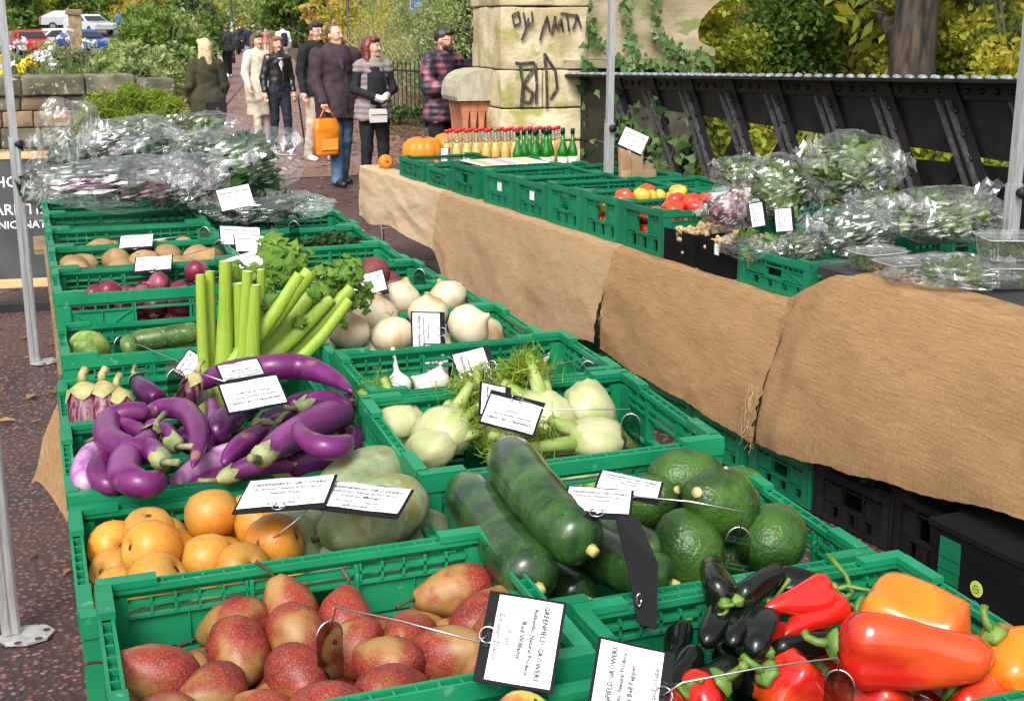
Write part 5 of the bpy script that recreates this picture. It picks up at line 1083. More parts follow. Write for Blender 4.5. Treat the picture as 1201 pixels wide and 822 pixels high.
# ================================================================ cucumbers and avocados
CT = mat('cucumber_tip', (.40, .36, .12), (.5, .44, .2), rough=.7)
for pts, r, lab in [(ap((592, 528, 1.10), (618, 568, 1.10), (655, 612, 1.085), (694, 645, 1.065)), .049, 'giant dark cucumber lying on top of the others against the fennel crate'), (ap((540, 570, 1.03), (570, 605, 1.03), (605, 655, 1.03), (632, 690, 1.02)), .049, 'giant dark cucumber with a pale bloom by the crate side'), (ap((640, 600, .99), (700, 645, .99), (745, 670, .99), (790, 685, .98)), .044, 'giant light-striped cucumber under the topmost one'), (ap((610, 640, .94), (650, 680, .94), (690, 705, .94)), .040, 'dark cucumber at the bottom of the crate'), (ap((690, 610, .97), (740, 640, .98), (780, 660, .98)), .042, 'striped cucumber wedged beside the avocados'), (ap((600, 600, .95), (650, 640, .95), (700, 675, .94)), .038, 'dark cucumber hidden between the large ones')]: long_fruit('cucumber', pts, r, CUC, lab, 'cucumber', CT, group=None)
av = MB(); av.lathe([(.004, -.070), (.022, -.066), (.042, -.050), (.055, -.024), (.058, .004), (.051, .032), (.038, .056), (.024, .072), (.010, .080), (.003, .080)], 22); AV = lump(av, .05, 12, 2).mesh('flesh', AVO, True); AT = MB(); AT.tube([(0, 0, 0), (0, 0, .010)], [.007, .009], 8); ATM = AT.mesh('stem_button', CT, True)
for i, (px, py, z, rz, tx, s, lab) in enumerate([(845, 592, 1.05, -60, 60, 1.15, 'largest avocado with a yellow stem end on top'), (800, 562, 1.03, 70, 78, 1.05, 'avocado with a bumpy skin against the crate back'), (905, 632, .99, 130, 80, 1.1, 'avocado lying in the crate corner with its stem end outwards'), (808, 645, .99, 20, 150, 1.1, 'round-looking avocado end-on in front of the others'), (755, 590, 1.0, 40, 60, .95, 'avocado half hidden by the price cards'), (870, 580, .96, 10, 90, 1.0, 'avocado low beside the crate wall'), (850, 660, .93, 60, 90, 1.0, 'avocado deep under the wire clip')]):
    item('avocado', lab, 'avocado', T(*at(px, py, z)) @ RZ(rz) @ RX(tx) @ S(s * .95), [('flesh', AV), ('stem_button', ATM, T(0, 0, .076))])
# ================================================================ peppers
def pepper_mesh(L, r, lobes, taper, mt, seed, bend=0):
    mb = MB(); n = 26; pr = []
    for i in range(20):
        t = i / 19; q = r * (math.sin(min(1, t / .16) * math.pi / 2) ** .7) * (1 - taper * max(0, t - .2) / .8)
        if t > .86: q *= max(.04, math.cos((t - .86) / .14 * math.pi / 2)) ** .7
        z = L * (t - .0) - (.10 * r * math.cos(min(1, t / .1) * math.pi / 2)) * 0
        pr.append((max(.001, q), z))
    def fn(v, a, i):
        t = i / 19; k = 1 + (.15 * math.cos(lobes * a + seed) - .03 * math.cos(2 * lobes * a + seed)) * math.sin(math.pi * min(1, t + .12)) + .06 * math.sin(a + seed * 2 + 3 * t) - (.16 * max(0, math.cos(lobes * a + seed + math.pi)) ** 3 * max(0, 1 - t / .3))
        return Vector((v.x * k + bend * math.sin(t * 3) * L, v.y * k, v.z - (.16 * r if t < .06 else 0) * 0))
    mb.lathe(pr, n, None, fn); lump(mb, .085, 15, seed); return mb.mesh('flesh', mt, True)
def pep_stem(r, L=.03, hook=.4):
    mb = MB(); mb.lathe([(.001, .004), (r * .62, .0), (r * .50, -.006), (r * .28, -.010), (.004, -.012)], 12, None, lambda v, a, i: v * (1 + .15 * math.cos(5 * a))); mb.tube([(0, 0, -.008), (0, 0, -.008 - L * .5), (hook * L * .5, 0, -.008 - L * .9), (hook * L * 1.2, 0, -.008 - L)], [r * .20, r * .16, r * .15, r * .18], 8); return mb.mesh('stem', PSTEM, True)
PA1 = pepper_mesh(.19, .050, 3, .45, ORAP, 1, .02); PA2 = pepper_mesh(.15, .056, 4, .15, ORP, 2.2); PA3 = pepper_mesh(.10, .050, 4, .10, ORAP, 3.1); PR1 = pepper_mesh(.13, .030, 3, .75, REDP, 1.5, .04); PB1 = pepper_mesh(.125, .0205, 3, .35, BLKP, .7, .03); PB2 = pepper_mesh(.108, .0225, 3, .3, BLKP, 2.9, .02)
S1, S2, S3 = pep_stem(.034), pep_stem(.022, .045, 1.2), pep_stem(.016, .018, .6)
def pepper(p0, p1, me, L, s, stem, label, roll=0):
    """from stem end p0 towards tip p1"""
    d = (p1 - p0).normalized(); M = d.to_track_quat('Z', 'Y').to_matrix().to_4x4(); M.translation = p0
    return item('pepper', label, 'pepper', M @ RZ(roll) @ S(s), [('flesh', me), ('stem', stem)])
PP = [((980, 755, 1.05), (1120, 770, 1.04), PA1, 1.05, S1, 'huge glossy red-orange pepper lying on its side', 20), ((1010, 715, 1.03), (1160, 760, 1.02), PA2, 1.05, S1, 'long orange pepper behind the huge red one', 0), ((1165, 745, 1.05), (1195, 800, .98), PA2, 1.0, S1, 'orange bell pepper showing its green stem', 40), ((900, 790, 1.0), (940, 815, .96), PA3, 1.0, S1, 'orange-red bell pepper under the wire clip', 0), ((1060, 800, .99), (1020, 830, .95), PA3, 1.05, S1, 'red bell pepper under the huge one', 70), ((1120, 810, .98), (1160, 850, .95), PA3, 1.0, S1, 'red bell pepper with a green stem low at the crate edge', 10), ((975, 692, 1.05), (900, 712, 1.05), PR1, 1.0, S2, 'bright red pointed pepper beside the black ones', 0), ((985, 705, 1.03), (930, 740, 1.02), PR1, 1.05, S2, 'red pepper with a curled green stalk', 150), ((845, 800, 1.0), (800, 830, .96), PR1, 1.1, S1, 'red pepper low beside the white price card', 30), ((905, 735, 1.0), (915, 780, .98), PR1, .9, S2, 'red pepper peeping between the black ones', 60), ((1100, 745, .97), (1020, 780, .95), PA3, 1.0, S1, 'orange pepper filling the crate below the huge one', 0), ((960, 790, .96), (1010, 760, .94), PA3, 1.0, S1, 'orange pepper deep behind the wire clip', 0), ((800, 812, .99), (770, 840, .96), PA3, .8, S1, 'orange bell pepper behind the white price card', 0),
      ((850, 708, 1.05), (838, 668, 1.06), PB2, 1.15, S3, 'glossy black pepper standing up against the crate rim', 0), ((866, 704, 1.06), (920, 666, 1.065), PB1, 1.05, S3, 'glossy black pepper leaning on the crate rim', 0), ((905, 682, 1.04), (950, 690, 1.035), PB2, 1.0, S3, 'black pepper tucked behind the leaning one', 0), ((852, 708, 1.03), (818, 765, 1.03), PB1, 1.1, S3, 'black pepper hanging down beside the crate wall', 30), ((880, 712, 1.03), (848, 770, 1.03), PB1, 1.05, S3, 'black pepper in the middle of the black ones', 60), ((898, 722, 1.03), (882, 775, 1.03), PB2, 1.1, S3, 'fat black pepper beside the red ones', 90), ((905, 765, 1.02), (960, 755, 1.02), PB1, .95, S3, 'black pepper lying before the huge red one', 0), ((815, 765, 1.0), (790, 800, .99), PB2, 1.0, S3, 'black pepper low beside the price card clip', 0), ((800, 735, .98), (790, 770, .97), PB2, .9, S3, 'small black pepper against the crate wall', 0), ((870, 780, .99), (820, 800, .98), PB1, 1.15, S3, 'black pepper lying below the wire of the clip', 0), ((840, 760, .98), (880, 800, .97), PB1, 1.0, S3, 'black pepper in the bottom of the crate', 0)]
for a, b, me, s, stm, lab, roll in PP: pepper(at(*a), at(*b), me, 1, s, stm, lab, roll)
Mc, w, d = CR['pep']
for i in range(10): pepper(Mc @ Vector((-w / 2 + .09 + .045 * i, .12 - .05 * (i % 3), .06)), Mc @ Vector((-w / 2 + .09 + .045 * i + .05, -.05, .05)), (PA3, PB1)[i < 4], 1, 1.0, S1 if i >= 4 else S3, 'pepper in the bottom layer of the pepper crate')
for o in COL.objects:
    if o.get('label') == 'pepper in the bottom layer of the pepper crate': o['group'] = 'peppers in the bottom layer'
# ================================================================ curly parsley
PARS = leafmat('parsley', [(.012, .035, .012), (.022, .06, .018), (.04, .09, .025), (.03, .07, .02)], trans=.2)
Mc, w, d = CR['herb']; t = thing('curly_parsley', 'dark green curly parsley filling the end of its crate', 'herb', Mc @ T(.14, .02, .008))
m = MB()
for i in range(30): m.tube([(sp(.06), sp(.08), 0), (sp(.12), sp(.13), .12)], .002, 4)
m.build('stalk', CALYX, t); leaf_cloud('leaves', blob_clumps((0, 0, .10), (.11, .13, .05), 30, .045, 5), 5200, .011, PARS, t, 5, .8)
# ================================================================ clear bags
FILM = plasticmat('clear_film', fac=.10, milk=.0, bscale=5, bstr=.12, rough=.07, crease_glint=.30)
FILM2 = plasticmat('clear_film_glinting', fac=.16, milk=.01, bscale=6, bstr=.15, rough=.08, crease_glint=.38)
PET = plasticmat('clear_tray', fac=.20, milk=.07, bscale=9, bstr=.2, rough=.06, crease_glint=.12)
RIMP = mat('tray_rim', (.55, .57, .57), (.7, .72, .72), rough=.2)
def film_mesh(dims, seed, flare=0.0, nu=64, nv=38, crumple=.20):
    """crumpled closed bag, gathered at one end, facets left sharp like folded film"""
    mb = MB(); pr = []
    def fn(u, v):
        th = 2 * math.pi * u; ph = math.pi * (v - .5)
        cx, cz = math.cos(ph), math.sin(ph); k = abs(cx) ** .75
        p = Vector((math.cos(th) * k, math.sin(th) * k, cz))
        if flare and cz > .55: f = (cz - .55) / .45; p.x *= 1 + flare * f * 1.6; p.y *= 1 + flare * f * .5; p.z += f * flare * .35
        a = fnoise(p, 1.7, seed); b = abs(fnoise(p, 3.1, seed + 9)); c = abs(fnoise(p, 6.5, seed + 4)); e = abs(fnoise(p, 12, seed + 2))
        q = 1 + crumple * (a * .9 + (1 - 2.2 * b) ** 3 * .30 + (1 - 2.2 * c) ** 3 * .17 + (1 - 2.2 * e) ** 3 * .07 - .15)
        return Vector((p.x * q * dims[0], p.y * q * dims[1], p.z * q * dims[2]))
    mb.grid(nu, nv, fn, True)
    q = random.Random(int(seed * 7)); 
    for k in range(3):                     # loose open ends of the bag
        a = q.uniform(0, 6.28); w0 = q.uniform(.35, .6) * min(dims[0], dims[1]) * 1.3; L0 = q.uniform(.35, .6) * dims[0]; z0 = q.uniform(-.1, .7) * dims[2]
        base = Vector((math.cos(a) * dims[0] * .8, math.sin(a) * dims[1] * .8, z0)); du = Vector((math.cos(a), math.sin(a), q.uniform(.0, .9))).normalized(); dv = Vector((-math.sin(a), math.cos(a), 0))
        mb.grid(7, 7, lambda u, v: base + du * L0 * v + dv * w0 * (u - .5) * (.55 + .8 * v) + Vector((0, 0, 1)) * (.06 * fnoise((u * 3, v * 3, seed + k), 1.6) * (dims[2] / .1) - .03 * v * v))
    return mb
def bagged(label, c, dims, rz, seed, leafm, n, ls, group=None, film=FILM, flare=0, tilt=0, aspect=.6, fill=1.15, ribs=None, extra=None, crumple=.2, cat='bag', name='bag_of_greens'):
    t = thing(name, label, cat, T(*c) @ RZ(rz) @ RX(tilt), group)
    film_mesh(dims, seed, flare, crumple=crumple).build('film', film, t)
    r = random.Random(seed); cl = blob_clumps((0, 0, -dims[2] * .08), (dims[0] * .55, dims[1] * .55, dims[2] * .5), 14, min(dims) * .42, seed)
    cl = [(a, b, e, min(x, dims[0] * fill * .6), min(y, dims[1] * fill * .6), min(z, dims[2] * fill * .6)) for a, b, e, x, y, z in cl]
    leaf_cloud('leaves', cl, n, ls, leafm, t, seed, max(aspect, .42), tang=1, shell=.7, hexa=1)
    if ribs is not None:
        m = MB()
        for i in range(16):
            a = Vector((r.uniform(-.6, .6) * dims[0], r.uniform(-.5, .5) * dims[1], r.uniform(-.4, .3) * dims[2])); b = a + Vector((r.uniform(-.45, .45) * dims[0], r.uniform(-.3, .3) * dims[1], r.uniform(-.2, .3) * dims[2])); m.tube([a, a.lerp(b, .5), b], [.006, .005, .003], 5)
        m.build('leaf_rib', ribs, t, True)
    return t
SPI = leafmat('salad_leaf', [(.035, .085, .014), (.06, .13, .022), (.12, .21, .05), (.22, .30, .11), (.08, .16, .035)], trans=.3)
KAL = leafmat('kale_leaf', [(.015, .04, .022), (.028, .07, .035), (.05, .10, .05), (.08, .14, .075)], trans=.15)
PKA = leafmat('purple_kale_leaf', [(.025, .024, .032), (.05, .052, .058), (.10, .115, .10), (.12, .035, .085), (.16, .17, .15)], trans=.15)
CHA = leafmat('chard_leaf', [(.015, .045, .012), (.03, .08, .018), (.05, .12, .025), (.09, .17, .05)], trans=.2, rough=.35)
RAD = leafmat('radicchio_leaf', [(.09, .012, .03), (.14, .02, .045), (.20, .05, .08), (.5, .4, .38), (.08, .012, .025)], trans=.15)
PRIB = mat('purple_rib', (.32, .05, .2), (.45, .12, .32), rough=.4); GRIB = mat('pale_rib', (.4, .48, .3), (.55, .6, .42), rough=.4)
# extra crates behind carry the bag heap
stall_crate('bk1', .03, .61, 5.36, 5.78, 1.12, 1.12, 'green plastic crate under the upright kale bag')
stall_crate('bk2', .62, 1.19, 5.32, 5.76, 1.09, 1.09, 'green plastic crate under the bagged chard')
slab(.02, .62, 5.405, .922, 5.85, .922, .02).build('board', WD, st); slab(.63, 1.24, 5.405, .877, 5.85, .877, .02).build('board', WD, st)
for x in (.1, .6, 1.18): m = MB(); m.b2(x - .02, x + .02, 5.7, 5.74, 0, .855 if x > .5 else .9); m.build('leg', WD, st)
def ad(px, py, Y): return atY(px, py, Y)
bagged('large clear bag of purple kale lying across the front of the heap', ad(150, 214, 5.12), (.33, .17, .10), -4, 3, PKA, 1500, .035, film=FILM2, ribs=PRIB, aspect=.55)
bagged('clear bag of purple sprouting kale at the end of the heap', ad(222, 212, 5.16), (.16, .14, .11), 20, 6, PKA, 700, .03, film=FILM2, ribs=PRIB)
bagged('upright open bag of dark crinkled kale beside the gazebo leg', ad(84, 180, 5.62), (.135, .10, .19), 0, 9, KAL, 900, .03, flare=.35, aspect=.35, ribs=GRIB, crumple=.14)
bagged('clear bag of grey-green kale behind the purple kale', ad(160, 168, 5.62), (.22, .15, .11), 8, 12, KAL, 900, .035, film=FILM2, aspect=.4, ribs=PRIB)
bagged('wide-mouthed clear bag of broad dark chard leaves', ad(285, 190, 5.55), (.25, .17, .13), -8, 15, CHA, 420, .075, flare=.4, aspect=.62, ribs=GRIB, crumple=.16)
bagged('clear bag of broad leaves lying open behind the chard', ad(243, 165, 5.75), (.17, .12, .10), 15, 18, SPI, 300, .06, flare=.5, crumple=.2)
bagged('flat clear bag of almost black leaves behind the parsley', ad(310, 243, 5.10), (.25, .16, .055), -5, 21, KAL, 900, .05, film=FILM2, aspect=.3, crumple=.24)
stall_crate('bk3', .03, .61, 5.80, 6.22, 1.09, 1.09, 'green plastic crate under the savoy leaves'); slab(-.02, .62, 5.86, .90, 6.25, .90, .02).build('board', WD, st); m = MB(); m.b2(.28, .32, 6.0, 6.04, 0, .88); m.build('leg', WD, st)
bagged('clear bag of crinkled savoy leaves on the black crates', (.07, 6.02, 1.14), (.13, .13, .15), 0, 24, KAL, 700, .045, aspect=.6, ribs=GRIB)
# chalkboard
cbd = thing('chalkboard', 'black chalkboard on a wooden frame with white chalk lettering', 'chalkboard', T(-.13, 8.9, 0) @ RZ(-6) @ RX(-8))
m = MB(); m.b2(-.34, .34, 0, .012, .22, 1.0); m.build('board', mat('slate', (.035, .04, .045), (.06, .065, .07), scale=5, rough=.8), cbd)
for a in ((-.37, .37, -.008, .02, .16, .219), (-.37, .37, -.008, .02, 1.001, 1.05), (-.37, -.341, -.008, .02, .05, 1.0), (.341, .37, -.008, .02, .05, 1.0)): m = MB(); m.b2(*a); m.build('frame_rail', mat('pine', (.50, .30, .13), (.62, .40, .2), scale=5, rough=.6, stretch=(1, 8, 8)), cbd)
m = MB(); m.b2(-.35, .35, .015, .4, .0, .05); m.build('foot', BP, cbd)
_fc = {}
def text_mesh(txt, size, mt, align='CENTER', res=1, bold=0):
    k = (txt, size, mt.name, align, bold)
    if k in _fc: return _fc[k]
    cu = bpy.data.curves.new('lettering', 'FONT'); cu.body = txt; cu.size = size; cu.align_x = align; cu.resolution_u = res; cu.offset = bold; cu.space_line = 1.15
    o = bpy.data.objects.new('tmp', cu); me = bpy.data.meshes.new_from_object(o); bpy.data.objects.remove(o)
    me.materials.clear(); me.materials.append(mt); _fc[k] = me; return me
CHALK = mat('chalk', (.72, .72, .72), rough=.9)
bd = [c for c in cbd.children if c.name.startswith('board')][0]
for txt, z in (('HOME', .82), ('VARIETIES', .64), ('ORGANIC, NATURAL', .55)): obj('lettering', text_mesh(txt, .10 if len(txt) < 12 else .070, CHALK, res=2, bold=.001), bd, T(.02, -.002, z) @ RX(90))
# ================================================================ crates on the trestle tables
RT_ = 'green crates standing on the burlap-covered tables'
def tcrate(yc, h, label, dx=0, L=.6, W=.4, mt=None, z=.766, key=None, rz=0):
    M = T(ex(yc) + .03 + L / 2 + dx, yc, z) @ RZ(3.9 + rz); crate(None, M, label, RT_, L, W, h, mt or DG); CR[key or label] = (M, L, W); return M
for yc, h, lab, W, k in [(8.90, .14, 'shallow green crate of small squashes next to the pumpkins', .5, 'r1'), (7.90, .20, 'green crate with a striped paper sheet laid over it', .46, 'r2'), (7.36, .20, 'green crate of loose leaves beside the striped sheet crate', .45, 'r3'), (6.90, .20, 'empty green crate with a white tag beyond the tomatoes', .42, 'r4'), (6.47, .22, 'deep green crate beside the yellow tomatoes', .42, 'r5'), (6.05, .22, 'deep green crate of mixed yellow and red tomatoes', .42, 'r6'), (5.62, .22, 'deep green crate of large red tomatoes', .43, 'r7')]: tcrate(yc, h, lab, W=W, key=k)
tcrate(4.53, .155, 'green crate with bagged lettuce beside the ginger boxes', L=.46, W=.52, key='r8')
tcrate(8.38, .13, 'shallow green crate between the pumpkins and the striped sheet', W=.42, key='r1b')
for yc, dx, h, lab, k in [(7.95, .66, .13, 'shallow green crate before the green bottles', 'q1'), (7.38, .66, .16, 'green crate holding the brown paper bags', 'q2'), (6.75, .66, .17, 'green crate beside the crate of brown paper bags', 'q3'), (6.05, .64, .17, 'green crate with empty clear punnets behind the tomatoes', 'q4'), (8.42, .72, .10, 'flat green crate beside the row of pale bottles', 'q5')]:
    tcrate(yc, h, lab, dx=dx, L=.5, W=.44, key=k)
tcrate(5.02, .20, 'green crate under the bagged spinach', dx=.42, L=.5, W=.4, key='q6'); tcrate(4.55, .22, 'deep green crate under the tall bags of salad', dx=.52, L=.5, W=.4, key='q7')
# tomatoes
TOM = fruit_grad('tomato_skin', [(.46, .02, .012), (.54, .035, .015), (.50, .06, .02)], rough=.22, nscale=8, namp=.6, bump=0, coat=.3); YTOM = fruit_grad('yellow_tomato_skin', [(.66, .36, .03), (.70, .46, .06), (.62, .26, .02)], rough=.22, nscale=8, namp=.6, bump=0, coat=.3)
tm = MB(); tm.lathe([(.003, -.030), (.02, -.032), (.036, -.022), (.043, -.004), (.041, .014), (.030, .027), (.014, .028), (.004, .022)], 18, None, lambda v, a, i: v * (1 + .04 * math.cos(5 * a))); TMR = tm.mesh('flesh', TOM, True); TMY = MB().add(tm.v, tm.f).mesh('flesh', YTOM, True)
cyx = MB()
for k in range(5): a = k * 1.257; cyx.add([(0, 0, 0), (math.cos(a - .3) * .008, math.sin(a - .3) * .008, .002), (math.cos(a) * .02, math.sin(a) * .02, .003), (math.cos(a + .3) * .008, math.sin(a + .3) * .008, .002)], [(0, 1, 2, 3)])
CYX = cyx.mesh('calyx', PSTEM)
for key, n, my, lab, g in (('r7', 50, 0, 'large red tomato in the deep crate beside the ginger', 'large red tomatoes'), ('r6', 46, .5, 'tomato in the crate of mixed tomatoes', 'mixed tomatoes')):
    Mc, L_, W_ = CR[key]; P, rr = pack(n, .050, L_ - .06, W_ - .06, .008, 31 + n + int(my * 2))
    for (x, y, z), q in zip(P, rr):
        y_ = rp_.random() < my; item('tomato', ('small yellow ' if y_ else ('red ' if my else '')) + lab, 'tomato', Mc @ T(x, y, z + .01) @ rot_rand(rp_, 40) @ S(q / .043), [('flesh', TMY if y_ else TMR), ('calyx', CYX, T(0, 0, .0235))], ('yellow ' if y_ else '') + g)
sq = MB(); sq.lathe([(.003, -.03), (.03, -.034), (.05, -.02), (.055, 0), (.048, .022), (.03, .034), (.012, .03)], 20, None, lambda v, a, i: v * (1 + .08 * math.cos(8 * a))); SQM = sq.mesh('flesh', ORP, True)
Mc, L_, W_ = CR['r1']; P, rr = pack(16, .055, L_ - .06, W_ - .06, .008, 71)
for (x, y, z), q in zip(P, rr): item('small_squash', 'small ribbed orange squash in the shallow crate', 'squash', Mc @ T(x, y, z) @ rot_rand(rp_, 60) @ S(.95), [('flesh', SQM), ('stem', STM, T(0, 0, .028))], 'small squashes in a crate')
for key, lm, n, ls, lab in (('r3', SPI, 260, .05, 'loose green leaves lying in the crate beside the striped sheet'), ('q1', CHA, 200, .05, 'loose dark leaves in the shallow crate before the green bottles'), ('r5', SPI, 200, .05, 'loose lettuce leaves in the deep crate beside the yellow tomatoes'), ('q2', CHA, 200, .05, 'loose leaves in the crate behind the others')):
    Mc, L_, W_ = CR[key]; o = leaf_cloud('loose_leaves', [(x, y, .05, .09, .09, .04) for x in (-.16, 0, .16) for y in (-.08, .08)], n, ls, lm, None, 5, .55); o.matrix_world = Mc; tag(o, lab, 'leaves', kind='stuff')
# striped sheet on r2, white cards
Mc, L_, W_ = CR['r2']; o = MB(); o.b2(-.26, .22, -.2, .18, .212, .2135); sh = o.build('printed_sheet', MATS['paper'], M=Mc); tag(sh, 'white sheet with pink and orange stripes lying on a crate', 'sheet')
for i, c in enumerate([(.75, .35, .12), (.8, .3, .35), (.75, .5, .2)]): o = MB(); o.b2(-.22 + .15 * i, -.14 + .15 * i, -.19, .17, .2137, .2141); o.build('stripe', mat('stripe%d' % i, c, rough=.6), sh)
# paper bags
KRA = mat('kraft_paper', (.27, .165, .085), (.37, .24, .13), scale=6, rough=.85, bump=.3, bscale=12)
Mc, L_, W_ = CR['q2']; base = Mc @ T(-.04, -.10, .05)
def sheet_bag(M, w, h, t, seed, label):
    b = thing('paper_bag', label, 'paper bag', M); m = MB()
    def fn(u, v):
        a = 2 * math.pi * u; x = math.copysign(abs(math.cos(a)) ** .3, math.cos(a)) * w / 2; y = math.copysign(abs(math.sin(a)) ** .6, math.sin(a)) * t / 2; z = h * v; k = .006 * fnoise((x * 8, y * 8, z * 8), 1.5, seed); return (x + k, y + k * 1.5, z)
    m.grid(28, 12, fn, True); m.build('paper', KRA, b, True); m = MB(); m.b2(-w * .49, w * .49, -t * .25, t * .25, .004, .010); m.build('base', KRA, b)
sheet_bag(base @ RX(-6), .17, .30, .05, 2, 'tall flat brown paper bag standing in a crate'); sheet_bag(base @ T(.02, -.04, 0) @ RZ(-10), .24, .15, .04, 4, 'short brown paper bag before the tall one'); sheet_bag(base @ T(.12, .06, 0) @ RZ(20), .16, .17, .05, 6, 'crumpled brown paper bag beside the tall one')
# ginger in black boxes
GIN = mat('ginger_skin', (.36, .23, .11), (.52, .37, .2), scale=25, rough=.8, bump=.5, bscale=45)
BBX = mat('black_card', (.006, .006, .007), (.011, .011, .011), rough=.8, scale=4, spec=.05)
def gin_mesh(seed):
    r = random.Random(seed); mb = MB()
    for i in range(4):
        a = Vector((r.uniform(-.02, .02), r.uniform(-.015, .015), r.uniform(-.008, .008))); b = a + Vector((r.uniform(-.03, .03), r.uniform(-.03, .03), r.uniform(-.008, .014))); mb.tube([a, a.lerp(b, .3), a.lerp(b, .7), b], [.006, .012, .011, .005], 8)
    return lump(mb, .12, 40, seed).mesh('ginger', GIN, True)
GN = [gin_mesh(s) for s in range(5)]
for i, yc in enumerate((5.27, 4.95)):
    M = T(ex(yc) + .03 + .17, yc, .766) @ RZ(3.9); t = thing('cardboard_box', ['black cardboard box of ginger beside the red tomatoes', 'black cardboard box of ginger with a white tag'][i], 'box', M)
    w, d, h = .34, .285, .15
    for a in ((-w / 2, w / 2, -d / 2, -d / 2 + .005, 0, h), (-w / 2, w / 2, d / 2 - .005, d / 2, 0, h), (w / 2 - .005, w / 2, -d / 2 + .0055, d / 2 - .0055, 0, h), (-w / 2 + .0055, w / 2 - .0055, -d / 2 + .0055, d / 2 - .0055, 0, .005)): m = MB(); m.b2(*a); m.build('wall', BBX, t)
    m = MB(); m.b2(-w / 2, -w / 2 + .005, -d / 2 + .0055, -.03, 0, h); m.b2(-w / 2, -w / 2 + .005, .03, d / 2 - .0055, 0, h); m.b2(-w / 2, -w / 2 + .005, -.0295, .0295, 0, h - .05); m.build('wall', BBX, t)
    if i: m = MB(); m.b2(-w / 2 - .002, -w / 2 - .0005, -.02, .012, h - .06, h - .01); m.build('tag', MATS['paper'], t)
    P, rr = pack(105, .025, w - .02, d - .02, .006, 41 + i, iters=200)
    for x, y, z in P: item('ginger', 'knobbly ginger root in a black box', 'ginger', M @ T(x, y, z + .035) @ rot_rand(rp_, 40), [(None, GN[rp_.randrange(5)])], 'ginger roots in the black boxes')
# ================================================================ pumpkins, bottles
PUM = fruit_grad('pumpkin_skin', [(.58, .17, .012), (.66, .23, .015), (.60, .19, .012)], rough=.35, nscale=8, namp=.5, z0=-.1, z1=.1, bump=.05)
def pumpkin_mesh(r, h, n=11):
    mb = MB(); pr = [(.05, -.9), (.3, -1), (.7, -.85), (.93, -.45), (1, 0), (.94, .45), (.72, .82), (.4, .97), (.14, .86), (.03, .80)]
    mb.lathe([(a * r, b * h) for a, b in pr], 66, None, lambda v, a, i: Vector((v.x * (1 - .09 * abs(math.sin(n * a / 2)) ** .5 * 0 - .07 * (1 - abs(math.sin(n * a / 2))) ** 2), v.y * (1 - .07 * (1 - abs(math.sin(n * a / 2))) ** 2), v.z))); return mb.mesh('flesh', PUM, True)
PK = pumpkin_mesh(.165, .115); PKS = MB(); PKS.tube([(0, 0, .0), (.005, 0, .03), (.02, 0, .055)], [.022, .013, .016], 8); PKSM = PKS.mesh('stem', STEMM, True)
for c, s, lab in (((2.86, 9.62, .772 + .115), 1.0, 'round orange pumpkin standing alone at the table end'), ((3.16, 9.80, .772 + .12), 1.05, 'orange pumpkin half hidden behind the pale bottles')): item('pumpkin', lab, 'pumpkin', T(*c) @ S(s), [('flesh', PK), ('stem', PKSM, T(0, 0, .09))])
item('squash', 'small orange squash lying at the table corner', 'squash', T(2.56, 9.62, .772 + .045) @ RX(80) @ S(.36, .36, .42), [('flesh', PK), ('stem', PKSM, T(0, 0, .09))])
def glass_liquid(name, c, rough=.05, tr=.0):
    m = bpy.data.materials.new(name); m.use_nodes = True; p = m.node_tree.nodes['Principled BSDF']; p.inputs['Base Color'].default_value = c + (1,); p.inputs['Roughness'].default_value = rough; p.inputs['Transmission Weight'].default_value = tr; p.inputs['IOR'].default_value = 1.35; p.inputs['Coat Weight'].default_value = .6; p.inputs['Coat Roughness'].default_value = .03; return m
JUI = glass_liquid('cloudy_juice', (.74, .48, .15), .12, .25); GGL = glass_liquid('green_glass', (.02, .30, .02), .04, .55); CGL = glass_liquid('clear_glass', (.80, .78, .62), .03, .75)
RC = mat('red_cap', (.55, .02, .025), rough=.35); BC = mat('black_cap', (.015, .015, .016), rough=.35); GC = mat('green_cap', (.02, .25, .10), rough=.35)
LAB = mat('bottle_label', (.72, .70, .52), (.78, .77, .66), rough=.5)
def lathe_mesh(pr, mt, n=16, nm='part'): m = MB(); m.lathe(pr, n); return m.mesh(nm, mt, True)
B_body = lathe_mesh([(0, 0), (.034, 0), (.037, .004), (.037, .115), (.034, .135), (.024, .165), (.0165, .19), (0, .19)], JUI); B_neck = lathe_mesh([(.0165, .1905), (.0145, .22), (.0135, .262), (.0135, .266), (0, .266)], CGL, 12); B_cap = lathe_mesh([(0, .2665), (.0165, .2665), (.0165, .288), (.014, .292), (0, .292)], RC, 12); B_capg = lathe_mesh([(0, .2665), (.0165, .2665), (.0165, .288), (.014, .292), (0, .292)], GC, 12); B_lab = lathe_mesh([(.0375, .05), (.0375, .085)], LAB, 16)
G_body = lathe_mesh([(0, 0), (.035, 0), (.038, .004), (.038, .135), (.034, .158), (.022, .19), (.0155, .215), (.0140, .268), (0, .268)], GGL); G_cap = lathe_mesh([(0, .2685), (.0165, .2685), (.0165, .305), (.013, .309), (0, .309)], BC, 12); G_lab = lathe_mesh([(.0385, .02), (.0385, .10)], LAB, 16)
k = 0
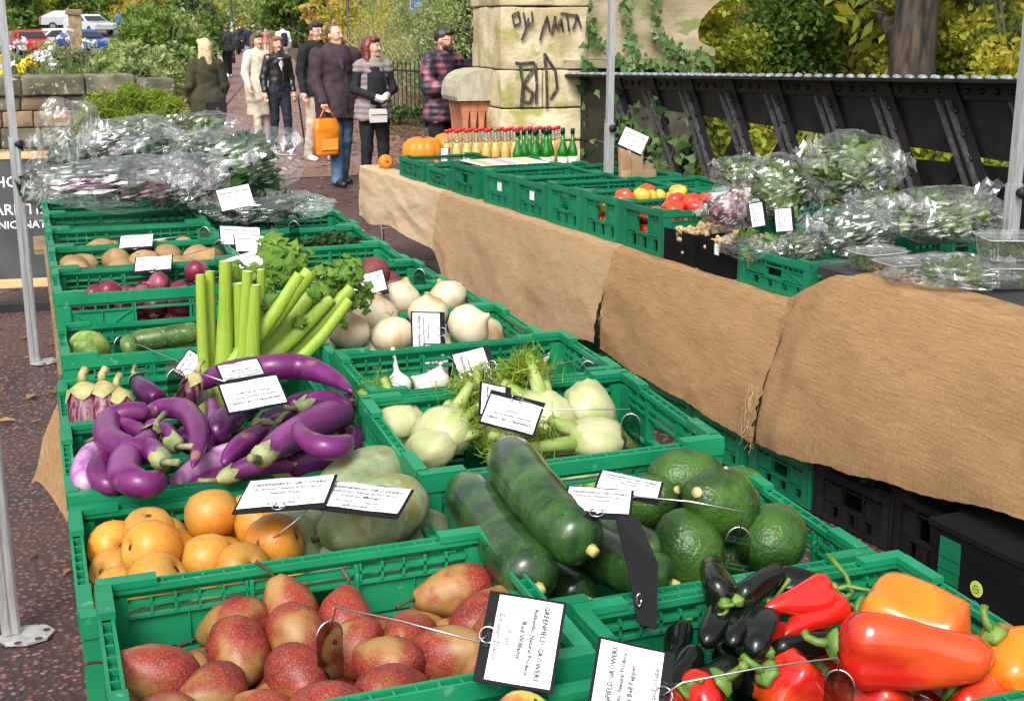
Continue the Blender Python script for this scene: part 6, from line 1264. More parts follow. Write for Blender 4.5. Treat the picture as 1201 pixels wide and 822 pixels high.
for row, (y0, xs) in enumerate([(9.45, [3.00 + .078 * i for i in range(12)]), (9.53, [3.055 + .078 * i for i in range(12)]), (9.61, [3.11 + .078 * i for i in range(12)])]):
    for i, x in enumerate(xs):
        g = row == 0 and i == 5
        item('bottle', 'tall bottle of cloudy pale juice with a ' + ('green cap among the red-capped ones' if g else 'red cap'), 'bottle', T(x, y0 - (x - 3) * .07 + sp(.008), .772), [('body', B_body), ('neck', B_neck), ('cap', B_capg if g else B_cap)], None if g else 'red-capped juice bottles'); k += 1
for i, (x, y) in enumerate([(3.42, 9.02), (3.50, 9.10), (3.56, 9.02), (3.62, 9.14), (3.66, 9.04), (3.72, 9.12), (3.58, 9.18), (3.79, 9.03), (3.83, 9.12), (3.88, 9.05), (3.70, 9.20)]):
    item('bottle', 'dark green glass bottle with a black cap', 'bottle', T(x, y, .772), [('body', G_body), ('cap', G_cap), ('label', G_lab)], 'green glass bottles')
# ================================================================ bags and boxes on the near table
GB = 'clear bags of salad heaped on the tables'
def ax(px, py, X): return atX(px, py, X)
bagged('tall clear bag of spinach topping the heap of salad bags', ax(1000, 195, 3.42), (.24, .21, .145), 10, 31, SPI, 1000, .055, flare=0, ribs=GRIB)
bagged('full clear bag of green leaves beside the radicchio', ax(918, 222, 3.28), (.19, .19, .155), 0, 34, SPI, 900, .055, ribs=GRIB)
bagged('clear bag of lettuce behind the spinach bag', ax(868, 205, 3.40), (.15, .15, .10), 30, 37, SPI, 500, .05)
bagged('clear bag of rocket lying low under the spinach', ax(1000, 272, 3.12), (.19, .17, .10), -10, 40, CHA, 800, .04, aspect=.25, film=FILM2, ribs=GRIB)
bagged('clear bag of long green leaves before the gazebo leg', ax(1105, 252, 3.38), (.25, .20, .105), -25, 43, SPI, 700, .06, aspect=.28, film=FILM2, ribs=GRIB)
bagged('clear bag of pale stalks between the spinach and the trays', ax(1030, 245, 3.35), (.16, .15, .07), 15, 46, SPI, 400, .05, film=FILM2)
bagged('nearly empty crumpled clear bag lying on the black table', ax(1120, 318, 3.10), (.23, .20, .045), -20, 49, SPI, 130, .05, film=FILM2, crumple=.32, aspect=.3)
bagged('crumpled bag of lettuce lying in the green crate', ax(890, 290, 2.92), (.15, .20, .055), 5, 52, SPI, 420, .05, film=FILM2)
bagged('clear bag of mixed leaves beside the lettuce crate', ax(945, 288, 3.02), (.10, .12, .06), 15, 55, SPI, 250, .04, film=FILM)
rd = thing('bag_of_radicchio', 'round purple radicchio wrapped in a clear bag', 'bag', T(*ax(855, 246, 2.98)) @ RZ(20))
film_mesh((.135, .12, .105), 58, crumple=.16).build('film', FILM, rd); lump(sph(.095, .09, .078, 24, 16), .10, 14, 8).build('radicchio_head', mat('radicchio_skin', (.07, .010, .028), (.46, .38, .34), scale=16, rough=.4, contrast=(.45, .68), detail=4, stretch=(1, 1, .5)), rd, True)
leaf_cloud('leaves', [(0, 0, 0, .092, .088, .076)], 90, .026, RAD, rd, 8, .8)
def tray(label, c, rz, w, d, h, lm, n, seed, lid=True):
    t = thing('clear_tray', label, 'tray', T(*c) @ RZ(rz)); m = MB()
    nu = 72
    def fn(u, v):
        a = 2 * math.pi * u; e = .22; x = math.copysign(abs(math.cos(a)) ** e, math.cos(a)); y = math.copysign(abs(math.sin(a)) ** e, math.sin(a)); k = (.88 + .12 * v) * (1 + .012 * math.cos(nu / 3 * a)); return (x * w / 2 * k, y * d / 2 * k, h * v)
    m.grid(nu, 4, fn, True); m.build('tub', PET, t)
    m = MB(); m.tube([(fn(k_ / 36, 1)[0] * 1.02, fn(k_ / 36, 1)[1] * 1.02, h) for k_ in range(37)], .0022, 5); m.build('rim', RIMP, t, True)
    if lid:
        m = MB(); m.b2(-w * .53, w * .53, -d * .53, d * .53, h + .001, h + .006); m.b2(-w * .45, w * .45, -d * .45, d * .45, h + .0065, h + .016); m.build('lid', PET, t)
    cl = [(x * w * .3, y * d * .3, h * .45, w * .16, d * .16, h * .35) for x in (-1, 0, 1) for y in (-1, 0, 1)]; leaf_cloud('leaves', cl, n, .014, lm, t, seed, .5)
HRB = leafmat('herb_leaf', [(.03, .08, .015), (.06, .14, .02), (.12, .20, .03), (.16, .20, .04)], trans=.25); SPR = leafmat('sprout_leaf', [(.16, .18, .03), (.25, .26, .05), (.30, .20, .06), (.12, .16, .03)], trans=.25)
tray('large clear clamshell of pea shoots lying on top of the others', (3.28, 3.62, 1.035), -20, .24, .17, .075, HRB, 420, 1); tray('clear clamshell under the largest clamshell', (3.27, 3.60, .94), -16, .24, .17, .075, HRB, 420, 11)
tray('clear clamshell of cress beside the round tub', (3.02, 4.06, .938), 5, .19, .14, .065, HRB, 350, 2); tray('rounded clear tub of pale sprouts at the cloth edge', (2.98, 3.86, .938), 0, .16, .15, .06, SPR, 350, 3); tray('flat clear tray behind the round tub', (3.16, 3.90, .938), 10, .20, .15, .05, HRB, 300, 4)
tray('clear box of cress standing beside the green crate', (2.98, 4.26, .842), 4, .17, .14, .07, HRB, 350, 5); tray('clear box of cress at the bottom of its stack', (2.98, 4.26, .768), 4, .17, .14, .07, HRB, 350, 6); tray('clear tub of yellow sprouts on the black table', (3.22, 3.05, .938), 10, .15, .14, .07, SPR, 350, 7)
for i, (x, y) in enumerate([(3.62, 6.25), (3.66, 6.03)]):
    Mq, L_, W_ = CR['q4']; t = thing('clear_punnet', ['empty clear punnet leaning at the crate wall', 'empty clear punnet beside the leaning one'][i], 'punnet', Mq @ T(-.05 + .02 * i, -.05 + .20 * i, .03) @ RZ(-55) @ RX(78)); m = MB(); m.b2(-.09, .09, 0, .17, 0, .003); m.build('base', PET, t)
    for a in ((-.09, .09, 0, .003, .003, .04), (-.09, .09, .167, .17, .003, .04), (-.09, -.087, .003, .167, .003, .04), (.087, .09, .003, .167, .003, .04)): m = MB(); m.b2(*a); m.build('wall', PET, t)
# mushrooms in a punnet
MUS = mat('mushroom', (.62, .55, .45), (.74, .70, .62), scale=12, rough=.6); mm = MB(); mm.lathe([(.009, -.02), (.010, -.006), (.022, -.006), (.025, .002), (.021, .012), (.010, .018), (.002, .019)], 14); MMS = mm.mesh('mushroom', MUS, True)
t = thing('mushroom_punnet', 'white punnet beside the paper bags', 'punnet', T(3.36, 5.62, .95) @ RZ(4)); 
for a in ((-.15, .15, -.11, .11, 0, .004), (-.15, .15, -.11, -.106, .004, .07), (-.15, .15, .106, .11, .004, .07), (-.15, -.146, -.106, .106, .004, .07), (.146, .15, -.106, .106, .004, .07)): m = MB(); m.b2(*a); m.build('wall', MATS['paper'], t)
tcrate(5.60, .175, 'green crate under the white mushroom punnet', dx=.60, L=.40, W=.40, key='q8')
P, rr = pack(26, .027, .29, .21, .006, 61)
for x, y, z in P: item('mushroom', 'white button mushroom in the white punnet', 'mushroom', t.matrix_world @ T(x, y, z) @ rot_rand(rp_, 40), [(None, MMS)], 'mushrooms in a punnet')
# ================================================================ crates stored under the tables
UG = 'spare crates stacked under the burlap tables'
SPC = [('below the mixed tomatoes', 5.98, DG, .20, .42), ('below the ginger', 5.54, DG, .20, .42), ('below the lettuce crate', 5.1, DG, .20, .42), ('beside the black crates', 4.66, DG, .18, .42), ('below the frayed cloth seam', 4.22, DG, .18, .42), ('below the round tub', 3.78, BP, .20, .44), ('beside the stickered tub', 3.36, BP, .24, .40)]
for i, (wh, y, mt, h, W_) in enumerate(SPC):
    x = ex(y) + .29 - .115
    for k in range(1): crate(None, T(x + .02 * k, y, .005 + k * (h + .014)) @ RZ(3.9 + (i % 3 - 1) * 2), ('spare green crate on the ground ' if mt is DG else 'black crate on the ground ') + wh, UG, .58, W_, h, mt)
# two solid dark tubs with stickers at the near end
for i, (x, y, lab) in enumerate([(2.87, 2.92, 'black lidded tub with a green window panel and round stickers'), (2.93, 2.44, 'plain black lidded tub next to the stickered one')]):
    t = thing('storage_tub', lab, 'tub', T(x, y, 0) @ RZ(3.9)); m = MB(); w, d, h = .52, .44, .30; m.lathe([(0, 0), (.66, 0), (.70, h), (0, h)], 4, RZ(45)); m.v = [(a * w, b * d, c) for a, b, c in m.v]; m.build('body', BBX, t); m = MB(); m.b2(-w * .505, w * .505, -d * .505, d * .505, h + .001, h + .02); m.build('lid', BBX, t)
    if i == 0:
        dx = -.52 * .482
        m = MB(); m.b2(dx - .006, dx - .002, .08, .17, .08, .28)
        for k in range(4): m.b2(dx - .010, dx - .0065, .08, .17, .10 + .04 * k, .098 + .04 * k)
        m.build('window_panel', DG, t)
        for (yy, z, c, nm) in ((.0, .165, (.50, .55, .10), 'yellow_sticker'), (.0, .10, (.05, .09, .32), 'blue_sticker')):
            m = MB(); m.lathe([(0, 0), (.026, 0), (.026, .001), (0, .001)], 20, T(dx - .006, yy, z) @ RY(-90)); s_ = m.build('sticker', mat(nm, c, rough=.5), t)
            m = MB(); m.tube([(dx - .0078, yy + math.cos(k_ * .5236) * .012, z + math.sin(k_ * .5236) * .012) for k_ in range(13)], .002, 5); m.tube([(dx - .0078, yy - .006, z), (dx - .0078, yy + .006, z)], .002, 5); m.build('sticker_print', mat(nm + '_ink', (.1, .2, .05) if nm[0] == 'y' else (.6, .6, .5), rough=.5), s_)
# ================================================================ price cards
PAP, INK, CB, STE = MATS['paper'], MATS['ink'], MATS['card_black'], MATS['steel']
def card(label, c, n, roll, lines, w=.112, h=.082, wire=None, back=.014, clip=True, s=1.0, side=-1):
    """c: centre; n: which way the paper faces; roll: turn of the writing seen from the stall front (deg, anticlockwise)"""
    n = Vector(n).normalized(); r0 = (_rt - n * _rt.dot(n)).normalized(); u0 = n.cross(r0); a = R(roll); u = r0 * math.cos(a) + u0 * math.sin(a); v = n.cross(u)
    M = Matrix((u, v, n)).transposed().to_4x4(); M.translation = c
    t = thing('price_card', label, 'price card', M, None); w *= s; h *= s
    m = MB(); m.b2(-w / 2 - .004, w / 2 + .004, -h / 2 - (back if side < 0 else .004), h / 2 + (back if side > 0 else .004), -.0022, 0); m.build('backing', CB, t)
    m = MB(); m.grid(7, 5, lambda a_, b_: (-w / 2 + w * a_, -h / 2 + h * b_, .0008 + .0012 * math.sin(a_ * 5 + b_ * 3) ** 2)); p = m.build('paper', PAP, t, True)
    fr = MB()
    for q in ((-w * .46, w * .46, h * .44, h * .446), (-w * .46, w * .46, -h * .446, -h * .44), (-w * .46, -w * .456, -h * .44, h * .44), (w * .456, w * .46, -h * .44, h * .44)): fr.b2(q[0], q[1], q[2], q[3], .0030, .0033)
    fr.build('border', INK, p)
    y = h * .27
    for i, l in enumerate(lines):
        sz = h * (.113 if i == 0 else (.096 if i == 1 else .112))
        obj('lettering', text_mesh(l, round(sz, 4), INK, bold=.0002 if i < 3 else 0), p, T(0, y - sz * .35, .0032)); y -= h * (.16 if i in (0, 1) else .15) + (h * .05 if i == 2 else 0)
    if wire:
        iv = M.inverted(); P = [iv @ Vector(q) for q in wire]
        ring = Vector((0, (-h / 2 - back * .4) if side < 0 else (h / 2 + back * .4), .002)); m = MB(); m.tube([ring + Vector((math.cos(k * .5236) * .011, math.sin(k * .5236) * .011, .001)) for k in range(13)], .0011, 6); m.build('ring', STE, t, True)
        m = MB(); m.tube([ring] + P, .0013, 6); m.build('wire', STE, t, True)
        if clip:
            e = Vector(wire[-1]); d = Vector((0, 0, 1)); cm = MB(); q = Vector(wire[-2]) - e; q.z = 0; q = q.normalized() if q.length > .001 else Vector((1, 0, 0)); sd = Vector((-q.y, q.x, 0))
            ol = []
            for k in range(14):
                b_ = math.pi * k / 13; ol.append((math.cos(b_) * .024, .03 + math.sin(b_) * .03))
            ol = [(.024, -.05)] + ol + [(-.024, -.05)]; ol = [(a_ * .8, b_ * .8) for a_, b_ in ol]
            nn2 = len(ol); vs = [iv @ (e + sd * x + d * (z - .03) + q * k_) for k_ in (0, .002) for x, z in ol]
            cm.add(vs, [tuple(range(nn2)), tuple(range(2 * nn2 - 1, nn2 - 1, -1))] + [(i, i + nn2, (i + 1) % nn2 + nn2, (i + 1) % nn2) for i in range(nn2)]); cm.build('foot_clip', MATS.get('smoke_plastic') or glass_smoke(), t)
            rm = MB(); rm.tube([iv @ (e + sd * x + d * (z - .03) + q * .001) for x, z in ol[1:-1]], .0014, 5); rm.build('clip_edge', STE, t, True)
    return t
def glass_smoke():
    m = bpy.data.materials.new('smoke_plastic'); m.use_nodes = True; t = m.node_tree; N = t.nodes; tp = N.new('ShaderNodeBsdfTransparent'); tp.inputs[0].default_value = (.68, .66, .64, 1); gl = N.new('ShaderNodeBsdfGlossy'); gl.inputs['Roughness'].default_value = .08; mx = N.new('ShaderNodeMixShader'); mx.inputs[0].default_value = .14
    t.links.new(tp.outputs[0], mx.inputs[1]); t.links.new(gl.outputs[0], mx.inputs[2]); t.links.new(mx.outputs[0], N['Material Output'].inputs[0]); MATS['smoke_plastic'] = m; return m
G1, G2 = 'GREENFIELD GROWERS', 'Authentic, Natural Produce'
card('white price card for the red pears clipped to the crate side', at(615, 752, 1.085), (-.25, -.62, .72), -100, [G1, G2, "'Red Williams'", 'Pears', 'Dynamis, France', '£6.00/kg'], wire=[at(560, 752, 1.10), at(470, 728, 1.10), at(394, 712, 1.09), at(386, 742, 1.04)], s=1.02)
card('white price card for the bell peppers at the crate rim', at(735, 806, 1.06), (-.12, -.62, .76), 79, [G1, G2, 'Red Bell Pepper', '', 'Ecologia, Portugal', '£12.50/kg'], wire=[at(800, 800, 1.07), at(890, 783, 1.075), at(982, 771, 1.08), at(985, 800, 1.03)], s=.98)
card('upper of two price cards over the purple aubergines', at(283, 436, 1.165), (-.05, -.42, .9), 205, [G1, G2, 'Graffiti Aubergine', 'Spain', '£5.50/kg'], s=.72, wire=[at(262, 447, 1.17), at(218, 432, 1.16), at(206, 442, 1.10)], side=1)
card('lower of two price cards over the purple aubergines', at(297, 462, 1.15), (-.05, -.42, .9), 203, [G1, G2, 'Purple Aubergine', 'Dynamis, Spain', '£6.50/kg'], s=1.0)
card('white price card for the orange fruit lying over the mangoes', at(336, 577, 1.105), (-.12, -.05, 1), -2, [G1, G2, 'Nashi Pear', 'Dynamis, Spain', '£12.00/kg'], s=1.28, wire=[at(380, 578, 1.10), at(345, 612, 1.06), at(302, 645, 1.01)])
card('white price card for the mangoes resting on the largest mango', at(424, 583, 1.10), (.05, -.05, 1), -8, [G1, G2, 'Osteen Mango', 'Andalucia, Spain', '£8.90/kg'], s=1.28)
card('white price card lying on the fennel fronds', at(600, 486, 1.115), (-.1, -.5, .86), 165, [G1, G2, 'Fennel', 'Dynamis, France', '£5.20/kg'], s=.92, wire=[at(640, 480, 1.12), at(690, 480, 1.12), at(738, 480, 1.115), at(740, 495, 1.07)])
card('blank-looking price card behind the fennel card', at(578, 470, 1.10), (.1, -.75, .6), 88, [G1, G2, 'Fennel'], s=.62)
card('white price card tilted over the garlic', at(556, 434, 1.09), (-.2, -.7, .66), 108, [G1, G2, 'Garlic', 'Drome, France', '£14/kg'], s=.88, wire=[at(590, 444, 1.09), at(640, 430, 1.10), at(688, 420, 1.10), at(690, 432, 1.06)])
card('white price card hanging before the white onions', at(500, 389, 1.09), (-.05, -.9, .4), 92, [G1, G2, 'White Onion', 'Dynamis, France', '£3.90/kg'], s=.86, wire=[at(522, 396, 1.09), at(523, 392, 1.11), at(523, 380, 1.12)], clip=False)
card('white card hanging lower inside the garlic crate', at(512, 423, 1.02), (-.05, -.9, .35), 92, [G1, G2, 'Onion'], s=.72)
card('upper of two price cards over the avocados', at(738, 569, 1.12), (.1, -.12, .98), -12, [G1, G2, 'Avocado', 'Motril, Spain', '£14/kg'], s=.88)
card('lower of two price cards over the cucumbers', at(702, 587, 1.125), (-.05, -.16, .98), -8, [G1, G2, 'Cucumber', 'Motril, Spain', '£2.80 ea'], s=.88, wire=[at(745, 582, 1.12), at(810, 588, 1.12), at(872, 600, 1.115), at(866, 630, 1.05)])
card('small price card leaning on the courgettes', at(222, 428, 1.06), (-.3, -.7, .6), 60, [G1, 'Courgette', '£4/kg'], s=.55, wire=[at(200, 420, 1.06), at(165, 405, 1.06), at(142, 402, 1.04)])
card('small price card lying on the large potatoes', at(180, 309, 1.135), (-.1, -.35, .9), 10, [G1, G2, 'Potato', '£2.50/kg'], s=.95, wire=[at(195, 306, 1.15), at(225, 297, 1.16), at(258, 288, 1.15)])
card('small price card lying on the smaller potatoes', at(160, 283, 1.135), (-.1, -.35, .9), 10, [G1, G2, 'Potato', '£2.90/kg'], s=.95, wire=[at(180, 282, 1.15), at(210, 277, 1.16), at(240, 272, 1.15)])
card('price card propped on the bagged purple kale', ad(276, 232, 5.0), (-.1, -.75, .6), 20, [G1, G2, 'Kale', '£3.00'], s=1.15, w=.11, wire=[ad(292, 240, 5.0), ad(320, 250, 5.0)], clip=False)
card('price card lying beside the parsley', at(282, 277, 1.14), (.05, -.5, .85), 12, [G1, G2, 'Parsley', '£2.50'], s=1.2, wire=[at(305, 274, 1.15), at(330, 269, 1.15), at(345, 265, 1.14)])
card('second price card overlapping the one beside the parsley', at(296, 286, 1.135), (.05, -.5, .85), 14, [G1, G2, 'Herbs', '£2.00'], s=1.0)
card('price card half hidden behind the celery leaves', at(288, 309, 1.13), (-.1, -.6, .8), 30, [G1, G2, 'Celery', '£3.20'], s=.95)
card('price card leaning on the beetroot', at(432, 333, 1.13), (-.3, -.6, .7), 15, [G1, G2, 'Beetroot', '£3.10/kg'], s=.85, wire=[at(450, 332, 1.12), at(475, 326, 1.12), at(492, 322, 1.11)])
# black card seen from behind over the avocado crate
bc = thing('black_card_holder', 'black strip of a card holder with a steel ring on the crate rim', 'card holder', T(*at(742, 668, 1.06))); m = MB(); P = [at(722, 606, 1.13), at(748, 606, 1.13), at(772, 660, 1.08), at(770, 738, 1.02), at(748, 730, 1.02), at(735, 660, 1.07)]
iv = bc.matrix_world.inverted(); P = [iv @ p for p in P]; m.add(P + [p + Vector((0, .002, -.001)) for p in P], [(0, 1, 2, 5), (5, 2, 3, 4), (8, 7, 6, 11), (9, 8, 11, 10)] + [(i, (i + 1) % 6, (i + 1) % 6 + 6, i + 6) for i in range(6)]); m.build('strip', CB, bc)
m = MB(); c0 = iv @ at(748, 702, 1.05); m.tube([c0 + Vector((math.cos(k * .5236) * .004, -.004, math.sin(k * .5236) * .010)) for k in range(13)], .0014, 6); m.build('ring', STE, bc, True)
# cards on the trestle tables
Mq = CR['q3'][0]
card('white price card standing on a stick above the paper bags', atY(743, 165, 6.95), (-.35, -.9, .1), -24, [G1, G2, 'Salad', '£2.20'], s=1.35, wire=[atY(741, 190, 6.97), atY(740, 222, 6.97)], clip=False)
card('white price card hanging beside the radicchio bag', ax(888, 252, 2.95), (-.6, -.75, .1), 100, [G1, G2, 'Radicchio', '£3.50'], s=.9, h=.062)
card('white price card standing before the green leaves', ax(919, 258, 2.98), (-.3, -.9, .25), 95, [G1, G2, 'Spinach', '£2.60'], s=.85)
card('white tag standing before the pale juice bottles', (3.16, 9.36, .85), (-.35, -.9, .1), 0, [G1, 'Apple Juice', '£4.50'], s=1.0, wire=[(3.16, 9.37, .80), (3.16, 9.37, .775)], clip=False)
card('narrow white tag standing beside the round pumpkin', (2.93, 9.28, .89), (-.35, -.9, .1), 90, [G1, 'Pumpkin'], s=.9, h=.06, wire=[(2.93, 9.29, .82), (2.93, 9.29, .775)], clip=False)
for (k, lab) in (('r4', 'small white tag on the aisle side of an empty crate'), ('r3', 'small white tag on the crate of loose leaves')):
    Mq, L_, W_ = CR[k]; m = MB(); m.b2(-L_ / 2 - .003, -L_ / 2 - .0015, -.06, .0, .10, .15); o = m.build('paper_tag', PAP, M=Mq); tag(o, lab, 'tag')
# ================================================================ people: implicit bodies skinned with surface nets
class Field:
    def __init__(s, lo, hi, h):
        s.h = h; s.lo = np.array(lo, float); s.n = np.ceil((np.array(hi) - s.lo) / h).astype(int) + 1
        s.d = np.full(s.n, .12, np.float32); s.ax = [s.lo[i] + h * np.arange(s.n[i]) for i in range(3)]
    def _sub(s, lo, hi):
        i0 = np.maximum(0, np.floor((np.array(lo) - s.lo) / s.h).astype(int)); i1 = np.minimum(s.n, np.ceil((np.array(hi) - s.lo) / s.h).astype(int) + 1)
        sl = tuple(slice(a, b) for a, b in zip(i0, i1)); return sl, [s.ax[i][sl[i]] for i in range(3)]
    def _merge(s, sl, d, k):
        a = s.d[sl]; hh = np.clip(.5 + .5 * (a - d) / k, 0, 1); s.d[sl] = (a * (1 - hh) + d * hh) - k * hh * (1 - hh)
    def cone(s, a, b, ra, rb, sc=(1, 1, 1), k=.03):
        a, b = np.array(a, float), np.array(b, float); m = max(ra, rb) * max(sc) + .1
        sl, (X, Y, Z) = s._sub(np.minimum(a, b) - m, np.maximum(a, b) + m)
        if 0 in [len(q) for q in (X, Y, Z)]: return s
        p = [X[:, None, None] - a[0], Y[None, :, None] - a[1], Z[None, None, :] - a[2]]; ab = b - a; L = max(1e-9, ab @ ab)
        t = np.clip((p[0] * ab[0] + p[1] * ab[1] + p[2] * ab[2]) / L, 0, 1)
        d = np.sqrt(sum(((p[i] - t * ab[i]) / sc[i]) ** 2 for i in range(3))) - (ra + (rb - ra) * t)
        s._merge(sl, (d * min(sc)).astype(np.float32), k); return s
    def ell(s, c, r, k=.02, Rm=None):
        c, r = np.array(c, float), np.array(r, float); m = r.max() + .1; sl, (X, Y, Z) = s._sub(c - m, c + m)
        p = [X[:, None, None] - c[0], Y[None, :, None] - c[1], Z[None, None, :] - c[2]]
        if Rm is not None: p = [sum(Rm[j][i] * p[j] for j in range(3)) for i in range(3)]
        q = np.sqrt(sum((p[i] / r[i]) ** 2 for i in range(3))); s._merge(sl, ((q - 1) * r.min()).astype(np.float32), k); return s
    def cut(s, ax_, val, sign):           # keep where sign*(coord - val) < 0
        sh = [1, 1, 1]; sh[ax_] = -1; s.d = np.maximum(s.d, (sign * (s.ax[ax_] - val)).reshape(sh).astype(np.float32)); return s
    def folds(s, amp, f, seed):
        X, Y, Z = s.ax; a = seed * 1.7
        w = np.sin(X[:, None, None] * f + 2 * np.sin(Z[None, None, :] * f * .6 + a) + a) * np.sin(Z[None, None, :] * f * 1.3 + 1.5 * np.sin(Y[None, :, None] * f + a)) ; s.d = (s.d + amp * w).astype(np.float32); return s
    def mesh(s):
        d = s.d; ins = d < 0; n = d.shape
        c = np.zeros([q - 1 for q in n], np.int8)
        for i in (0, 1):
            for j in (0, 1):
                for k in (0, 1): c += ins[i:n[0] - 1 + i, j:n[1] - 1 + j, k:n[2] - 1 + k]
        act = np.argwhere((c > 0) & (c < 8)); idx = np.full(c.shape, -1, np.int32); idx[tuple(act.T)] = np.arange(len(act))
        acc = np.zeros((len(act), 3)); cnt = np.zeros(len(act)); co = [(i, j, k) for i in (0, 1) for j in (0, 1) for k in (0, 1)]
        for a in co:
            for b in co:
                if sum(abs(p - q) for p, q in zip(a, b)) != 1 or a > b: continue
                va = d[tuple((act + a).T)]; vb = d[tuple((act + b).T)]; m = (va < 0) != (vb < 0); t = np.where(m, va / np.where(m, va - vb, 1), 0)
                acc += np.where(m[:, None], np.array(a) + t[:, None] * (np.array(b) - np.array(a)), 0); cnt += m
        V = s.lo + s.h * (act + acc / np.maximum(cnt, 1)[:, None]); F = []
        for ax_ in range(3):
            o1, o2 = [q for q in range(3) if q != ax_]; sa = [slice(None)] * 3; sb = [slice(None)] * 3; sa[ax_] = slice(0, -1); sb[ax_] = slice(1, None)
            ch = np.argwhere(ins[tuple(sa)] != ins[tuple(sb)]); ch = ch[(ch[:, o1] > 0) & (ch[:, o2] > 0) & (ch[:, o1] < n[o1] - 1) & (ch[:, o2] < n[o2] - 1)]
            fl = ins[tuple(ch.T)]; q = []
            for e1, e2 in ((0, 0), (1, 0), (1, 1), (0, 1)): t = ch.copy(); t[:, o1] -= e1; t[:, o2] -= e2; q.append(idx[tuple(t.T)])
            Q = np.stack(q, 1); flip = fl if ax_ != 1 else ~fl; Q[~flip] = Q[~flip][:, ::-1]; F.append(Q)
        F = np.concatenate(F); F = F[(F >= 0).all(1)]; return V, F
SKIN = mat('skin', (.52, .30, .21), (.60, .36, .26), scale=9, rough=.5, sss=.08, rnd=.06)
def fabric(name, c, rough=.85, sp_=.2, bump=.25, b2=None): return mat(name, c, b2 or tuple(min(1, q * 1.35 + .004) for q in c), scale=14, rough=rough, bump=bump, bscale=70, spec=sp_)
EYEW, EYED, LIP = mat('eye_white', (.7, .68, .66), rough=.3), mat('eye_dark', (.03, .02, .015), rough=.2), mat('lip', (.46, .20, .15), rough=.5)
def person(label, pos, face, H=1.72, arms=None, feet=((.10, 0), (-.10, 0)), top=None, legs=None, shoe=None, hair=None, hairm=None, turn=(0, 0), build=1.0, female=False, top_hem=.86, sleeves=True, glove=None, group=None, detail=True, collar=None, puffy=0, coat_flare=0, beard=None, glasses=False, smile=False, open_front=None, sleeve_m=None, hs=.012, vneck=0, fw=.20):
    sc = H / 1.75; t = thing('person', label, 'person', T(pos[0], pos[1], pos[2] if len(pos) > 2 else 0) @ RZ(face) @ S(sc), group)
    A = arms or {}; EL = {}; WR = {}; SH = {}
    shw = (.165 if female else .195) * (.5 + .5 * build)
    for s_, k in ((1, 'L'), (-1, 'R')):
        SH[k] = np.array((s_ * shw, .0, 1.42)); e, w = A.get(k, ((.245, .03, 1.14), (.25, -.05, .90))); EL[k] = np.array((s_ * e[0], e[1], e[2])); WR[k] = np.array((s_ * w[0], w[1], w[2]))
    HIP = {k: np.array((s_ * .09, 0, .92)) for s_, k in ((1, 'L'), (-1, 'R'))}; KN, AN = {}, {}
    for (fx, fy), k in zip(feet, ('L', 'R')):
        AN[k] = np.array((fx, fy, .085)); m = (HIP[k] + AN[k]) / 2; KN[k] = m + np.array((0, -.03 - abs(fy) * .12, .03)); KN[k][2] = .49
    Hm = (T(0, -.015, 1.50) @ RZ(turn[0]) @ RX(turn[1])); Rm = np.array(Hm.to_3x3())
    def hp(x, y, z): return tuple(Hm @ Vector((x, y, z)))
    # body: head, neck, torso, limbs and hands in one skin
    f = Field((-.62, -.55, -.01), (.62, .45, 1.82), hs)
    f.cone((0, .01, .95), (0, .0, 1.12), .145 * build, .125 * build, (1, .72, 1)); f.cone((0, 0, 1.12), (0, 0, 1.36), .125 * build, .15 * build, (1, .68, 1)); f.cone((-shw * .8, 0, 1.41), (shw * .8, 0, 1.41), .062, .062)
    f.cone((0, .01, 1.40), hp(0, .0, .06), .058, .052)
    f.ell(hp(0, .005, .155), (.074, .092, .098), .02, Rm); f.cone(hp(0, -.045, .07), hp(0, -.03, .12), .036, .056, k=.03); f.ell(hp(0, -.072, .048), (.022, .018, .018), .02, Rm)
    f.cone(hp(0, -.088, .158), hp(0, -.108, .112), .009, .014, k=.012); f.cone(hp(-.03, -.080, .165), hp(.03, -.080, .165), .010, .010, k=.012)
    for s_ in (-1, 1): f.ell(hp(s_ * .077, .012, .125), (.010, .018, .032), .008, Rm); f.ell(hp(s_ * .035, -.068, .105), (.022, .018, .022), .02, Rm)
    for k, s_ in (('L', 1), ('R', -1)):
        f.cone(SH[k], EL[k], .052 * build, .040, k=.03); f.cone(EL[k], WR[k], .041, .028, k=.02); f.cone(HIP[k], KN[k], .085 * build, .058, k=.03); f.cone(KN[k], AN[k], .056, .040, k=.02)
        d = WR[k] - EL[k]; d /= np.linalg.norm(d); sd = np.cross(d, (0, 0, 1.0)); sd = sd / (np.linalg.norm(sd) + 1e-6) if np.linalg.norm(sd) > .2 else np.array((0, 1.0, 0)); pal = WR[k] + d * .055
        nm = np.cross(d, sd)
        f.cone(WR[k], pal, .026, .034, k=.012)
        for q in range(4):
            b = pal + sd * (.026 - .0175 * q) + d * .025; L = (.066, .076, .07, .054)[q]; c1_ = b + d * L * .5; f.cone(b, c1_, .0105, .0098, k=.004); f.cone(c1_, c1_ + d * L * .38 + nm * .022 * s_, .0098, .0085, k=.004)
        tb = WR[k] + d * .02 + sd * .026; f.cone(tb, tb + sd * .028 + d * .032, .013, .011, k=.008); f.cone(tb + sd * .028 + d * .032, tb + sd * .03 + d * .062, .011, .009, k=.004)
        f.cone(AN[k] + (0, .02, -.04), AN[k] + (0, -.13, -.055), .036, .032)
    V, F = f.mesh(); obj('body', npmesh('body', V, F, SKIN, True), t)
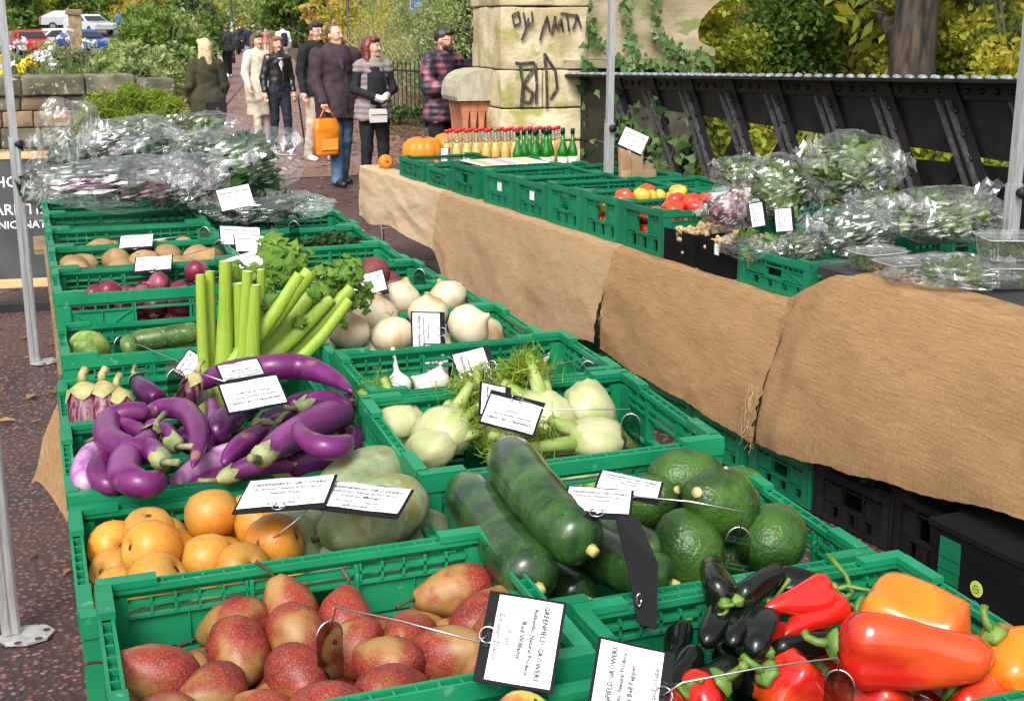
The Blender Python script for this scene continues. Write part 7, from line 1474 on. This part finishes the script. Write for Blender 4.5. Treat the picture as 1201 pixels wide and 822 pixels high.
    # trousers
    if legs is not None:
        f = Field((-.45, -.55, .03), (.45, .45, 1.08), .014); lw = 1.0 if female else 1.12
        f.cone((0, .01, .92), (0, 0, 1.04), .165 * build, .15 * build, (1, .74, 1))
        for k in ('L', 'R'): f.cone(HIP[k], KN[k], .102 * build, .070 * lw, k=.03); f.cone(KN[k], AN[k] + (0, .005, -.02), .070 * lw, .056 * lw, k=.02)
        f.folds(.004, 26, len(label)); V, F = f.mesh(); obj('trousers', npmesh('trousers', V, F, legs, True), t)
    for k in ('L', 'R'):
        f = Field(AN[k] - (.09, .28, .10), AN[k] + (.09, .14, .12), .011); f.cone(AN[k] + (0, .035, -.035), AN[k] + (0, -.15, -.052), .047, .040, (1, 1, .9)); f.cone(AN[k] + (0, .03, -.03), AN[k] + (0, .015, .03), .046, .045); f.cut(2, .004, -1); V, F = f.mesh(); obj('shoe', npmesh('shoe', V, F, shoe or BLK, True), t)
    # top garment with sleeves
    if top is not None:
        f = Field((-.66, -.6, .40), (.66, .5, 1.60), .013); hz_ = top_hem
        pb = build * (1.0 + puffy)
        f.cone((0, .01, hz_ + .02), (0, .0, 1.12), .172 * pb * (1 + coat_flare), .148 * pb, (1, .74, 1)); f.cone((0, 0, 1.12), (0, 0, 1.36), .148 * pb, .172 * pb, (1, .70, 1)); f.cone((-shw * .85, .0, 1.415), (shw * .85, 0, 1.415), .078, .078); f.cone((0, .012, 1.40), (0, .0, 1.50), .095, .072, (1, .9, 1))
        if hz_ < .9:
            for k in ('L', 'R'): f.cone(HIP[k] + (0, .005, .04), HIP[k] * .6 + KN[k] * .4, .128 * build * (1 + coat_flare * .6), .118 * build * (1 + coat_flare), k=.06)
            f.cone((0, 0, hz_), (0, 0, .95), .165 * pb * (1 + coat_flare), .16 * pb, (1, .8, 1), k=.05)
        if sleeves:
            for k in ('L', 'R'): f.cone(SH[k], EL[k], .072 * pb, .060 * pb, k=.03); f.cone(EL[k], WR[k], .060 * pb, .046 * pb, k=.02)
        else:
            for k in ('L', 'R'): f.cone(SH[k], SH[k] * .9 + EL[k] * .1, .078, .074, k=.03)
        f.cut(2, hz_, -1); f.folds(.005, 24, len(label) * .7)
        if puffy: s_z = np.sin(f.ax[2] * 95).astype(np.float32) * .005; f.d = f.d + s_z[None, None, :]
        V, F = f.mesh(); obj('jacket', npmesh('jacket', V, F, top, True), t)
    if top is not None and detail:
        m = MB(); NC = 22                 # stand-up collar, open at the throat
        for j, (z_, r_) in enumerate(((1.455, .092), (1.50, .088), (1.535, .094), (1.50, .108), (1.45, .112))):
            for q in range(NC): a_ = -math.pi / 2 + .42 + (2 * math.pi - .84) * q / (NC - 1); m.v.append((math.cos(a_) * r_, math.sin(a_) * r_ * .92 + .012, z_ - .035 * (1 if math.sin(a_) < -.5 else 0)))
        m.f = [(j * NC + q, j * NC + q + 1, (j + 1) * NC + q + 1, (j + 1) * NC + q) for j in range(4) for q in range(NC - 1)]; m.build('collar', top, t, True)
    if open_front is not None:          # the shirt showing down the open front
        m = MB(); lo_ = vneck or max(top_hem, .92); m.grid(6, 16, lambda u, v: ((u - .5) * ((fw - .06 * v) if not vneck else .01 + .12 * v), -.135 * build * (1.0 + puffy) - .012 + .045 * (2 * abs(u - .5)) ** 2 * (1 if not vneck else .4) + (.035 * max(0, (lo_ + (1.44 - lo_) * v - 1.30) / .14)), lo_ + (1.44 - lo_) * v)); m.build('shirt', open_front, t, True)
    if sleeve_m is not None and not sleeves:
        f = Field((-.66, -.6, .40), (.66, .5, 1.60), .013)
        for k in ('L', 'R'): f.cone(SH[k], EL[k], .060 * build, .050, k=.03); f.cone(EL[k], WR[k], .050, .040, k=.02)
        f.folds(.004, 30, 3); V, F = f.mesh(); obj('sleeve', npmesh('sleeve', V, F, sleeve_m, True), t)
    if glove is not None:
        f = Field((-.66, -.6, .40), (.66, .5, 1.60), .012)
        for k in ('L', 'R'):
            d = (WR[k] - EL[k]); d /= np.linalg.norm(d); f.cone(WR[k] - d * .01, WR[k] + d * .085, .040, .042, k=.01)
        V, F = f.mesh(); obj('gloves', npmesh('gloves', V, F, glove, True), t)
    # hair
    if hair:
        f = Field((-.24, -.24, 1.22), (.24, .26, 1.86), .010)
        f.ell(hp(0, .022, .178), (.084, .094, .092), .02, Rm)
        if hair in ('long', 'bob'):
            zl = -.14 if hair == 'long' else -.03
            for s_ in (-1, 1): f.cone(hp(s_ * .058, .035, .15), hp(s_ * .082, .03, zl + .04), .045, .040, k=.03)
            f.cone(hp(0, .065, .15), hp(0, .075, zl), .07, .062, k=.03); f.cone(hp(-.045, -.058, .222), hp(.05, -.05, .222), .032, .032, k=.03)
        elif hair == 'short': f.cone(hp(-.04, -.06, .222), hp(.04, -.06, .222), .032, .032, k=.03)
        # keep the face clear
        X, Y, Z = f.ax; Mi = np.array(Hm.inverted()); P = [Mi[i][0] * X[:, None, None] + Mi[i][1] * Y[None, :, None] + Mi[i][2] * Z[None, None, :] + Mi[i][3] for i in range(3)]
        lim = .190 if hair != 'balding' else .235
        face_d = np.minimum(np.minimum(-.030 - P[1] if hair != 'balding' else -.01 - P[1], lim - P[2]), .071 - np.abs(P[0])); f.d = np.maximum(f.d, face_d.astype(np.float32)); 
        if hair in ('short', 'balding'): f.d = np.maximum(f.d, (.085 - P[2]).astype(np.float32))
        f.folds(.004, 70, 2); V, F = f.mesh(); obj('hair', npmesh('hair', V, F, hairm, True), t)
    if detail:
        for s_ in (-1, 1):
            e = MB(); e.lathe([(.001, -.0095), (.007, -.006), (.0095, 0), (.007, .006), (.001, .0095)], 10); eo = e.build('eye', EYEW, t, True, Hm @ T(s_ * .031, -.080, .142)); e = MB(); e.lathe([(.001, 0), (.005, 0), (.004, .002), (.001, .003)], 8); e.build('iris', EYED, eo, True, T(0, -.0085, 0) @ RX(90))
            b = MB(); b.tube([(-.016, 0, 0), (0, -.004, .004), (.016, .001, 0)], [.002, .004, .002], 5); b.build('eyebrow', hairm or EYED, t, True, Hm @ T(s_ * .031, -.090, .164))
        m = MB(); m.tube([(-.021, .004, .002 + (.005 if smile else 0)), (0, -.003, -.001), (.021, .004, .002 + (.005 if smile else 0))], [.0015, .0042, .0015], 6); mo = m.build('mouth', LIP, t, True, Hm @ T(0, -.087, .083))
        if smile: m = MB(); m.tube([(-.014, .002, .003), (0, -.0035, .001), (.014, .002, .003)], [.002, .0035, .002], 5); m.build('teeth', EYEW, mo, True, T(0, -.0022, 0))
        if glasses:
            m = MB()
            for s_ in (-1, 1): m.tube([(s_ * .031 + math.cos(k * .5236) * .020, -.098, .142 + math.sin(k * .5236) * .016) for k in range(13)], .0022, 4); m.tube([(s_ * .051, -.096, .146), (s_ * .078, -.01, .146)], .002, 4)
            m.tube([(-.011, -.099, .145), (.011, -.099, .145)], .002, 4); m.build('glasses', EYED, t, False, Hm)
        if beard is not None:
            f = Field((-.2, -.25, 1.42), (.2, .1, 1.75), .008); f.cone(hp(-.05, -.03, .07), hp(0, -.074, .044), .026, .030, k=.02); f.cone(hp(.05, -.03, .07), hp(0, -.074, .044), .026, .030, k=.02); V, F = f.mesh(); obj('beard', npmesh('beard', V, F, beard, True), t)
    return t
BLK = mat('black_leather', (.012, .012, .013), (.022, .022, .024), rough=.4, scale=20); BLACKF = fabric('black_cloth', (.014, .014, .017)); NAVY = fabric('navy_cloth', (.016, .019, .032)); JEAN = fabric('denim', (.06, .115, .22), b2=(.12, .19, .31)); BEIGE = fabric('beige_cloth', (.42, .36, .28)); CREAM = fabric('cream_cloth', (.52, .46, .37)); OLIVE = fabric('olive_cloth', (.040, .036, .021)); PLUM = fabric('plum_coat', (.040, .026, .032)); GREYG = fabric('grey_gilet', (.20, .17, .165)); WHITEF = fabric('white_shirt', (.58, .59, .60)); GREYT = fabric('charcoal_cloth', (.03, .032, .038))
LEATHER = mat('leather_jacket', (.012, .012, .013), (.02, .02, .022), rough=.28, scale=18, bump=.35, bscale=30, spec=.6)
HRED = mat('hair_dark_red', (.10, .014, .014), (.16, .03, .022), scale=60, rough=.45, stretch=(3, 3, .3)); HBLO = mat('hair_blonde', (.42, .30, .16), (.62, .49, .30), scale=50, rough=.5, stretch=(3, 3, .3)); HGIN = mat('hair_ginger', (.22, .075, .03), (.30, .12, .05), scale=50, rough=.5, stretch=(3, 3, .3)); HBRN = mat('hair_brown', (.075, .04, .022), (.13, .075, .04), scale=50, rough=.5, stretch=(3, 3, .3)); HDRK = mat('hair_dark', (.018, .013, .010), (.035, .025, .018), scale=50, rough=.5)
def tubething(name, label, cat, pts, r, m_): mb = MB(); mb.tube(smooth_path(pts, 14), r, 6); o = mb.build(name, m_, None, True); return tag(o, label, cat)
p1 = person('woman with dark red hair in a grey gilet and black clothes holding something yellow', (3.72, 14.45), 8, 1.70, {'L': ((.25, -.02, 1.16), (.06, -.27, 1.10)), 'R': ((.25, -.02, 1.16), (.07, -.26, 1.08))}, ((.09, -.05), (-.09, .10)), GREYG, BLACKF, BLK, 'long', HRED, (38, -4), 1.02, True, .80, sleeves=False, sleeve_m=BLACKF, glove=fabric('grey_glove', (.40, .40, .42)), puffy=.06, open_front=BLACKF, smile=True, coat_flare=.12, fw=.27)
m = MB()
for i in range(3): m.tube([(-.03 + .02 * i, -.30, 1.06 + .02 * i), (.01 + .02 * i, -.335, 1.10 - .02 * i), (.05, -.32, 1.05)], [.014, .016, .01], 7)
o = m.build('yellow_glove', mat('yellow_rubber', (.68, .66, .04), rough=.5), None, True, p1.matrix_world.copy()); tag(o, 'yellow crumpled glove held by the red-haired woman', 'glove')
hb = thing('handbag', 'small off-white handbag hanging before the red-haired woman', 'handbag', p1.matrix_world @ T(-.06, -.28, .80)); m = MB(); m.lathe([(0, 0), (.7, 0), (.74, .1), (.72, .13), (.66, .15), (0, .15)], 4, RZ(45)); m.v = [(x * .19, y * .07, z) for x, y, z in m.v]; m.build('bag_body', mat('bag_leather', (.62, .60, .55), rough=.4), hb); m = MB(); m.b2(-.10, .10, -.042, -.038, .085, .092); m.build('zip', STE, hb); m = MB(); m.tube(smooth_path([(.12, .0, .13), (.14, .05, .35), (.12, .12, .62)], 10), .006, 5); m.build('strap', BLK, hb)
p2 = person('balding man in a plum coat and jeans carrying an orange carrier bag', (3.42, 15.0), 14, 1.84, {'R': ((.27, -.02, 1.14), (.24, -.16, .93)), 'L': ((.25, .04, 1.14), (.24, -.02, .90))}, ((.10, .10), (-.10, -.16)), PLUM, JEAN, BLK, 'balding', HBRN, (18, -3), 1.25, False, .74, open_front=fabric('purple_shirt', (.05, .03, .06)), smile=True, coat_flare=.05, vneck=1.27)
for zz in (.86, 1.0, 1.14): m = MB(); m.lathe([(.0, 0), (.011, 0), (.009, .004), (0, .005)], 10, T(.01, -.20, zz) @ RX(90)); m.build('button', BLK, p2, True)
m = MB(); m.tube([(.03, -.205, .80), (.032, -.20, 1.0), (.03, -.175, 1.24)], .004, 5); m.build('front_seam', BLK, p2, True)
ob = thing('carrier_bag', 'bright orange carrier bag held by the man in the plum coat', 'bag', p2.matrix_world @ T(-.25, -.22, .36)); ORB = mat('orange_bag', (.72, .21, .012), (.80, .27, .02), scale=5, rough=.4, trans=.25)
m = MB()
def obf(u, v):
    a = 2 * math.pi * u; k = 1 if v < .72 else 1 - (v - .72) * .9; x = math.copysign(abs(math.cos(a)) ** .5, math.cos(a)) * .155 * (.86 + .2 * v) * k; y = math.copysign(abs(math.sin(a)) ** .7, math.sin(a)) * .07 * (1 if v < .7 else 1 - (v - .7) * 1.6); q = .012 * fnoise((x * 9, y * 9, v * 5), 1.4, 3); return (x + q, y + q, .40 * v)
m.grid(36, 16, obf, True); m.f.append(tuple(range(35, -1, -1))); m.build('film', ORB, ob, True)
m = MB(); m.b2(-.10, .10, -.0775, -.0755, .06, .18); m.build('printed_panel', mat('orange_print', (.76, .33, .06), rough=.5), ob)
m = MB(); m.tube(smooth_path([(-.09, -.03, .40), (-.03, -.02, .50), (.0, 0, .535), (.03, -.02, .50), (.09, -.03, .40)], 12), .012, 6, True, .4); m.build('handle', ORB, ob, True)
person('tall young man with glasses in a black jacket and beige trousers', (3.78, 17.7), 22, 1.86, {'L': ((.27, .03, 1.14), (.24, -.03, .90))}, ((.10, -.14), (-.10, .12)), BLACKF, BEIGE, WHITEF, 'short', HDRK, (0, -4), 1.0, False, .84, open_front=NAVY, glasses=True)
person('person with ginger hair walking behind the man in glasses', (4.02, 18.9), 18, 1.72, None, ((.10, -.1), (-.10, .1)), fabric('tan_jacket', (.16, .12, .08)), OLIVE, BLK, 'bob', HGIN, (0, 0), 1.0, True, .80)
p4 = person('woman with ginger bob in a black leather jacket and navy trousers', (3.55, 19.4), 16, 1.66, {'L': ((.23, .03, 1.13), (.235, -.05, .90)), 'R': ((.24, .03, 1.13), (.25, -.04, .90))}, ((.08, -.12), (-.08, .10)), LEATHER, NAVY, BLK, 'bob', HGIN, (-6, -3), 1.0, True, .92, open_front=fabric('pale_top', (.40, .37, .34)), vneck=1.24)
m = MB(); m.tube([(0.015, -.142, .94), (0.01, -.145, 1.1), (.03, -.14, 1.36)], .005, 5); o = m.build('zip', STE, p4)
person('woman with brown hair in a long cream coat behind the leather jacket', (3.42, 20.4), 22, 1.70, {'R': ((.25, -.02, 1.14), (.27, -.16, .95))}, ((.09, .0), (-.09, -.08)), CREAM, CREAM, WHITEF, 'long', HBRN, (8, 0), 1.05, True, .48, coat_flare=.1)
tubething('dog_lead', 'dark extendable lead stretching from the hand of the woman in cream', 'lead', [(3.15, 20.2, .93), (2.85, 19.3, .80), (2.45, 18.1, .62)], .012, BLK)
tubething('walking_stick', 'dark walking stick hanging beside the leather jacket', 'stick', [(3.80, 19.22, .82), (3.83, 19.2, .5), (3.88, 19.2, .02)], .014, BLK)
p6 = person('blonde woman seen from behind in a long dark olive coat', (2.18, 16.9), 188, 1.66, {'L': ((.24, .02, 1.14), (.22, -.12, .95)), 'R': ((.24, .02, 1.14), (.22, -.12, .95))}, ((.08, .06), (-.08, -.04)), OLIVE, BLACKF, BLK, 'long', HBLO, (12, 0), 1.06, True, .62, coat_flare=.16)
hb = thing('shoulder_bag', 'black shoulder bag with a silver clasp on the olive coat', 'bag', p6.matrix_world @ T(-.05, .235, .76)); m = MB(); m.box((0, 0, .09), (.26, .07, .18)); m.build('bag_body', BLK, hb); m = MB(); m.box((0, .037, .10), (.035, .004, .03)); m.build('clasp', STE, hb); m = MB(); m.tube(smooth_path([(-.12, 0, .17), (-.14, -.04, .45), (-.10, -.10, .70)], 10), .012, 5, True, .5); m.build('strap', BLK, hb)
person('man seen from behind in a charcoal top and black trousers', (6.85, 47.0), 190, 1.80, None, ((.09, .14), (-.09, -.10)), GREYT, BLACKF, WHITEF, 'short', HBRN, detail=False, top_hem=.88, hs=.016)
o = MB(); o.box((0, 0, 0), (.16, .10, .30)); tag(o.build('white_bag', WHITEF, None, False, T(6.55, 46.9, .72)), 'white bag in the hand of the charcoal-clad walker', 'bag')
person('man seen from behind in a navy jumper and light jeans', (8.05, 49.5), 195, 1.82, None, ((.09, -.12), (-.09, .12)), NAVY, fabric('light_denim', (.16, .25, .38)), WHITEF, 'short', HBRN, detail=False, top_hem=.90, hs=.016)
p9 = person('man seen from behind in a white shirt and dark cap with a rucksack', (9.4, 50.0), 185, 1.84, None, ((.09, .10), (-.09, -.12)), WHITEF, BEIGE, BLK, 'short', NAVY, detail=False, top_hem=.88, hs=.016)
m = MB(); m.lathe([(.0, 0), (.66, 0), (.74, .08), (.72, .38), (.5, .46), (0, .47)], 4, RZ(45)); m.v = [(x * .21, y * .12, z) for x, y, z in m.v]; o = m.build('rucksack', NAVY, None, True, p9.matrix_world @ T(0, .17, .98)); tag(o, 'navy rucksack on the back of the man in white', 'rucksack')
PUF = mat('puffer_pattern', (.022, .02, .035), (.30, .09, .12), scale=7, rough=.5, contrast=(.48, .66), detail=5)
person('laughing bearded man in glasses and a patterned puffer jacket behind the parapet', (4.20, 13.35), 30, 1.80, {'L': ((.28, -.06, 1.18), (.12, -.34, 1.14)), 'R': ((.27, -.04, 1.16), (.02, -.36, 1.18))}, ((.10, 0), (-.10, .05)), PUF, BLACKF, BLK, 'short', HDRK, (20, 6), 1.05, False, .80, beard=HDRK, glasses=True, smile=True, puffy=.12, open_front=BLACKF)
person('person in black turned away beside the pale pier', (4.62, 13.3), -60, 1.72, None, ((.1, 0), (-.1, 0)), BLACKF, BLACKF, BLK, 'short', HDRK, (0, 0), 1.05, detail=False, puffy=.08)
for i, (x, y, hh, tp_, lg, lab) in enumerate([(12.6, 82, 1.7, GREYT, BLACKF, 'distant walker in dark grey at the far end of the path'), (12.0, 84, 1.66, fabric('dusty_pink', (.40, .22, .22)), GREYT, 'distant walker in a pink top at the far end of the path'), (12.6, 72, 1.62, fabric('rose_coat', (.34, .16, .14)), BEIGE, 'distant walker in a rose coat where the path bends'), (13.4, 86, 1.74, BLACKF, BLACKF, 'distant walker in black at the far end of the path')]): person(lab, (x, y, hz(x, y)), 10, hh, None, ((.09, .1), (-.09, -.1)), tp_, lg, BLK, 'short', HBRN, detail=False, hs=.02)
for i, (x, y, tp_, lab) in enumerate([(7.0, 101, fabric('bright_blue', (.05, .14, .42)), 'distant person in bright blue beside the parked cars'), (7.9, 101.5, fabric('pale_pink', (.5, .33, .33)), 'distant person in pale pink beside the parked cars')]): person(lab, (x, y, hz(x, y)), 0, 1.7, None, ((.09, .0), (-.09, 0)), tp_, JEAN, BLK, 'short', HBRN, detail=False, hs=.02)
# ================================================================ railing, sign, lamp posts, pillars
rl = thing('railing', 'black iron railing with pointed bars beside the leaf-strewn path', 'railing'); IRR = mat('rail_iron', (.012, .012, .013), (.022, .022, .022), rough=.5)
RLP = [(9.2, 20.3), (7.9, 21.75), (6.86, 22.95), (6.35, 24.6), (7.4, 30.5), (8.9, 38), (10.6, 48)]
bar = MB(); bar.tube([(0, 0, 0), (0, 0, 1.10)], .011, 6); bar.lathe([(.011, 1.10), (.02, 1.13), (.002, 1.20)], 6); BARM = bar.mesh('bar', IRR)
post = MB(); post.tube([(0, 0, 0), (0, 0, 1.16)], .026, 8); post.lathe([(.03, 1.16), (.04, 1.19), (.03, 1.22), (.002, 1.24)], 8); POSTM = post.mesh('post', IRR)
far_b = MB()
for (a, b) in zip(RLP, RLP[1:]):
    L_ = math.dist(a, b); n = int(L_ / .135)
    for z in (.14, 1.0): m = MB(); m.bar((a[0], a[1], z), (b[0], b[1], z), .012, .035); m.build('rail', IRR, rl)
    obj('post', POSTM, rl, T(a[0], a[1], 0))
    for i in range(1, n):
        f_ = i / n; x, y = a[0] + (b[0] - a[0]) * f_, a[1] + (b[1] - a[1]) * f_
        if y < 34: obj('bar', BARM, rl, T(x, y, 0))
        else: far_b.tube([(x, y, 0), (x, y, 1.18)], .011, 4)
o = far_b.build('far_bars', IRR, rl); o['kind'] = 'stuff'
sg = thing('round_sign', 'blue round sign with white print on a black pole behind the railing', 'sign', T(7.55, 25.6, 0) @ RZ(-14)); m = MB(); m.tube([(0, 0, 0), (0, 0, 2.42)], .03, 8); m.build('pole', IRR, sg, True)
BLU = mat('sign_blue', (.03, .10, .32), rough=.4); m = MB(); m.lathe([(0, 0), (.17, 0), (.17, .015), (0, .015)], 28, T(0, -.045, 2.22) @ RX(90)); m.build('disc', BLU, sg)
m = MB(); m.tube([(math.cos(k * .2618) * .152, -.061, 2.22 + math.sin(k * .2618) * .152) for k in range(25)], .004, 5); m.build('ring_print', WHITEF, sg); m = MB(); m.b2(-.07, .07, -.0635, -.0615, 2.19, 2.198); m.b2(-.05, .05, -.0635, -.0615, 2.23, 2.238); m.build('print', WHITEF, sg)
for i, (x, y, lab) in enumerate([(11.35, 47.5, 'black lamp post beside the walkers on the path'), (9.6, 64, 'black lamp post with a pale band farther along the path')]):
    t = thing('lamp_post', lab, 'lamp post', T(x, y, 0)); m = MB(); m.tube([(0, 0, 0), (0, 0, .6), (0, 0, .65), (0, 0, 3.6)], [.09, .08, .055, .045], 10); m.build('post', IRR, t, True); m = MB(); m.lathe([(.06, 3.6), (.14, 3.7), (.17, 3.95), (.05, 4.05), (.01, 4.15)], 10); m.build('lantern', CGL, t)
    if i: m = MB(); m.lathe([(.058, 1.2), (.058, 1.9)], 10); m.build('band', WHITEF, t)
for i, (x, y, lab) in enumerate([(2.5, 65, 'pale stone gate pillar before the parked cars'), (6.4, 64, 'pale stone gate pillar beside the white van')]):
    t = thing('gate_pillar', lab, 'pillar', T(x, y, hz(x, y) - .05)); obj('shaft', stone(-.28, .28, -.28, .28, 0, 2.3, 3, .01, 3), t, mat=SW2); obj('cap', stone(-.36, .36, -.36, .36, 2.31, 2.55, 5, .01, 3), t, mat=SW2)
# ================================================================ parked cars
TYR = mat('tyre', (.012, .012, .012), rough=.85); RIM = mat('wheel_rim', (.35, .35, .36), rough=.35, metallic=.8); CGLS = mat('car_glass', (.02, .025, .03), rough=.06, spec=.8); TLR = mat('tail_lamp', (.35, .01, .01), rough=.2); HLP = mat('head_lamp', (.7, .7, .7), rough=.1)
def car(label, x, y, rz, col, kind='hatch', L=4.3, W=1.78, H=1.48):
    t = thing('parked_car', label, 'car', T(x, y, hz(x, y) + .03) @ RZ(rz)); cm = mat('paint_' + label.replace(' ', '_')[:24], col, rough=.22, coat=.6, spec=.5)
    if kind == 'van': pr = [(-.5, .30), (-.5, .75), (-.49, .95), (-.36, 1.0), (-.5 + .22, 1.0), (.46, 1.0), (.49, .9), (.5, .30)]; roof = [(-.40, .66), (-.28, .985), (.46, .985), (.48, .66)]
    else: pr = [(-.5, .26), (-.5, .48), (-.47, .56), (-.22, .66), (-.05, .985), (.25, 1.0), (.42, .80), (.49, .68), (.5, .3)]; roof = [(-.19, .67), (-.045, .945), (.25, .955), (.38, .70)]
    n = len(pr); V = []
    for sy, wz in ((-1, 1.0), (1, 1.0)):
        for a, b in pr: V.append((a * L, sy * W / 2 * (1 if b < .68 else 1 - .24 * (b - .68) / .32), b * H))
    m = MB(); m.add(V, [tuple(range(n)), tuple(range(2 * n - 1, n - 1, -1))] + [(i, i + n, (i + 1) % n + n, (i + 1) % n) for i in range(n)]); m.build('body', cm, t)
    for sy in (-1, 1):
        k = len(roof); m = MB(); ins = []
        for a, b in roof: ins.append((a * L * .98, sy * (W / 2 * (1 - .24 * (b - .68) / .32 if b > .68 else 1) + .006), b * H - .02))
        mid = [((ins[0][0] + ins[-1][0]) / 2, ins[0][1], ins[0][2]), ((ins[1][0] + ins[2][0]) / 2, ins[1][1], ins[1][2])]
        for quad in ([ins[0], ins[1], (mid[1][0] - .04, mid[1][1], mid[1][2]), (mid[0][0] - .04, mid[0][1], mid[0][2])], [(mid[0][0] + .04, mid[0][1], mid[0][2]), (mid[1][0] + .04, mid[1][1], mid[1][2]), ins[2], ins[3]]):
            m = MB(); m.add(quad + [(p[0], p[1] - sy * .02, p[2]) for p in quad], [(0, 1, 2, 3), (7, 6, 5, 4), (0, 4, 5, 1), (1, 5, 6, 2), (2, 6, 7, 3), (3, 7, 4, 0)]); m.build('window', CGLS, t)
    i0, i1 = (2, 3) if kind == 'van' else (3, 4); a, b = pr[i0], pr[i1]; w1, w2 = W * .44, W * .36
    def screen(a, b, off, nm):
        m = MB(); q = [(a[0] * L + off, -w1, a[1] * H + .05), (a[0] * L + off, w1, a[1] * H + .05), (b[0] * L + off, w2, b[1] * H - .03), (b[0] * L + off, -w2, b[1] * H - .03)]; m.add(q + [(p[0] - off * .5, p[1], p[2] - .01) for p in q], [(0, 1, 2, 3), (7, 6, 5, 4), (0, 4, 5, 1), (1, 5, 6, 2), (2, 6, 7, 3), (3, 7, 4, 0)]); m.build(nm, CGLS, t)
    screen(a, b, -.015, 'windscreen'); c_, d_ = (pr[-2], pr[-3]) if kind == 'van' else (pr[6], pr[5]); screen((c_[0], max(.68, c_[1])), d_, .015, 'rear_window')
    for sx in (-.31, .31):
        for sy in (-1, 1):
            m = MB(); m.lathe([(.19, -.1), (.31, -.1), (.32, -.07), (.32, .07), (.31, .1), (.19, .1)], 20, T(sx * L, sy * (W / 2 - .09), .32) @ RX(90)); w_ = m.build('wheel', TYR, t, False); m = MB(); m.lathe([(0, -.102), (.188, -.102), (.188, .102), (0, .102)], 12, T(sx * L, sy * (W / 2 - .09), .32) @ RX(90)); m.build('rim', RIM, w_)
    for sy in (-1, 1):
        m = MB(); m.box((-.5 * L - .004, sy * W * .36, .50 * H), (.03, .30, .13)); m.build('headlight', HLP, t); m = MB(); m.box((.5 * L - .004, sy * W * .40, .58 * H), (.04, .16, .22)); m.build('tail_light', TLR, t)
car('silver hatchback parked side-on beyond the garden', 3.7, 106, 184, (.42, .44, .47)); car('light grey car parked nose-on beside the silver hatchback', 4.9, 101, 118, (.5, .52, .55)); car('white estate car parked in front of the silver one', 1.9, 87, 20, (.72, .72, .72), H=1.55); car('white van parked by the gate pillar', 8.8, 103, 82, (.68, .70, .72), 'van', 4.5, 1.9, 1.95); car('small blue car partly hidden by garden plants', 3.7, 84, 120, (.03, .08, .30), L=3.6); car('small red car partly hidden by garden plants', .6, 84, 100, (.42, .02, .03), L=3.6)
